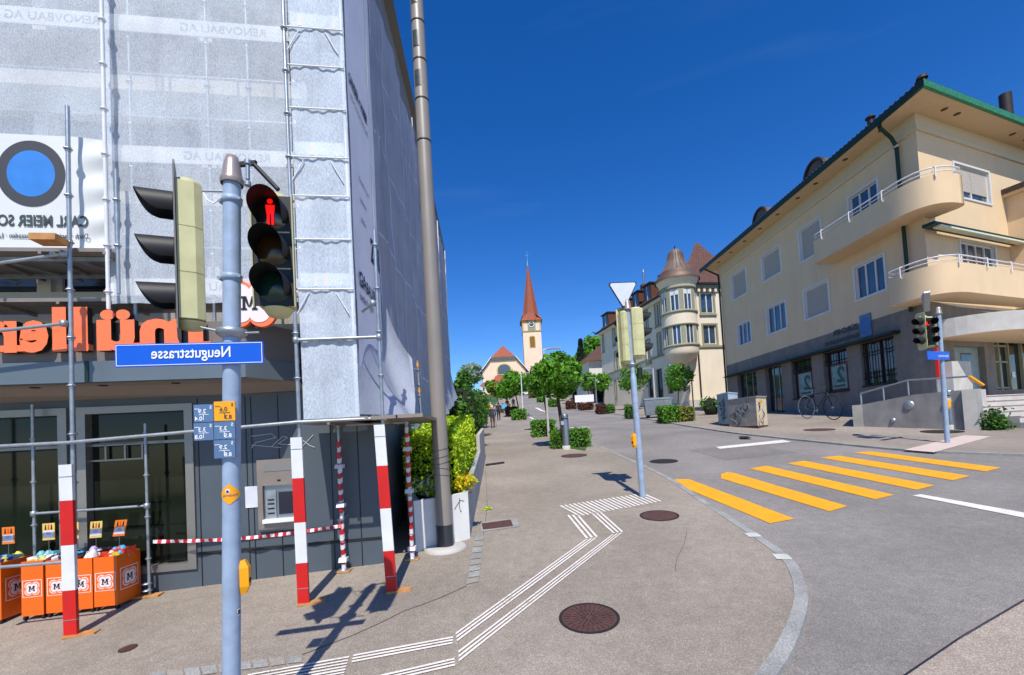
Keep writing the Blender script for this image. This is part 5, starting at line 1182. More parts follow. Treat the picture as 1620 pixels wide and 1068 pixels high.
# ================================================= right cream building
RC=P(1449,208,17.5)
SDR=Vector((-.0175,1,0)).normalized();ND=Vector((-1,-.0175,0)).normalized()
RS=Fac((RC.x,RC.y),SDR,ND);RF=Fac((RC.x,RC.y),(.934,.358),(.358,-.934))
rb=thing('cream_building','cream three storey corner building with rounded balconies','building',RS.pt(0,Z(RC.x,RC.y)))
ULE=RS.fp(1150,600)[0]          # far end of the side wall
ZT=RS.fp(1447,178)[1]           # wall top
ZG=.4
def win_px(F,a,b):
    p=F.fp(*a);q=F.fp(*b);return (min(p[0],q[0]),max(p[0],q[0]),min(p[1],q[1]),max(p[1],q[1]))
side=[('w',(1343,315),(1390,322),2.2),('s',(1264,366),(1301,395),0),('s',(1205,408),(1236,429),0),('s',(1157,438),(1182,462),0),('w',(1167,515),(1189,540),0),('w',(1213,489),(1245,518),0),('s',(1272,461),(1313,491),0),('w',(1352,424),(1402,457),0)]
holes=[];types=[]
for ty,a,b,_ in side:
    r=win_px(RS,a,b);
    if ty=='w' and _:r=(r[0],r[1],r[3]-1.45,r[3])
    holes.append(r);types.append(ty)
zc=RS.fp(1147,580)[1]
zc=(RS.fp(1149,580)[1]+RS.fp(1440,485)[1])/2
gf=[((1166,593),(1199,630)),((1210,585),(1241,650)),((1250.5,572),(1288,627)),((1301,559),(1344,616)),((1360,543),(1420,603))]
gh=[win_px(RS,*g_) for g_ in gf];zgt=sum(h[3] for h in gh)/5
gh=[(h[0],h[1],h[2],zgt) for h in gh]
mb=MB();RS.wall(mb,0,ULE,zc,ZT,holes,'cream_wall',.12,'frame_white');RS.wall(mb,0,ULE,ZG,zc,gh,'stone_grey',.25)
mb.build('wall',rb)
FH=[];fw=[('f',(1508,258),(1567,323)),('f',(1518,381),(1575,420))]
a=win_px(RF,*fw[0][1:]);b_=win_px(RF,*fw[1][1:]);b_=(b_[0],b_[1],b_[3]-2.0,b_[3])
UR=24
mb=MB();RF.wall(mb,0,UR,zc,ZT,[a,b_],'cream_wall',.12,'frame_white');RF.wall(mb,0,UR,ZG,zc,[(RF.fp(1513,590)[0],RF.fp(1562,600)[0],RF.fp(1540,640)[1]-.7,RF.fp(1540,548)[1]),(RF.fp(1578,600)[0],RF.fp(1578,600)[0]+4.5,2.7,RF.fp(1590,530)[1])],'stone_grey',.25)
o_=mb.build('wall',rb)
mb=MB();F2=Fac(RS.pt(ULE,0)[:2],(1,0),(0,1));mb.face([RS.pt(ULE,ZG),RS.pt(ULE,ZT),RF.pt(UR,ZT)+Vector((0,14,0)),RF.pt(UR,ZG)+Vector((0,14,0))],'cream_wall');mb.build('wall',rb)
def window(F,r,par,kind='w',n=3,fr='frame_white',gl='glass_blue',dp=.12,surround=True):
    u0,u1,z0,z1=r;mb=MB();f=.06
    if surround:
        for a in ((u0-.1,u0,z0-.08,z1+.08),(u1,u1+.1,z0-.08,z1+.08),(u0,u1,z1,z1+.08),(u0-.0,u1+.0,z0-.08,z0)):F.box(mb,*a,-.01,.04,fr)
    for a in ((u0,u0+f,z0,z1),(u1-f,u1,z0,z1),(u0+f,u1-f,z1-f,z1),(u0+f,u1-f,z0,z0+f)):F.box(mb,*a,-dp,-dp+.05,fr)
    if kind=='w':
        for i in range(1,n):
            u=u0+(u1-u0)*i/n;F.box(mb,u-.035,u+.035,z0+f,z1-f,-dp,-dp+.06,fr)
    w_=mb.build('window',par);mb=MB()
    if kind=='s':
        N=int((z1-z0-.1)/.09)
        F.rect(mb,u0+f,u1-f,z0+f,z1-f,-dp+.002,'black_matt')
        for i in range(N):
            z=z0+f+(z1-z0-2*f)*i/N;F.box(mb,u0+f,u1-f,z+.016,z+(z1-z0-2*f)/N,-dp+.004,-dp+.03,'shutter_beige')
        mb.build('roller_shutter',w_)
    else:
        F.rect(mb,u0+f,u1-f,z0+f,z1-f,-dp+.01,gl);mb.build('pane',w_)
    return w_
for r,ty in zip(holes,types):window(RS,r,rb,ty,3 if r[1]-r[0]>1.5 else 2)
w_=window(RF,a,rb,'w',2);mb=MB();zs=a[2]+(a[3]-a[2])*.24;mb2=MB()
for i in range(11):
    z=zs+(a[3]-zs)*i/11;RF.box(mb2,a[0]+.06,a[1]-.06,z,z+(a[3]-zs)/11-.008,-.10,-.06,'shutter_beige')
mb2.build('roller_shutter',w_)
window(RF,b_,rb,'w',4)
# ground floor: openings, posters, grille
for i,h in enumerate(gh):
    mb=MB();RS.rect(mb,h[0],h[1],h[2],h[3],-.24,'glass');w_=mb.build('window',rb)
    mb=MB()
    for u in ([h[0]+(h[1]-h[0])*f_ for f_ in ((.33,.66) if i<2 else (.5,))]):RS.box(mb,u-.03,u+.03,h[2],h[3],-.235,-.2,'frame_alu' if i<2 else 'iron_grille')
    RS.box(mb,h[0],h[1],h[2]-.08,h[2],-.24,.06,'iron_grille');mb.build('frame',w_)
    if i in (2,3):
        mb=MB();u0,u1=h[0]+.18*(h[1]-h[0]),h[1]-.22*(h[1]-h[0]);z0,z1=h[2]+.12,h[2]+(h[3]-h[2])*.62
        RS.box(mb,u0-.07,u1+.07,z0-.07,z1+.07,-.2,-.15,'poster_frame');p_=mb.build('poster_frame',w_)
        mb=MB();RS.rect(mb,u0,u1,z0,z1,-.145,'poster');RS.text(mb,'2',1.1,'poster_print',u0+.1,z0+.35,-.14,bold=.04);RS.rect(mb,u0+.1,u1-.1,z0+.08,z0+.2,-.14,'poster_print');mb.build('poster',w_)
    if i>=2:
        mb=MB();nb=9 if i<4 else 12
        for j in range(nb):
            u=h[0]+(h[1]-h[0])*(j+.5)/nb;z0=h[2]+.02 if i==4 else h[2]+(h[3]-h[2])*.66;mb.tube(RS.pt(u,z0,-.1),RS.pt(u,h[3]-.02,-.1),.016,'iron_grille',n=5)
            if i==4:mb.tube(RS.pt(u-.05,h[2]+.3,-.1),RS.pt(u+.05,h[2]+.6,-.1),.014,'iron_grille',n=4);mb.tube(RS.pt(u+.05,h[2]+.3,-.1),RS.pt(u-.05,h[2]+.6,-.1),.014,'iron_grille',n=4)
        for zz in ((h[2]+(h[3]-h[2])*.68,h[2]+(h[3]-h[2])*.75,h[3]-.1)):RS.box(mb,h[0],h[1],zz,zz+.03,-.12,-.09,'iron_grille')
        mb.build('grille',w_)
        if i==4:
            mb=MB()
            for uu in (.12,.35,.55,.8):RS.rect(mb,h[0]+(h[1]-h[0])*uu,h[0]+(h[1]-h[0])*(uu+.1),h[2]+.1,h[3]-.1,-.225,'curtain')
            mb.build('curtain',w_)
mb=MB();RS.box(mb,RS.fp(1424,520)[0],ULE-.4,zgt,zgt+.14,0,.35,'gutter');RS.box(mb,RS.fp(1424,520)[0]-.1,ULE-.4,zgt-.0,zgt+.04,.35,.5,'iron_dark');mb.build('awning_box',rb)
mb=MB();zl=(zgt+zc)/2
u0,z0=RS.fp(1362,527);RS.text(mb,'ZÜRCHER',.36,'dark_print',u0+.1,z0+.25,.03,bold=.012,sx=1.0);RS.text(mb,'KANTONALBANK',.28,'dark_print',u0+.1,z0-.15,.03,bold=.008,sx=1.0);sg_=mb.build('shop_lettering',rb,label='dark mirrored letters on the grey band')
mb=MB();u1=RS.fp(1380,518)[0];RS.box(mb,u1,u0-.05,z0-.25,z0+.8,0.0,.06,'plate_blue');c_=RS.pt((u1+u0)/2,z0+.27,.065)
mb.face([c_+RS.d*.34*cos(t_)+Zv*.4*sin(t_) for t_ in [2*pi*i/16 for i in range(16)]],'plate_blue2');mb.build('logo_plate',rb)
# cornice under the eaves and eaves
def band(mb,F,u0,u1,z0,z1,n,m,ext0=0):F.box(mb,u0,u1,z0,z1,0,n,m)
zb1=RS.fp(1447,207)[1]
OV=.95;ang=math.acos(SDR.dot(RF.d));mit=OV/math.tan(ang/2)
def corner(n):
    """outer corner of an offset n around the building corner"""
    mi=n/math.tan(ang/2);return RS.pt(-mi,0,n)
mb=MB()
for z0,z1,n_,m_ in ((zb1-.02,zb1+.16,.08,'cornice'),(zb1+.16,ZT-.002,.03,'cornice'),):
    c=corner(n_)
    for F in (RS,RF):
        e=F.pt(ULE if F is RS else UR,0,n_);i0=F.pt(0,0,0);ie=F.pt(ULE if F is RS else UR,0,0)
        mb.hexa([c+Zv*z0,e+Zv*z0,ie+Zv*z0,i0+Zv*z0,c+Zv*z1,e+Zv*z1,ie+Zv*z1,i0+Zv*z1],m_)
mb.build('cornice',rb)
mb=MB();c=corner(OV);i0=RS.pt(0,0)
far=RS.pt(ULE+.9,0,OV);fi=RS.pt(ULE+.9,0,-.5);rr=RF.pt(UR,0,OV);ri=RF.pt(UR,0,-.5)
mb.face([c+Zv*ZT,far+Zv*ZT,fi+Zv*ZT,corner(-.5)+Zv*ZT],'soffit_cream');mb.face([c+Zv*ZT,rr+Zv*ZT,ri+Zv*ZT,corner(-.5)+Zv*ZT],'soffit_cream')

mb.build('eaves',rb)
mb=MB()
for i in range(9):mb.lathe(RS.pt(1+i*2.0*(1 if i<3 else .9),ZT-.004,.5),[(0,0),(.12,0),(.12,.02)],'dormer_brown',n=10)
for i in range(4):mb.lathe(RF.pt(1.0+[0,.9,5.2,6.4][i],ZT-.004,.5),[(0,0),(.12,0),(.12,.02)],'dormer_brown',n=10)
mb.build('eaves_vent',rb)
mb=MB();gh_=.22
c2=corner(OV+.12)
def slab(a,b,ai,bi,z0,z1,m):mb.hexa([a+Zv*z0,b+Zv*z0,bi+Zv*z0,ai+Zv*z0,a+Zv*z1,b+Zv*z1,bi+Zv*z1,ai+Zv*z1],m)
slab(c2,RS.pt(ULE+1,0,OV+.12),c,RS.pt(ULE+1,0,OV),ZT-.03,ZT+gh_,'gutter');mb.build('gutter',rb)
mb=MB();slab(c2,RF.pt(UR,0,OV+.12),c,RF.pt(UR,0,OV),ZT-.03,ZT+gh_,'gutter_lit');mb.build('gutter',rb,label='green weathered gutter, sunlight painted into its lighter tone')
# hipped tile roof
ridge_n=-6.5;zr=ZT+4.4
mb=MB();rc=corner(ridge_n)
def roofface(pts,udir):
    o=pts[0];v=[];
    n_=(pts[1]-pts[0]).cross(pts[2]-pts[0]).normalized();ud=(pts[1]-pts[0]).normalized();vd=n_.cross(ud)
    mb.face(pts,'tiles_brown',uv=[((p-o).dot(ud),(p-o).dot(vd)) for p in pts])
ze=ZT+gh_-.02
roofface([c+Zv*ze,RS.pt(ULE+1,0,OV)+Zv*ze,RS.pt(ULE-5.5,0,ridge_n)+Zv*zr,rc+Zv*zr],0)
roofface([c+Zv*ze,RF.pt(UR,0,OV)+Zv*ze,RF.pt(UR,0,ridge_n)+Zv*zr,rc+Zv*zr],0)
roofface([RS.pt(ULE+1,0,OV)+Zv*ze,RS.pt(ULE+1,0,-14)+Zv*ze,RS.pt(ULE-5.5,0,ridge_n)+Zv*zr],0)
rf=mb.build('roof',rb)
# tile edge bumps along the eaves
mb=MB();N=int(ULE/.24)
for i in range(N):
    p=RS.pt(-mit+i*.24+.1,ze+.03,OV+.06);mb.tube(p,p-RS.n*.3+Zv*.14,.07,'tile_edge',n=6)
for i in range(int(UR/.24)):
    p=RF.pt(-mit+i*.24+.1,ze+.03,OV+.06);mb.tube(p,p-RF.n*.3+Zv*.14,.07,'tile_edge',n=6)

mb.build('tile_row',rf)
mb=MB();mb.tube(c+Zv*(ze+.1),rc+Zv*(zr+.05),.13,'tile_edge',n=8);mb.lathe(c+Zv*(ze+.12),[(0,.18),(.15,.12),(.18,0)],'iron_dark',n=10);mb.build('hip_ridge',rf)
def eyebrow(F,u,nn=.1,r=.75):
    base=F.pt(u,ze+ (OV-nn)*.59,nn);mb=MB();pts=[]
    for i in range(13):
        a=pi*i/12;pts.append(base+F.d*r*cos(a)+Zv*r*1.05*sin(a))
    mb.prism(pts,-F.n*1.8,'copper_brown')
    for i in range(12):
        mb.tube(pts[i]+F.n*.03,pts[i+1]+F.n*.03,.09,'iron_dark',n=6)
    d=mb.build('dormer',rf);mb=MB();mb.face([base+F.n*.012+F.d*r*.75*cos(pi*i/12)+Zv*(.05+r*.8*sin(pi*i/12)) for i in range(13)],'glass_blue');
    for a in (.25,.5,.75):mb.tube(base+F.n*.02,base+F.n*.02+F.d*r*.75*cos(pi*a)+Zv*r*.8*sin(pi*a),.025,'frame_white',n=5)
    mb.build('pane',d)
for px,py in ((1288,262),(1202,333)):
    eyebrow(RS,RS.fp(px,py,.3)[0],.3)
eyebrow(RF,RF.fp(1545,165,-.5)[0],-.5,.95)
mb=MB();c_=P(1377,190,20);mb.tube(c_-Zv*.8,c_+Zv*.1,.13,'iron_dark');mb.lathe(c_+Zv*.05,[(.13,0),(.2,.02),(.2,.06),(.1,.16),(0,.18)],'iron_dark',n=12);mb.build('vent_pipe',rf)
mb=MB();c_=P(1590,150,22);mb.tube(c_-Zv*2.2,c_+Zv*.02,.24,'iron_dark',n=16);mb.build('chimney',rf)
# downpipes
mb=MB();g0=RS.pt(.55,ZT+.02,OV+.02);g1=RS.pt(.75,ZT-.9,.14);mb.path([g0,g0-Zv*.2,RS.pt(.68,ZT-.55,.4),g1,RS.pt(.75,zc-.2,.14)],.07,'gutter',n=8);mb.lathe(g1,[(.1,-.05),(.1,.05)],'cornice',n=10);mb.build('downpipe',rb)
mb=MB();g0=RS.pt(ULE+.4,ZT+.02,OV);mb.path([g0,RS.pt(ULE-.02,ZT-.6,.2),RS.pt(ULE-.02,ZT-.7,.1),RS.pt(ULE-.02,ZG,.1)],.07,'gutter',n=8);mb.build('downpipe',rb)
# balconies
def arcpath(us,uf,n,r):
    """plan path of a balcony edge wrapping the corner: starts on the side wall at us, ends on the front wall at uf"""
    pts=[];cs=corner(n)
    rs=.32
    # start rounded
    for i in range(7):
        a=pi/2*i/6;pts.append(RS.pt(us-rs*(1-cos(a))*1.0+0,0,(n-rs)+rs*sin(a)) if True else None)
    pts=[RS.pt(us,0,0)]+pts
    tl=r
    A_=RS.pt(-n/math.tan(ang/2)+tl,0,n);B_=RF.pt(-n/math.tan(ang/2)+tl,0,n)
    for i in range(13):
        t=i/12;p=A_*(1-t)**2+cs*2*t*(1-t)+B_*t*t;pts.append(p)
    if uf<20:
        for i in range(7):
            a=pi/2*(1-i/6);pts.append(RF.pt(uf-rs*(1-cos(a)),0,(n-rs)+rs*sin(a)))
        pts.append(RF.pt(uf,0,0))
    else:pts.append(RF.pt(uf,0,n))
    return pts
def balcony(us,uf,n,ztop,zbot,label,r=1.85):
    pts=arcpath(us,uf,n,r);mb=MB();N=len(pts)
    inner=[];mi=14;t=(pts[mi+1]-pts[mi-1]).normalized();sgn=1 if Vector((t.y,-t.x,0)).dot(RS.pt(0,0)-pts[mi])>0 else -1
    for i,p in enumerate(pts):
        a=pts[max(0,i-1)];b=pts[min(N-1,i+1)];t=(b-a).normalized();nn=Vector((t.y,-t.x,0))*sgn
        inner.append(p+nn*.12)
    vs=[];fs=[]
    for p,q in zip(pts,inner):vs+=[p+Zv*zbot,p+Zv*ztop,q+Zv*ztop,q+Zv*(zbot+.15)]
    for j in range(3):
        sv=[];sf=[]
        for i in range(N):sv+=[vs[4*i+j],vs[4*i+j+1]]
        for i in range(N-1):sf.append((2*i,2*i+2,2*i+3,2*i+1))
        mb.mesh(sv,sf,'cream_wall',True)
    bl=mb.build('balcony',rb,label=label)
    mb=MB();w=RS.pt(0,zbot);
    for i in range(N-1):
        mb.face([w,pts[i]+Zv*zbot,pts[i+1]+Zv*zbot],'soffit_cream')
    mb.build('slab',bl)
    mb=MB()
    for q_,zz in ((.06,ztop+.08),(.06,ztop+.27)):
        pass
    mid=[p.lerp(q,.5) for p,q in zip(pts,inner)]
    out=[p+(p-q).normalized()*.05 for p,q in zip(pts,inner)]
    mb.path([p+Zv*(ztop+.30) for p in mid],.028,'white_paint',n=7);mb.path([p+Zv*(ztop+.14) for p in mid],.02,'white_paint',n=6)
    # brackets at even spacing
    acc=0;last=0
    for i in range(N-1):
        d=(mid[i+1]-mid[i]).length;k_=0
        while last<=acc+d:
            s=(last-acc)/d if d else 0;p=mid[i].lerp(mid[i+1],s);o_=out[i].lerp(out[i+1],s)+Vector((0,0,0))
            mb.path([p+Zv*(ztop+.30),o_+Zv*(ztop+.28),o_+Zv*(ztop-.12),p.lerp(o_,.6)+Zv*(ztop-.17)],.024,'white_paint',n=6);last+=1.75
        acc+=d
    mb.build('railing',bl)
    return bl
n1=1.15
us1,zt1_=RS.fp(1282,385,n1);_,zb1_=RS.fp(1296,413,n1);uf1=RF.fp(1530,300,n1)[0]
balcony(us1,uf1,n1,zt1_,zb1_,'upper balcony wrapping the corner')
us2,zt2_=RS.fp(1397,446,n1);zb2_=zt2_-(zt1_-zb1_)
balcony(us2,26,n1,zt2_,zb2_,'lower balcony running off the picture edge')
# awning cassette over the lower balcony and eave of wing
mb=MB();u0,z0=RF.fp(1476,354,.45);RF.box(mb,u0,u0+9,z0-.02,z0+.1,.1,.5,'gutter');RF.box(mb,u0+.3,u0+8.5,z0-.09,z0-.02,.3,.55,'awning');mb.build('awning',rb)
mb=MB();u0,z0=RF.fp(1600,322,0.0);
# projecting wing at the right edge
w0=RF.fp(1598,400,0)[0];RF.box(mb,w0,UR,zc+.0,RF.fp(1604,318)[1],.0,1.8,'cream_wall');mb.build('wing',rb)
mb=MB();zz=RF.fp(1604,318)[1];RF.box(mb,w0-.25,UR,zz,zz+.12,-.0,2.5,'soffit_cream');RF.box(mb,w0-.3,UR,zz+.12,zz+.35,0,2.6,'tile_edge');mb.build('wing_roof',rb)
# entrance canopy
mb=MB();cu,cz=RF.fp(1560,505,1.4);n_=26;pts=[]
u0=RF.fp(1503,520,.6)[0];zc0=RF.fp(1560,522,1.6)[1];zc1=RF.fp(1560,492,1.6)[1]
pr=[(u0,0)]+[(u0+2.2-2.2*cos(pi/2*i/10),.1+2.0*sin(pi/2*i/10)) for i in range(11)]+[(u0+12,2.1),(u0+12,0)]
mb.prism([RF.pt(a,zc0,b) for a,b in pr],Zv*(zc1-zc0),'soffit_cream','concrete_light');mb.build('entrance_canopy',rb)
# doors
dr=(RF.fp(1513,590)[0],RF.fp(1562,600)[0],RF.fp(1540,640)[1]-.7,RF.fp(1540,548)[1])
mb=MB();RF.rect(mb,dr[0],dr[1],dr[2],dr[3],-.22,'box_grey');d_=mb.build('door',rb);mb=MB();RF.rect(mb,RF.fp(1533,590)[0],RF.fp(1551,600)[0],RF.fp(1540,612)[1],dr[3]-.25,-.2,'glass_blue');mb.build('pane',d_)
mb=MB();e0=RF.fp(1578,600)[0];e1=RF.fp(1590,530)[1];RF.rect(mb,e0,e0+4.5,2.7,e1,-.22,'glass');w_=mb.build('entrance_door',rb);mb=MB()
for u in (e0+.02,e0+.55,e0+1.35,e0+2.5,e0+3.4):RF.box(mb,u,u+.09,2.7,e1,-.21,-.1,'green_stone')
for z in (2.75,e1-.5,3.9):RF.box(mb,e0+.1,e0+1.3,z,z+.08,-.205,-.12,'green_stone')
mb.build('frame',w_);mb=MB();p=RF.pt(e0+1.9,RF.fp(1607,592)[1],-.2);mb.obox(p,RF.d*.12,RF.n*.01,Zv*.13,'white_sign');mb.build('door_notice',w_)
# lit end wall and red box beside the ramp
u0=RF.fp(1482,600)[0];u1=RF.fp(1512,600)[0];z1=RF.fp(1495,575)[1]
mb=MB();RF.box(mb,u0,u1,ZG,z1,0.003,.5,'concrete_light');mb.build('porch_pier',rb)
mb=MB();q0=RF.fp(1482,550,.2);q1=RF.fp(1490,597,.2);RF.box(mb,q0[0],min(q1[0],u0-.004),q1[1],q0[1],.1,.2,'red_thing');o=mb.build('letter_box',None,'red wall box on the pier behind the far signal pole','letter box')
# ramp wall, railing, stairs
rw=thing('ramp_wall','bare concrete ramp wall with round lights in front of the cream building','wall',G(1467,676))
A3=G(1549,681);A1=gz(12.95,16.35);A2=gz(*A1.lerp(A3,.5)[:2]);A4=G(1563,678)
zt0,zt1,zt2=P(1367,640,A1.y).z,P(1452,624,A2.y).z,P(1562,613,A3.y).z
mb=MB()
def wl(a,b,za,zb_,th=.3,m='concrete'):
    d=(b-a).normalized();n_=Vector((d.y,-d.x,0));
    if n_.y<0:n_=-n_
    n_=n_*th;lo=min(a.z,b.z)-.3
    mb.hexa([(a.x,a.y,lo),(b.x,b.y,lo),(b.x+n_.x,b.y+n_.y,lo),(a.x+n_.x,a.y+n_.y,lo),(a.x,a.y,za),(b.x,b.y,zb_),(b.x+n_.x,b.y+n_.y,zb_),(a.x+n_.x,a.y+n_.y,za)],m)
wl(A1,A2,zt0,zt1);wl(A2,A3,zt1,zt2-.02,m='concrete');wl(A3,A3+Vector((1.6,1.2,0)),zt2-.02,zt2,m='concrete_light');wl(A1+Vector((2.1,2.5,0)),A1,zt0,zt0);mb.build('wall',rw)  # end past the corner: sunlight put into a lighter concrete
mb=MB()
for px,py,r_ in ((1438,641,.16),(1413,665,.09)):
    dw=(A3-A1);Fw=Fac(A1[:2],(dw.x,dw.y),(dw.y,-dw.x));uw,zw=Fw.fp(px,py);c_=Fw.pt(uw,zw,.0);mb.lathe(c_,[(0,.06),(r_*.7,.04),(r_,0),(r_,-.1)],'galv',n=16,ax=Fw.n)
mb.build('wall_lamp',rw)
mb=MB();h_=.42;P0=A1+Vector((.1,.15,zt0-A1.z));P1=A2+Vector((0,.15,zt1-A2.z));P2=A3+Vector((0,.15,zt2-A3.z))
mb.path([P0,P0+Zv*h_,P1+Zv*h_*1.2,P2+Zv*h_*.9],.03,'galv',n=7);
for q_ in (P0.lerp(P1,.5),P1,P1.lerp(P2,.5)):mb.tube(q_,q_+Zv*h_*1.1,.025,'galv')
mb.build('railing',rw)
mb=MB();e_=P2+Zv*h_*.9;mb.tube(e_,e_+Vector((.35,-.05,-.3)),.05,'amber',n=8);mb.build('railing_tape',rw)
st_=thing('entrance_steps','six pale stone steps up to the entrance at the right edge','steps',G(1600,678));mb=MB()
F4=Fac((A3.x+.9,A3.y+.25),(1,.22),(.22,-1))
for i in range(6):
    z0=G(1600,679).z+.18*i;F4.box(mb,0,9,z0-.25,z0+.18,-4.5,.9-i*.42,'concrete_light');F4.box(mb,0,9,z0+.175,z0+.2,.9-i*.42-.3,.93-i*.42,'slab')
mb.build('steps',st_)
t=thing('planter_bush','dark green bush between the ramp wall and the steps','shrub',G(1575,680));mb=MB();c_=G(1577,680);
random.seed(3)
for i in range(700):leafquad(mb,c_+Vector((random.gauss(0,.14),random.gauss(0,.1),abs(random.gauss(0,.27)))),.08,random.choice(['leaf_dark','leaf_dark','leaf_hedge']))
mb.build('foliage',t)
# ================================================= bicycle
b1=G(1277,662.5);b2=G(1319,664.5);X=(b2-b1);wb=X.length;X.normalize()
mid=(b1+b2)/2
w1=P(1279,648,b1.y);
bk=thing('bicycle','dark bicycle leaning at the grey plinth of the cream building','bicycle',mid)
yb=b1.y;Rw=.36*wb/1.1
def bp(a,h):return b1+X*a+Zv*(h)
def wheel(c,name,m):
    mb=MB();n_=28;ax=X.cross(Zv)
    for i in range(n_):
        p=c+(X*cos(2*pi*i/n_)+Zv*sin(2*pi*i/n_))*Rw;q=c+(X*cos(2*pi*(i+1)/n_)+Zv*sin(2*pi*(i+1)/n_))*Rw;mb.tube(p,q,.022,m,n=6,cap=False)
    w_=mb.build(name,bk);mb=MB()
    for i in range(10):mb.tube(c,c+(X*cos(2*pi*i/10)+Zv*sin(2*pi*i/10))*Rw,.004,'galv',n=4,cap=False)
    mb.tube(c-ax*.04,c+ax*.04,.03,'galv');mb.build('spokes',w_)
c1=bp(0,Rw+.02);c2=bp(wb,Rw+.02);wheel(c1,'rear_wheel','galv');wheel(c2,'front_wheel','rubber')
s_=wb/1.1;bbk=bp(wb*.4,Rw*.85);seat=bp(wb*.30,Rw+.44*s_);hd=bp(wb*.82,Rw+.5*s_);
mb=MB()
for p,q in ((c1,bbk),(bbk,seat),(c1,seat-Zv*.08),(seat-Zv*.03,hd-Zv*.04),(bbk,hd-Zv*.12),(hd,c2)):mb.tube(p,q,.022,'g_black')
mb.build('frame',bk);mb=MB();sp_=seat+Zv*.16*s_;mb.tube(seat,sp_,.015,'galv');mb.obox(sp_+Zv*.02,X*.14,X.cross(Zv)*.06,Zv*.025,'black');mb.build('saddle',bk)
mb=MB();h2=hd+Zv*.14;mb.tube(hd,h2,.018,'black');mb.path([h2+X.cross(Zv)*.28-X*.05,h2+X*.06,h2-X.cross(Zv)*.28-X*.05],.016,'black');mb.tube(h2,h2+X*.16,.02,'black');mb.build('handlebar',bk)
mb=MB();mb.lathe(bbk,[(0,-.01),(.1,-.01),(.1,.01),(0,.01)],'galv',ax=X.cross(Zv),n=14);mb.tube(bbk,bbk+Vector((0,0,-.17))+X*.04,.012,'galv');mb.build('crank',bk)
# ================================================= corner tower house
TO=P(1086,560,44)
TS=Fac((TO.x,TO.y),(-.208,.978),(-.978,-.208));TF=Fac((TO.x,TO.y),(.985,.17),(.17,-.985))
tb=thing('tower_house','pale yellow old house with a round oriel tower and brown roof','building',TS.pt(0,Z(TO.x,TO.y)))
ZE=TF.fp(1120,452)[1];ZB=2.5;UL=TS.fp(950,540)[0]
sw=[((1036,482),(1044.6,512)),((1040,529),(1047,560)),((1018,495),(1026,524)),((1022,540),(1030,572)),((969,519),(974,544)),((997,505),(1003,532)),((1000,545),(1006,576)),((973,558),(978,584)),((973,602),(977,628)),((953,530),(956,555))]
sr=[win_px(TS,*x) for x in sw]
sr=[r for r in sr if r[0]>.2 and r[1]<UL-.1]
gw=[win_px(TS,*x) for x in (((1037,585),(1050,628)),((1024,594),(1034,628)),((1055,590),(1066,622)))]
mb=MB();TS.wall(mb,0,UL,ZB,ZE,sr+gw,'pale_wall',.25);fwn=[((1107,463),(1130,495)),((1111.5,514),(1134.6,544)),((1150,470),(1172,500))]
fr_=[win_px(TF,*x) for x in fwn[:2]];WT=TF.fp(1178,450)[0]
TF.wall(mb,0,WT,ZB,ZE,fr_,'pale_wall',.25);mb.face([TS.pt(UL,ZB),TS.pt(UL,ZE),TS.pt(UL,ZE,-12),TS.pt(UL,ZB,-12)],'pale_wall');mb.face([TF.pt(WT,ZB),TF.pt(WT,ZE),TF.pt(WT,ZE,-12),TF.pt(WT,ZB,-12)],'pale_wall');mb.build('wall',tb)
def win2(F,r,n=2):
    u0,u1,z0,z1=r;mb=MB();e=.16
    for a in ((u0-e,u0,z0-e,z1+e),(u1,u1+e,z0-e,z1+e),(u0,u1,z1,z1+e),(u0,u1,z0-e,z0)):F.box(mb,*a,0,.07,'green_stone')
    F.box(mb,u0-e*1.4,u1+e*1.4,z0-e-.12,z0-e,0,.16,'green_stone')
    for a in ((u0,u0+.08,z0,z1),(u1-.08,u1,z0,z1),(u0+.08,u1-.08,z1-.08,z1),(u0+.08,u1-.08,z0,z0+.08)):F.box(mb,*a,-.2,-.14,'frame_white')
    for i in range(1,n):u=u0+(u1-u0)*i/n;F.box(mb,u-.05,u+.05,z0+.08,z1-.08,-.2,-.13,'frame_white')
    w_=mb.build('window',tb);mb=MB();F.rect(mb,u0+.08,u1-.08,z0+.08,z1-.08,-.19,'glass_blue');mb.build('pane',w_)
for r in sr:win2(TS,r)
for r in fr_:win2(TF,r)
for r in gw:
    mb=MB();TS.rect(mb,*r,-.2,'glass_shop');w_=mb.build('shop_window',tb)
mb=MB();zc2=TF.fp(1120,546)[1]-.05
TF.box(mb,0,WT,zc2-.2,zc2,0,.15,'green_stone');TS.box(mb,0,UL,zc2-.2,zc2,0,.15,'green_stone');TF.box(mb,0,WT,ZB,TF.fp(1110,632)[1],0,.06,'concrete_light');TS.box(mb,0,UL,ZB,TF.fp(1110,634)[1],0,.06,'concrete_light')
TF.box(mb,0,WT,ZE-.35,ZE,0,.35,'green_stone');TS.box(mb,0,UL,ZE-.35,ZE,0,.35,'pale_wall');mb.build('cornice',tb)
mb=MB()
for i in range(9):TF.box(mb,.3+i*.62,.55+i*.62,ZE-.7,ZE-.36,0,.3,'pale_wall')
mb.build('corbels',tb)
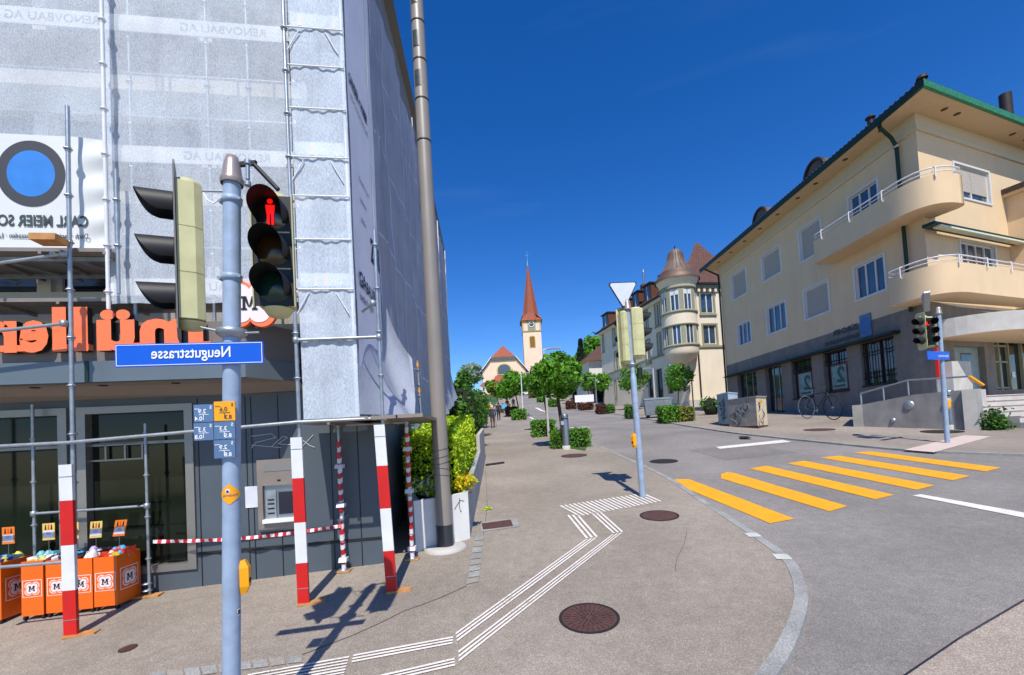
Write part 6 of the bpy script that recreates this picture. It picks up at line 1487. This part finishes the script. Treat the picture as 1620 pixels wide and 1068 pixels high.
# roof
mb=MB();zr=TF.fp(1100,384,-5)[1];e=.5
a=TS.pt(0,0,0)+TS.n*e+TF.n*e-TF.d*0;cF=TF.pt(WT,0,e);cS=TS.pt(UL+.5,0,e);zm=ZE+3.2
rA=TF.pt(TF.fp(1100,384,-4)[0],TF.fp(1100,384,-4)[1],-4);rB=rA+TF.d*.3;dS=TS.pt(UL+.5,0,-12)
def rfc(pts,m='tiles_brown'):
    o=pts[0];n_=(pts[1]-pts[0]).cross(pts[2]-pts[0]).normalized();ud=(pts[1]-pts[0]).normalized();vd=n_.cross(ud);mb.face(pts,m,uv=[((p-o).dot(ud),(p-o).dot(vd)) for p in pts])
A_=a+Zv*ZE;B_=cF+Zv*ZE
rfc([A_,B_,rB,rA])
# side mansard: steep lower slope then flat
sm0=TS.pt(UL+.5,ZE,e);sm1=TS.pt(UL-1,ZE+3.0,-2.6);sm2=TS.pt(2.5,ZE+3.0,-2.6)
rfc([A_,sm0,sm1,sm2]);rfc([sm2,sm1,TS.pt(UL-2,ZE+3.6,-8),TS.pt(4,ZE+3.6,-8)]);rfc([A_,sm2,TS.pt(4,ZE+3.6,-8),rA]);rfc([sm0,TS.pt(UL+.5,ZE,-12),TS.pt(UL-2,ZE+3.6,-8),sm1]);rfc([B_,TF.pt(WT,ZE,-12),rB])
mb.build('roof',tb)
mb=MB();TS.box(mb,-.3,UL+.6,ZE,ZE+.16,.35,.62,'iron_dark');TF.box(mb,-.2,WT+.2,ZE,ZE+.16,.35,.6,'iron_dark');mb.build('gutter',tb)
def dormer(u,w_=1.7,h_=2.1):
    mb=MB();TS.box(mb,u,u+w_,ZE+.35,ZE+.35+h_,-3.2,-.25,'dormer_brown');TS.box(mb,u-.15,u+w_+.15,ZE+.35+h_,ZE+.5+h_,-3.3,-.05,'iron_dark');d=mb.build('dormer',tb)
    mb=MB();TS.rect(mb,u+.35,u+w_-.35,ZE+.7,ZE+.2+h_,-.24,'glass_blue');TS.box(mb,u+w_/2-.05,u+w_/2+.05,ZE+.7,ZE+.2+h_,-.235,-.2,'frame_white');mb.build('window',d)
for px in (1050,1022,1003,985):
    u=TS.fp(px,470,-.3)[0]
    if 0<u<UL-2:dormer(u-1.3)
dormer(UL-2.6,2.0,2.0)
mb=MB();c_=TS.pt(TS.fp(1016,440,-2)[0],ZE+2.2,-2.2);mb.obox(c_+Zv*.6,(.4,0,0),(0,.4,0),(0,0,1.2),'dormer_brown');mb.tube(c_+Zv*1.5,c_+Zv*3.4,.13,'steel');mb.lathe(c_+Zv*3.4,[(.13,0),(.02,.45)],'steel',n=10);mb.build('chimney',tb)
# round oriel
oc=TO+Vector((-.25,-.3,0));ro=1.55*44/44;oc=P(1076,520,43.7);oc.z=0
zo=[P(1076,y_,43.7).z for y_ in (596,583,558,553,517,512,475,470,452,447)]
ro=26/700*43.7
mb=MB();mb.lathe(oc,[(.1,P(1076,578,43.7).z),(ro*.55,P(1076,572,43.7).z),(ro*.9,P(1076,565,43.7).z),(ro,P(1076,560,43.7).z),(ro,P(1076,551,43.7).z)],'pale_wall',n=32)
mb.build('oriel_wall',tb)
mb=MB();mb.lathe(oc,[(ro,P(1076,518,43.7).z),(ro,P(1076,499,43.7).z)],'pale_wall',n=32);mb.build('oriel_wall',tb)
mb=MB()
for y0_,y1_ in ((552,548),(520,517),(500,496),(463,458)):
    mb=MB();mb.lathe(oc,[(ro,P(1076,y0_,43.7).z),(ro*1.07,P(1076,y0_-1,43.7).z),(ro*1.07,P(1076,y1_,43.7).z),(ro,P(1076,y1_,43.7).z)],'green_stone',n=32);mb.build('oriel_band',tb)
mb=MB()
mb.lathe(oc,[(ro,P(1076,458,43.7).z),(ro*1.1,P(1076,452,43.7).z),(ro*1.25,P(1076,446,43.7).z)],'pale_wall',n=32);mb.build('oriel_cornice',tb)
for (ya,yb_) in ((549,519),(497,462)):
    za,zb_=P(1076,ya,43.7).z,P(1076,yb_,43.7).z
    mb=MB();mb.lathe(oc,[(ro*.93,za),(ro*.93,zb_)],'glass_blue',n=32);g_=mb.build('oriel_glazing',tb);mb=MB();mw=MB()
    for i in range(8):
        a_=-pi/2+R_(-101+i*45);
        dv=Vector((cos(a_),sin(a_),0));tv=Vector((-dv.y,dv.x,0));mb.obox(oc+dv*ro*.95+Zv*(za+zb_)/2,dv*.1,tv*.2,Zv*(zb_-za)/2,'green_stone')
        a_+=R_(22.5);dv=Vector((cos(a_),sin(a_),0));tv=Vector((-dv.y,dv.x,0));mw.obox(oc+dv*ro*.93+Zv*(za+zb_)/2,dv*.05,tv*.05,Zv*(zb_-za)/2,'frame_white')
        for s_ in(-1,1):mw.obox(oc+dv*ro*.925+tv*.38*s_+Zv*(za+zb_)/2,dv*.05,tv*.04,Zv*(zb_-za)/2,'frame_white')
        if ya==497:mw.obox(oc+dv*ro*.93+Zv*(zb_-.35),dv*.05,tv*.4,Zv*.3,'frame_white')
    mb.build('mullion',g_);mw.build('sash',g_)
zp=lambda y_:P(1072,y_,43.7).z
mb=MB();mb.lathe(oc,[(ro*1.32,zp(447)),(ro*1.3,zp(443)),(ro*1.1,zp(437)),(ro*1.02,zp(433))],'copper_brown',n=32);mb.lathe(oc,[(ro*1.0,zp(433)),(ro*.72,zp(424)),(ro*.5,zp(413)),(ro*.42,zp(405)),(ro*.40,zp(400)),(ro*.28,zp(396)),(0,zp(394))],'copper_green',n=32)
mb.tube(oc+Zv*zp(395),oc+Zv*zp(389),.06,'black')
tr_=mb.build('tower_roof',tb);mb=MB()
for i in range(20):
    a_=2*pi*i/20;dv=Vector((cos(a_),sin(a_),0));mb.path([oc+dv*ro*1.01+Zv*zp(433),oc+dv*ro*.73+Zv*zp(424),oc+dv*ro*.51+Zv*zp(413),oc+dv*ro*.41+Zv*zp(400)],.04,'copper_brown',n=4)
mb.build('seams',tr_)
mb=MB();pd=TF.fp(1103,470,.3)[0];mb.path([TF.pt(1.15,ZE+.1,.55),TF.pt(1.25,ZE-1,.12),TF.pt(1.25,ZB,.12)],.07,'iron_dark',n=6);mb.build('downpipe',tb)
# ================================================= white house with maroon shutters
yh=72;hp=lambda px,py:P(px,py,yh)
wh=thing('white_house','white house with maroon shutters and brown hipped roof behind the trees','building',gz(14,72))
HF=Fac((hp(933,600).x,yh),(1,.1),(.1,-1));z0=Z(14,72)-1;z1=hp(950,570).z;W_=7.5
mb=MB();HF.box(mb,0,W_,z0,z1,-9,0,'render_white');mb.build('wall',wh);mb=MB();zt=hp(960,538).z
p=[HF.pt(-.9,z1,.9),HF.pt(W_+.9,z1,.9),HF.pt(W_+.9,z1,-9.9),HF.pt(-.9,z1,-9.9)];r1=HF.pt(3.3,zt,-4.5);r2=HF.pt(W_-2,zt,-4.5)
rfc([p[0],p[1],r2,r1]);rfc([p[1],p[2],r2]);rfc([p[2],p[3],r1,r2]);rfc([p[3],p[0],r1]);mb.face(p,'soffit_cream');mb.build('roof',wh)
for px in (958,972):
    a_=win_px(HF,(px,576),(px+5,590));mb=MB();HF.box(mb,*a_,0.0,.06,'glass_blue');w_=mb.build('window',wh);mb=MB();
    for s_ in (-1,1):c0=a_[0]-.5 if s_<0 else a_[1];HF.box(mb,c0,c0+.5,a_[2],a_[3],.0,.1,'maroon')
    mb.build('shutter',w_)
mb=MB();zz=hp(950,618).z;HF.box(mb,-.2,W_+3,zz,zz+.9,0,2.6,'dormer_brown');HF.box(mb,.4,W_,z0,zz,.0,.3,'glass_shop')
for i in range(5):HF.box(mb,.6+i*1.5,.8+i*1.5,z0,zz,.35,.6,'render_white')
mb.build('porch',wh)
# ================================================= church
CF=Fac((0,150),(1,0),(0,-1));yc=150
ch=thing('church','cream church with red roofs and a tall red spire above the street','church',gz(2,150))
cf=lambda px,py,n=0:CF.fp(px,py,n)
def cpt(px,py,n=0):u,z=CF.fp(px,py,n);return CF.pt(u,z,n)
zg=Z(0,150)-2
def uu(px,py):return CF.fp(px,py)[0]
cxu=uu(798,600);hl=cxu-uu(760,600);hr=hl+.5
zeave=cf(800,603)[1];zk=cf(800,565)[1];zlow=cf(760,590)[1];zp_=cf(797,543)[1]
mb=MB();Lw=hl-.8
pts=[(cxu-Lw,zg),(cxu+Lw,zg),(cxu+Lw,zlow+.3),(cxu+3.9,zk-.1),(cxu-3.9,zk-.1),(cxu-Lw,zlow+.3)]
mb.face([CF.pt(a,b) for a,b in pts],'church_wall')
for s_ in(-1,1):mb.face([CF.pt(cxu+s_*Lw,zg),CF.pt(cxu+s_*Lw,zlow+.3),CF.pt(cxu+s_*Lw,zlow+.3,-30),CF.pt(cxu+s_*Lw,zg,-30)],'church_wall')
mb.build('nave_wall',ch)
mb=MB()
k0=CF.pt(cxu-4.1,zk,.9);k1=CF.pt(cxu+4.1,zk,.9);pk=CF.pt(cxu,zp_,-3.6)
rfc([k0,k1,pk],'tiles_red')
for s_ in(-1,1):
    e0=CF.pt(cxu+s_*(Lw+1.2),zlow-.6,.9);kk=k0 if s_<0 else k1;eb=e0+Vector((0,31,0));pb_=pk+Vector((0,28,0))
    rfc([e0,kk,pk,pb_,eb] ,'tiles_red')
mb.build('nave_roof',ch)
mb=MB()
for s_ in(-1,1):
    a=CF.pt(cxu+s_*(Lw+1.2),zlow-.6,.95);b=CF.pt(cxu+s_*4.1,zk,.95);mb.hexa([a-Zv*.1,b-Zv*.1,b-Zv*.1-Vector((0,-.9,0)),a-Zv*.1-Vector((0,-.9,0)),a+Zv*.35,b+Zv*.35,b+Zv*.35+Vector((0,.9,0)),a+Zv*.35+Vector((0,.9,0))],'frame_white')
mb.hexa([CF.pt(cxu-4.1,zk-1.0,.5),CF.pt(cxu+4.1,zk-1.0,.5),CF.pt(cxu+4.1,zk-1.0,0),CF.pt(cxu-4.1,zk-1.0,0),k0-Zv*.02,k1-Zv*.02,CF.pt(cxu+4.1,zk-.02,0),CF.pt(cxu-4.1,zk-.02,0)],'render_grey');mb.build('verge',ch)
def arch(u,z,r,h,n_,m,name,par=ch,seg=14):
    mb=MB();mb.prism([CF.pt(u-r,z,n_),CF.pt(u+r,z,n_)]+[CF.pt(u+r*cos(pi*i/seg),z+h+r*.85*sin(pi*i/seg),n_) for i in range(seg+1)],CF.n*-.15,m);return mb.build(name,par)
wz=cf(799,593)[1];w_=arch(cxu+.1,wz,2.6,1.6,.28,'church_trim','arched_window');arch(cxu+.1,wz+.3,2.2,1.4,.34,'glass_church','pane',w_)
mb=MB()
for i in range(7):u=cxu+.1-1.9+i*.63;mb.tube(CF.pt(u,wz+.3,.36),CF.pt(u,wz+1.7+1.8*math.sqrt(max(0,1-((u-cxu-.1)/2.2)**2)),.36),.05,'green_stone',n=4)
mb.build('tracery',w_)
# porch with red pent roof
mb=MB();za=cf(800,594)[1];zb_=cf(800,605)[1]
def pent(u0,u1,z0,z1,n0,n1):
    p=[CF.pt(u0-.4,z0,n1),CF.pt(u1+.4,z0,n1),CF.pt(u1-.6,z1,n0),CF.pt(u0+.6,z1,n0)];rfc(p,'tiles_red');mb.face([p[0],p[3],CF.pt(u0,z0,n0)],'tiles_red');mb.face([p[1],p[2],CF.pt(u1,z0,n0)],'tiles_red')
pent(cxu-3.6,cxu+3.8,zb_,za,.05,3.4);CF.box(mb,cxu-3.4,cxu+3.6,zg,zb_-.02,.05,3.1,'church_wall')
for s_ in(-1,1):
    u0=cxu+s_*3.9;u1=cxu+s_*(Lw+.6);pent(min(u0,u1),max(u0,u1),zb_-.9,zb_+.4,.05,2.2);CF.box(mb,min(u0,u1),max(u0,u1),zg,zb_-.92,.05,1.9,'church_wall')
mb.build('porch',ch)
mb=MB();mb.prism([CF.pt(cxu+.2-1.3,zg,3.2),CF.pt(cxu+.2+1.3,zg,3.2)]+[CF.pt(cxu+.2+1.3*cos(pi*i/10),zb_-2.2+1.3*sin(pi*i/10),3.2) for i in range(11)],CF.n*-.05,'dormer_brown');mb.build('portal',ch)
for s_ in (-1,1):
    for j in (0,1):
        mb=MB();u=cxu+s_*(5.2+j*1.9);CF.box(mb,u-.35,u+.35,zb_-2.6,zb_-1.4,1.9,1.95,'glass_church');mb.build('window',ch)
# tower
TX0=uu(829,590);TX1=uu(857,590)
yt=3.0
tw=thing('church_tower_dummy','','',(0,0,0)) if False else None
cu=(CF.fp(844,570,-4)[0]);hw=(CF.fp(858,580,-4)[0]-CF.fp(829,580,-4)[0])/2;TFc=Fac(CF.pt(cu-hw,0,-4)[:2],(1,0),(0,-1))
zs=CF.fp(842,507,-4)[1];zb2=CF.fp(842,523,-4)[1]
mb=MB();TFc.box(mb,0,2*hw,zg,zs,-2*hw,0,'church_wall');mb.build('tower_wall',ch)
mb=MB();TFc.box(mb,-.2,2*hw+.2,zb2-.35,zb2,-2*hw-.2,.2,'green_stone');TFc.box(mb,-.35,2*hw+.35,zs-.4,zs+.0,-2*hw-.35,.35,'church_trim');
for u in (0,2*hw-.5):TFc.box(mb,u,u+.5,zb2,zs-.4,0,.12,'church_trim')
mb.build('tower_band',ch)
ctr=TFc.pt(hw,0,-hw);zt=CF.fp(831,410,-4)[1]
mb=MB();b0=hw+.7
base=[ctr+Vector((a*b0,b*b0,zs)) for a,b in ((-1,-1),(1,-1),(1,1),(-1,1))];m1=[ctr+Vector((a*hw*.80,b*hw*.80,zs+2.6)) for a,b in ((-1,-1),(1,-1),(1,1),(-1,1))]
o8=[]
tip=ctr+Zv*zt
ring0=[];ring1=[]
for i in range(8):
    a_=pi/8+2*pi*i/8-pi/2-pi/4*0
ang8=[R_(-112.5+45*i) for i in range(8)]
r1=hw*.93;ring=[ctr+Vector((cos(a_)*r1,sin(a_)*r1,zs+2.8)) for a_ in ang8]
rb8=[]
for a_ in ang8:
    x=cos(a_);y=sin(a_);s_=1/max(abs(x),abs(y));rb8.append(ctr+Vector((x*s_*b0,y*s_*b0,zs)))
for i in range(8):
    j=(i+1)%8
    for quad in ([rb8[i],rb8[j],ring[j],ring[i]],[ring[i],ring[j],tip]):
        rfc(quad,'tiles_spire')
cs_=[ctr+Vector((a*b0,b*b0,zs)) for a,b in ((-1,-1),(1,-1),(1,1),(-1,1))]
for q in cs_:
    nb=sorted(rb8,key=lambda v:(v-q).length)[:2];mb.face([nb[0],q,nb[1]],'tiles_spire');nr=sorted(ring,key=lambda v:(v-q).length)[:2];mb.face([q,nb[0],nr[0]],'tiles_spire');mb.face([q,nb[1],nr[1]],'tiles_spire')
mb.build('spire',ch)
mb=MB();mb.tube(tip-Zv*1.2,tip+Zv*1.4,.22,'copper_pale',r2=.05);mb.tube(tip+Zv*1.4,tip+Zv*4.2,.05,'copper_pale');mb.tube(tip+Zv*2.6-Vector((.5,0,0)),tip+Zv*2.6+Vector((.5,0,0)),.05,'copper_pale');mb.build('finial',ch)
mb=MB();cc=TFc.pt(hw,CF.fp(842,512,-4)[1]-.2,.0);TFc.box(mb,hw-1.35,hw+1.35,zb2+.1,zs-.35,0,.1,'green_stone');mb.lathe(cc+Vector((0,-.12,0)),[(0,.05),(1.15,.05),(1.2,0)],'dark_print',n=24,ax=(0,-1,0));mb.lathe(cc+Vector((0,-.18,0)),[(.8,.0),(1.05,0)],'white_sign',n=24,ax=(0,-1,0));
for a_,l in ((2.3,.75),(.6,.55)):mb.tube(cc+Vector((0,-.2,0)),cc+Vector((cos(a_)*l,-.2,sin(a_)*l)),.06,'white_sign')
mb.build('clock',ch)
mb=MB();
for i in range(13):
    p=TFc.pt(hw,0,.25)+Vector((1.6*cos(pi*i/12),0,zs-.5+.9*sin(pi*i/12)));
    if i:mb.tube(prev,p,.14,'iron_dark',n=6)
    prev=p
mb.build('clock_hood',ch)
mb=MB();lz=CF.fp(842,550,-4)[1];seg=12;mb.prism([TFc.pt(hw-1.1,lz,.1),TFc.pt(hw+1.1,lz,.1)]+[TFc.pt(hw+1.1*cos(pi*i/seg),lz+3.2+1.1*sin(pi*i/seg),.1) for i in range(seg+1)],Vector((0,.08,0)),'church_trim')
for i in range(14):TFc.box(mb,hw-.85,hw+.85,lz+.25+i*.27,lz+.38+i*.27,.1,.2,'louvre')
mb.build('louvre_window',ch)
# ================================================= far vegetation
def far_tree(px,pyc,r,yy,lab,ms,n,sd,hf=1.2,name='tree',core=False):
    c=P(px,pyc,yy);cr=r/700*yy;z0=Z(c.x,yy);t=thing(name,lab,'tree',(c.x,yy,z0),'far trees up the hill');mb=MB();mb.tube((c.x,yy,z0-1),c,cr*.09,'bark',r2=cr*.04);mb.build('trunk',t)
    mb=MB();blob(mb,c,cr,cr,cr*hf,n,.0065*yy,ms,18,sd,fill=.35);mb.build('crown',t)
far_tree(745,590,20,70,'pale silvery tree behind the dark shrubs on the left',['leaf_pale','leaf_pale','leaf_mid'],1300,41,.8);far_tree(733,606,14,60,'green tree just beyond the scaffold end',['leaf_mid','leaf_hedge'],900,42)
for i,(px,py,r,yy) in enumerate(((940,553,20,118),(958,556,22,124),(925,570,16,112),(975,570,24,115),(905,585,16,108),(888,598,16,104),(945,590,22,100))):
    far_tree(px,py,r,yy,['bright green tree on the hill crest behind the conifer','bright green tree on the hill left of the tower house','green tree low on the hill beside the conifer','green tree on the hill hidden mostly by the tower house','green tree on the hill right of the near round crown','green tree low on the hill by the street bend','dark green tree behind the white house roof'][i],['leaf_far','leaf_mid'] if i<4 else ['leaf_mid','leaf_hedge'],1100,50+i)
# conifer
yy=84;b=P(921,630,yy);b.z=Z(b.x,yy);T=P(918,538,yy);t=thing('conifer','dark pointed conifer rising behind the street trees','tree',b);mb=MB();mb.tube(b,T,.3,'bark',r2=.04);mb.build('trunk',t);mb=MB();random.seed(8);H=T.z-b.z
for i in range(2600):
    s=random.random()**.75;a_=random.uniform(0,2*pi);rr=(1-s)*2.3*(.55+.45*abs(sin(s*34)))*random.uniform(.5,1.05)+.08;p=b+Vector(((T.x-b.x)*s+cos(a_)*rr,sin(a_)*rr,H*s-.2*rr));leafquad(mb,p,.5,'conifer',(Vector((cos(a_),sin(a_),.5))+rvec()*.6).normalized(),2)
mb.build('crown',t)
# small garden hedge/ivy by tower house
shrub('shrub','dark shrub behind the utility cabinets at the pale wall',P(1125,650,30).x,30,gz(14,30).z,.7,.7,1.3,500,.13,['leaf_dark','leaf_hedge'],seed=77)
# ================================================= people
def person(label,base,h,face,parts,stoop=.06,stick=False,stride=.12):
    """figure walking along heading 'face' (unit vector); base = ground point"""
    f=Vector((face[0],face[1],0)).normalized();s=f.cross(Zv);S=h/1.75
    t=thing('person',label,'person',base)
    V=[];Rr=[];E=[]
    def v(a,b_,c_,r):
        V.append(base+(s*a+f*b_)*S+Zv*c_*S);Rr.append(r*S);return len(V)-1
    pel=v(0,0,.95,.145);ch_=v(0,stoop*.5,1.2,.15);sh=v(0,stoop,1.42,.12);nk=v(0,stoop*1.3,1.5,.058);hd=v(0,stoop*1.6,1.6,.085);tp=v(0,stoop*1.6,1.68,.075)
    E+=[(pel,ch_),(ch_,sh),(sh,nk),(nk,hd),(hd,tp)]
    for sg_ in(-1,1):
        a=v(sg_*.19,stoop,1.4,.065);e=v(sg_*.25,stoop-.03,1.13,.052);w_=v(sg_*.22,stoop+.1,.92,.036);hn=v(sg_*.2,stoop+.15,.85,.035);E+=[(sh,a),(a,e),(e,w_),(w_,hn)]
        hp_=v(sg_*.1,0,.88,.11);kn=v(sg_*.1,sg_*stride*.6+.05,.5,.075);an=v(sg_*.1,sg_*stride-.02,.1,.05);to=v(sg_*.1,sg_*stride+.14,.04,.04);E+=[(pel,hp_),(hp_,kn),(kn,an),(an,to)]
    me=bpy.data.meshes.new('body');me.from_pydata([tuple(p-base) for p in V],E,[]);o=bpy.data.objects.new('body',me);COL.objects.link(o);o.parent=t
    me.update();sk=o.modifiers.new('s','SKIN')
    bm=bmesh.new();bm.from_mesh(me);ly=bm.verts.layers.skin.verify();bm.verts.ensure_lookup_table()
    for i,x in enumerate(bm.verts):x[ly].radius=(Rr[i],Rr[i]);x[ly].use_root=(i==0)
    bm.to_mesh(me);bm.free();o.modifiers.new('u','SUBSURF').levels=1
    dg=bpy.context.evaluated_depsgraph_get();dg.update();me2=bpy.data.meshes.new_from_object(o.evaluated_get(dg));o.modifiers.clear();o.data=me2
    for m_ in parts:me2.materials.append(K[m_])      # skin, top, trousers, hair, shoe
    for p in me2.polygons:
        c=p.center;z=c.z/S;lat=abs(c.dot(s))/S;p.use_smooth=True
        i=0
        if z>1.62 or (z>1.54 and c.dot(f)/S<stoop*1.6-.01):i=3
        elif z>1.5:i=0
        elif z>.93 or (lat>.17 and z>.9):i=1
        elif lat>.16 and z>.75:i=0
        elif z>.1:i=2
        else:i=4
        if .84<z<=.93 and lat<.17:i=1
        p.material_index=i
    mb=MB()
    hc=base+f*stoop*1.6*S+Zv*1.64*S;mb.lathe(hc,[(0,-.12*S),(.06*S,-.11*S),(.092*S,-.03*S),(.09*S,.05*S),(.055*S,.1*S),(0,.115*S)],parts[0],n=14);hd_=mb.build('head',t)
    mb=MB();mb.lathe(hc-f*.012*S+Zv*.01,[(.094*S,-.05*S),(.1*S,.02*S),(.085*S,.08*S),(.05*S,.115*S),(0,.125*S)],parts[3],n=14);mb.build('hair',hd_)
    mb=MB();mb.obox(hc+f*.095*S-Zv*.01*S,s*.012*S,f*.02*S,Zv*.02*S,parts[0])
    for sg_ in(-1,1):mb.obox(hc+s*sg_*.095*S-Zv*.01*S,s*.01*S,f*.018*S,Zv*.028*S,parts[0])
    mb.build('nose_and_ears',hd_)
    if stick:
        mb=MB();hnd=base+(s*.2+f*(stoop+.15))*S+Zv*.85*S;mb.tube(hnd+Zv*.04,base+s*.3*S+f*.3*S,.011,'steel');mb.tube(hnd+Zv*.04-f*.06,hnd+Zv*.04+f*.05,.013,'black');mb.build('walking_stick',t)
    return t
bm_=G(780,677);person('elderly man in navy jacket and brown trousers walking uphill with a stick',bm_,1.72,(-.02,1),['skin','navy','trousers','hair','shoe'],stoop=.12,stick=True)
b=P(789,660,43);b.z=gz(b.x,43).z;person('person in dark clothes walking just ahead of the man with the stick',b,1.7,(0,1),['skin','dark_cloth','dark_cloth','black','shoe'])
b=P(776,650,50);b.z=gz(b.x,50).z;person('person in a light orange top half hidden behind the elderly man',b,1.7,(0,1),['skin','orange_cloth','trousers','hair','shoe'])
b=P(803,652,62);b.z=gz(b.x,62).z;person('dark dressed person standing left of the two under the far trees',b,1.75,(.3,-1),['skin','dark_cloth','navy','black','shoe'])
b=P(813,650,66);b.z=gz(b.x,66).z;person('person in black standing nearest the road under the far trees',b,1.7,(-.5,-1),['skin','dark_cloth','dark_cloth','black','shoe'])
b=P(798,650,55);b.z=gz(b.x,55).z;t=thing('info_box','light blue box on a post beside the walkers','box',b);mb=MB();mb.obox(b+Zv*.95,(.32,0,0),(0,.2,0),(0,0,.28),'blue_cloth');mb.build('box',t);mb=MB();mb.tube(b,b+Zv*.7,.05,'galv');mb.build('post',t)
# parked car at the top of the street
b=P(838,620,128);b=Vector((P(832,620,120).x,120,Z(3,120)+.0));t=thing('parked_car','tiny pale car at the top of the street in front of the church','car',b)
mb=MB();X=Vector((1,0,0));Y=Vector((0,1,0))
prof=[(-.85,.25),(.85,.25),(.88,.75),(.7,.85),(.58,1.4),(-.58,1.4),(-.7,.85),(-.88,.75)]
mb.prism([b+X*a+Zv*z_ for a,z_ in prof],Y*4,'white_paint');mb.build('body',t);mb=MB();mb.face([b+X*a+Zv*z_-Y*.01 for a,z_ in ((-.62,.9),(.62,.9),(.52,1.32),(-.52,1.32))],'glass');mb.build('windscreen',t)
for a in(-1,1):
    for yy in(.7,3.3):mb=MB();mb.lathe(b+X*a*.75+Y*yy+Zv*.3,[(0,-.1),(.3,-.1),(.3,.1),(0,.1)],'rubber',n=14,ax=X);mb.build('wheel',t)
    mb=MB();mb.obox(b+X*a*.62+Zv*.65-Y*.02,X*.13,Y*.02,Zv*.07,'white_sign');mb.build('headlight',t)
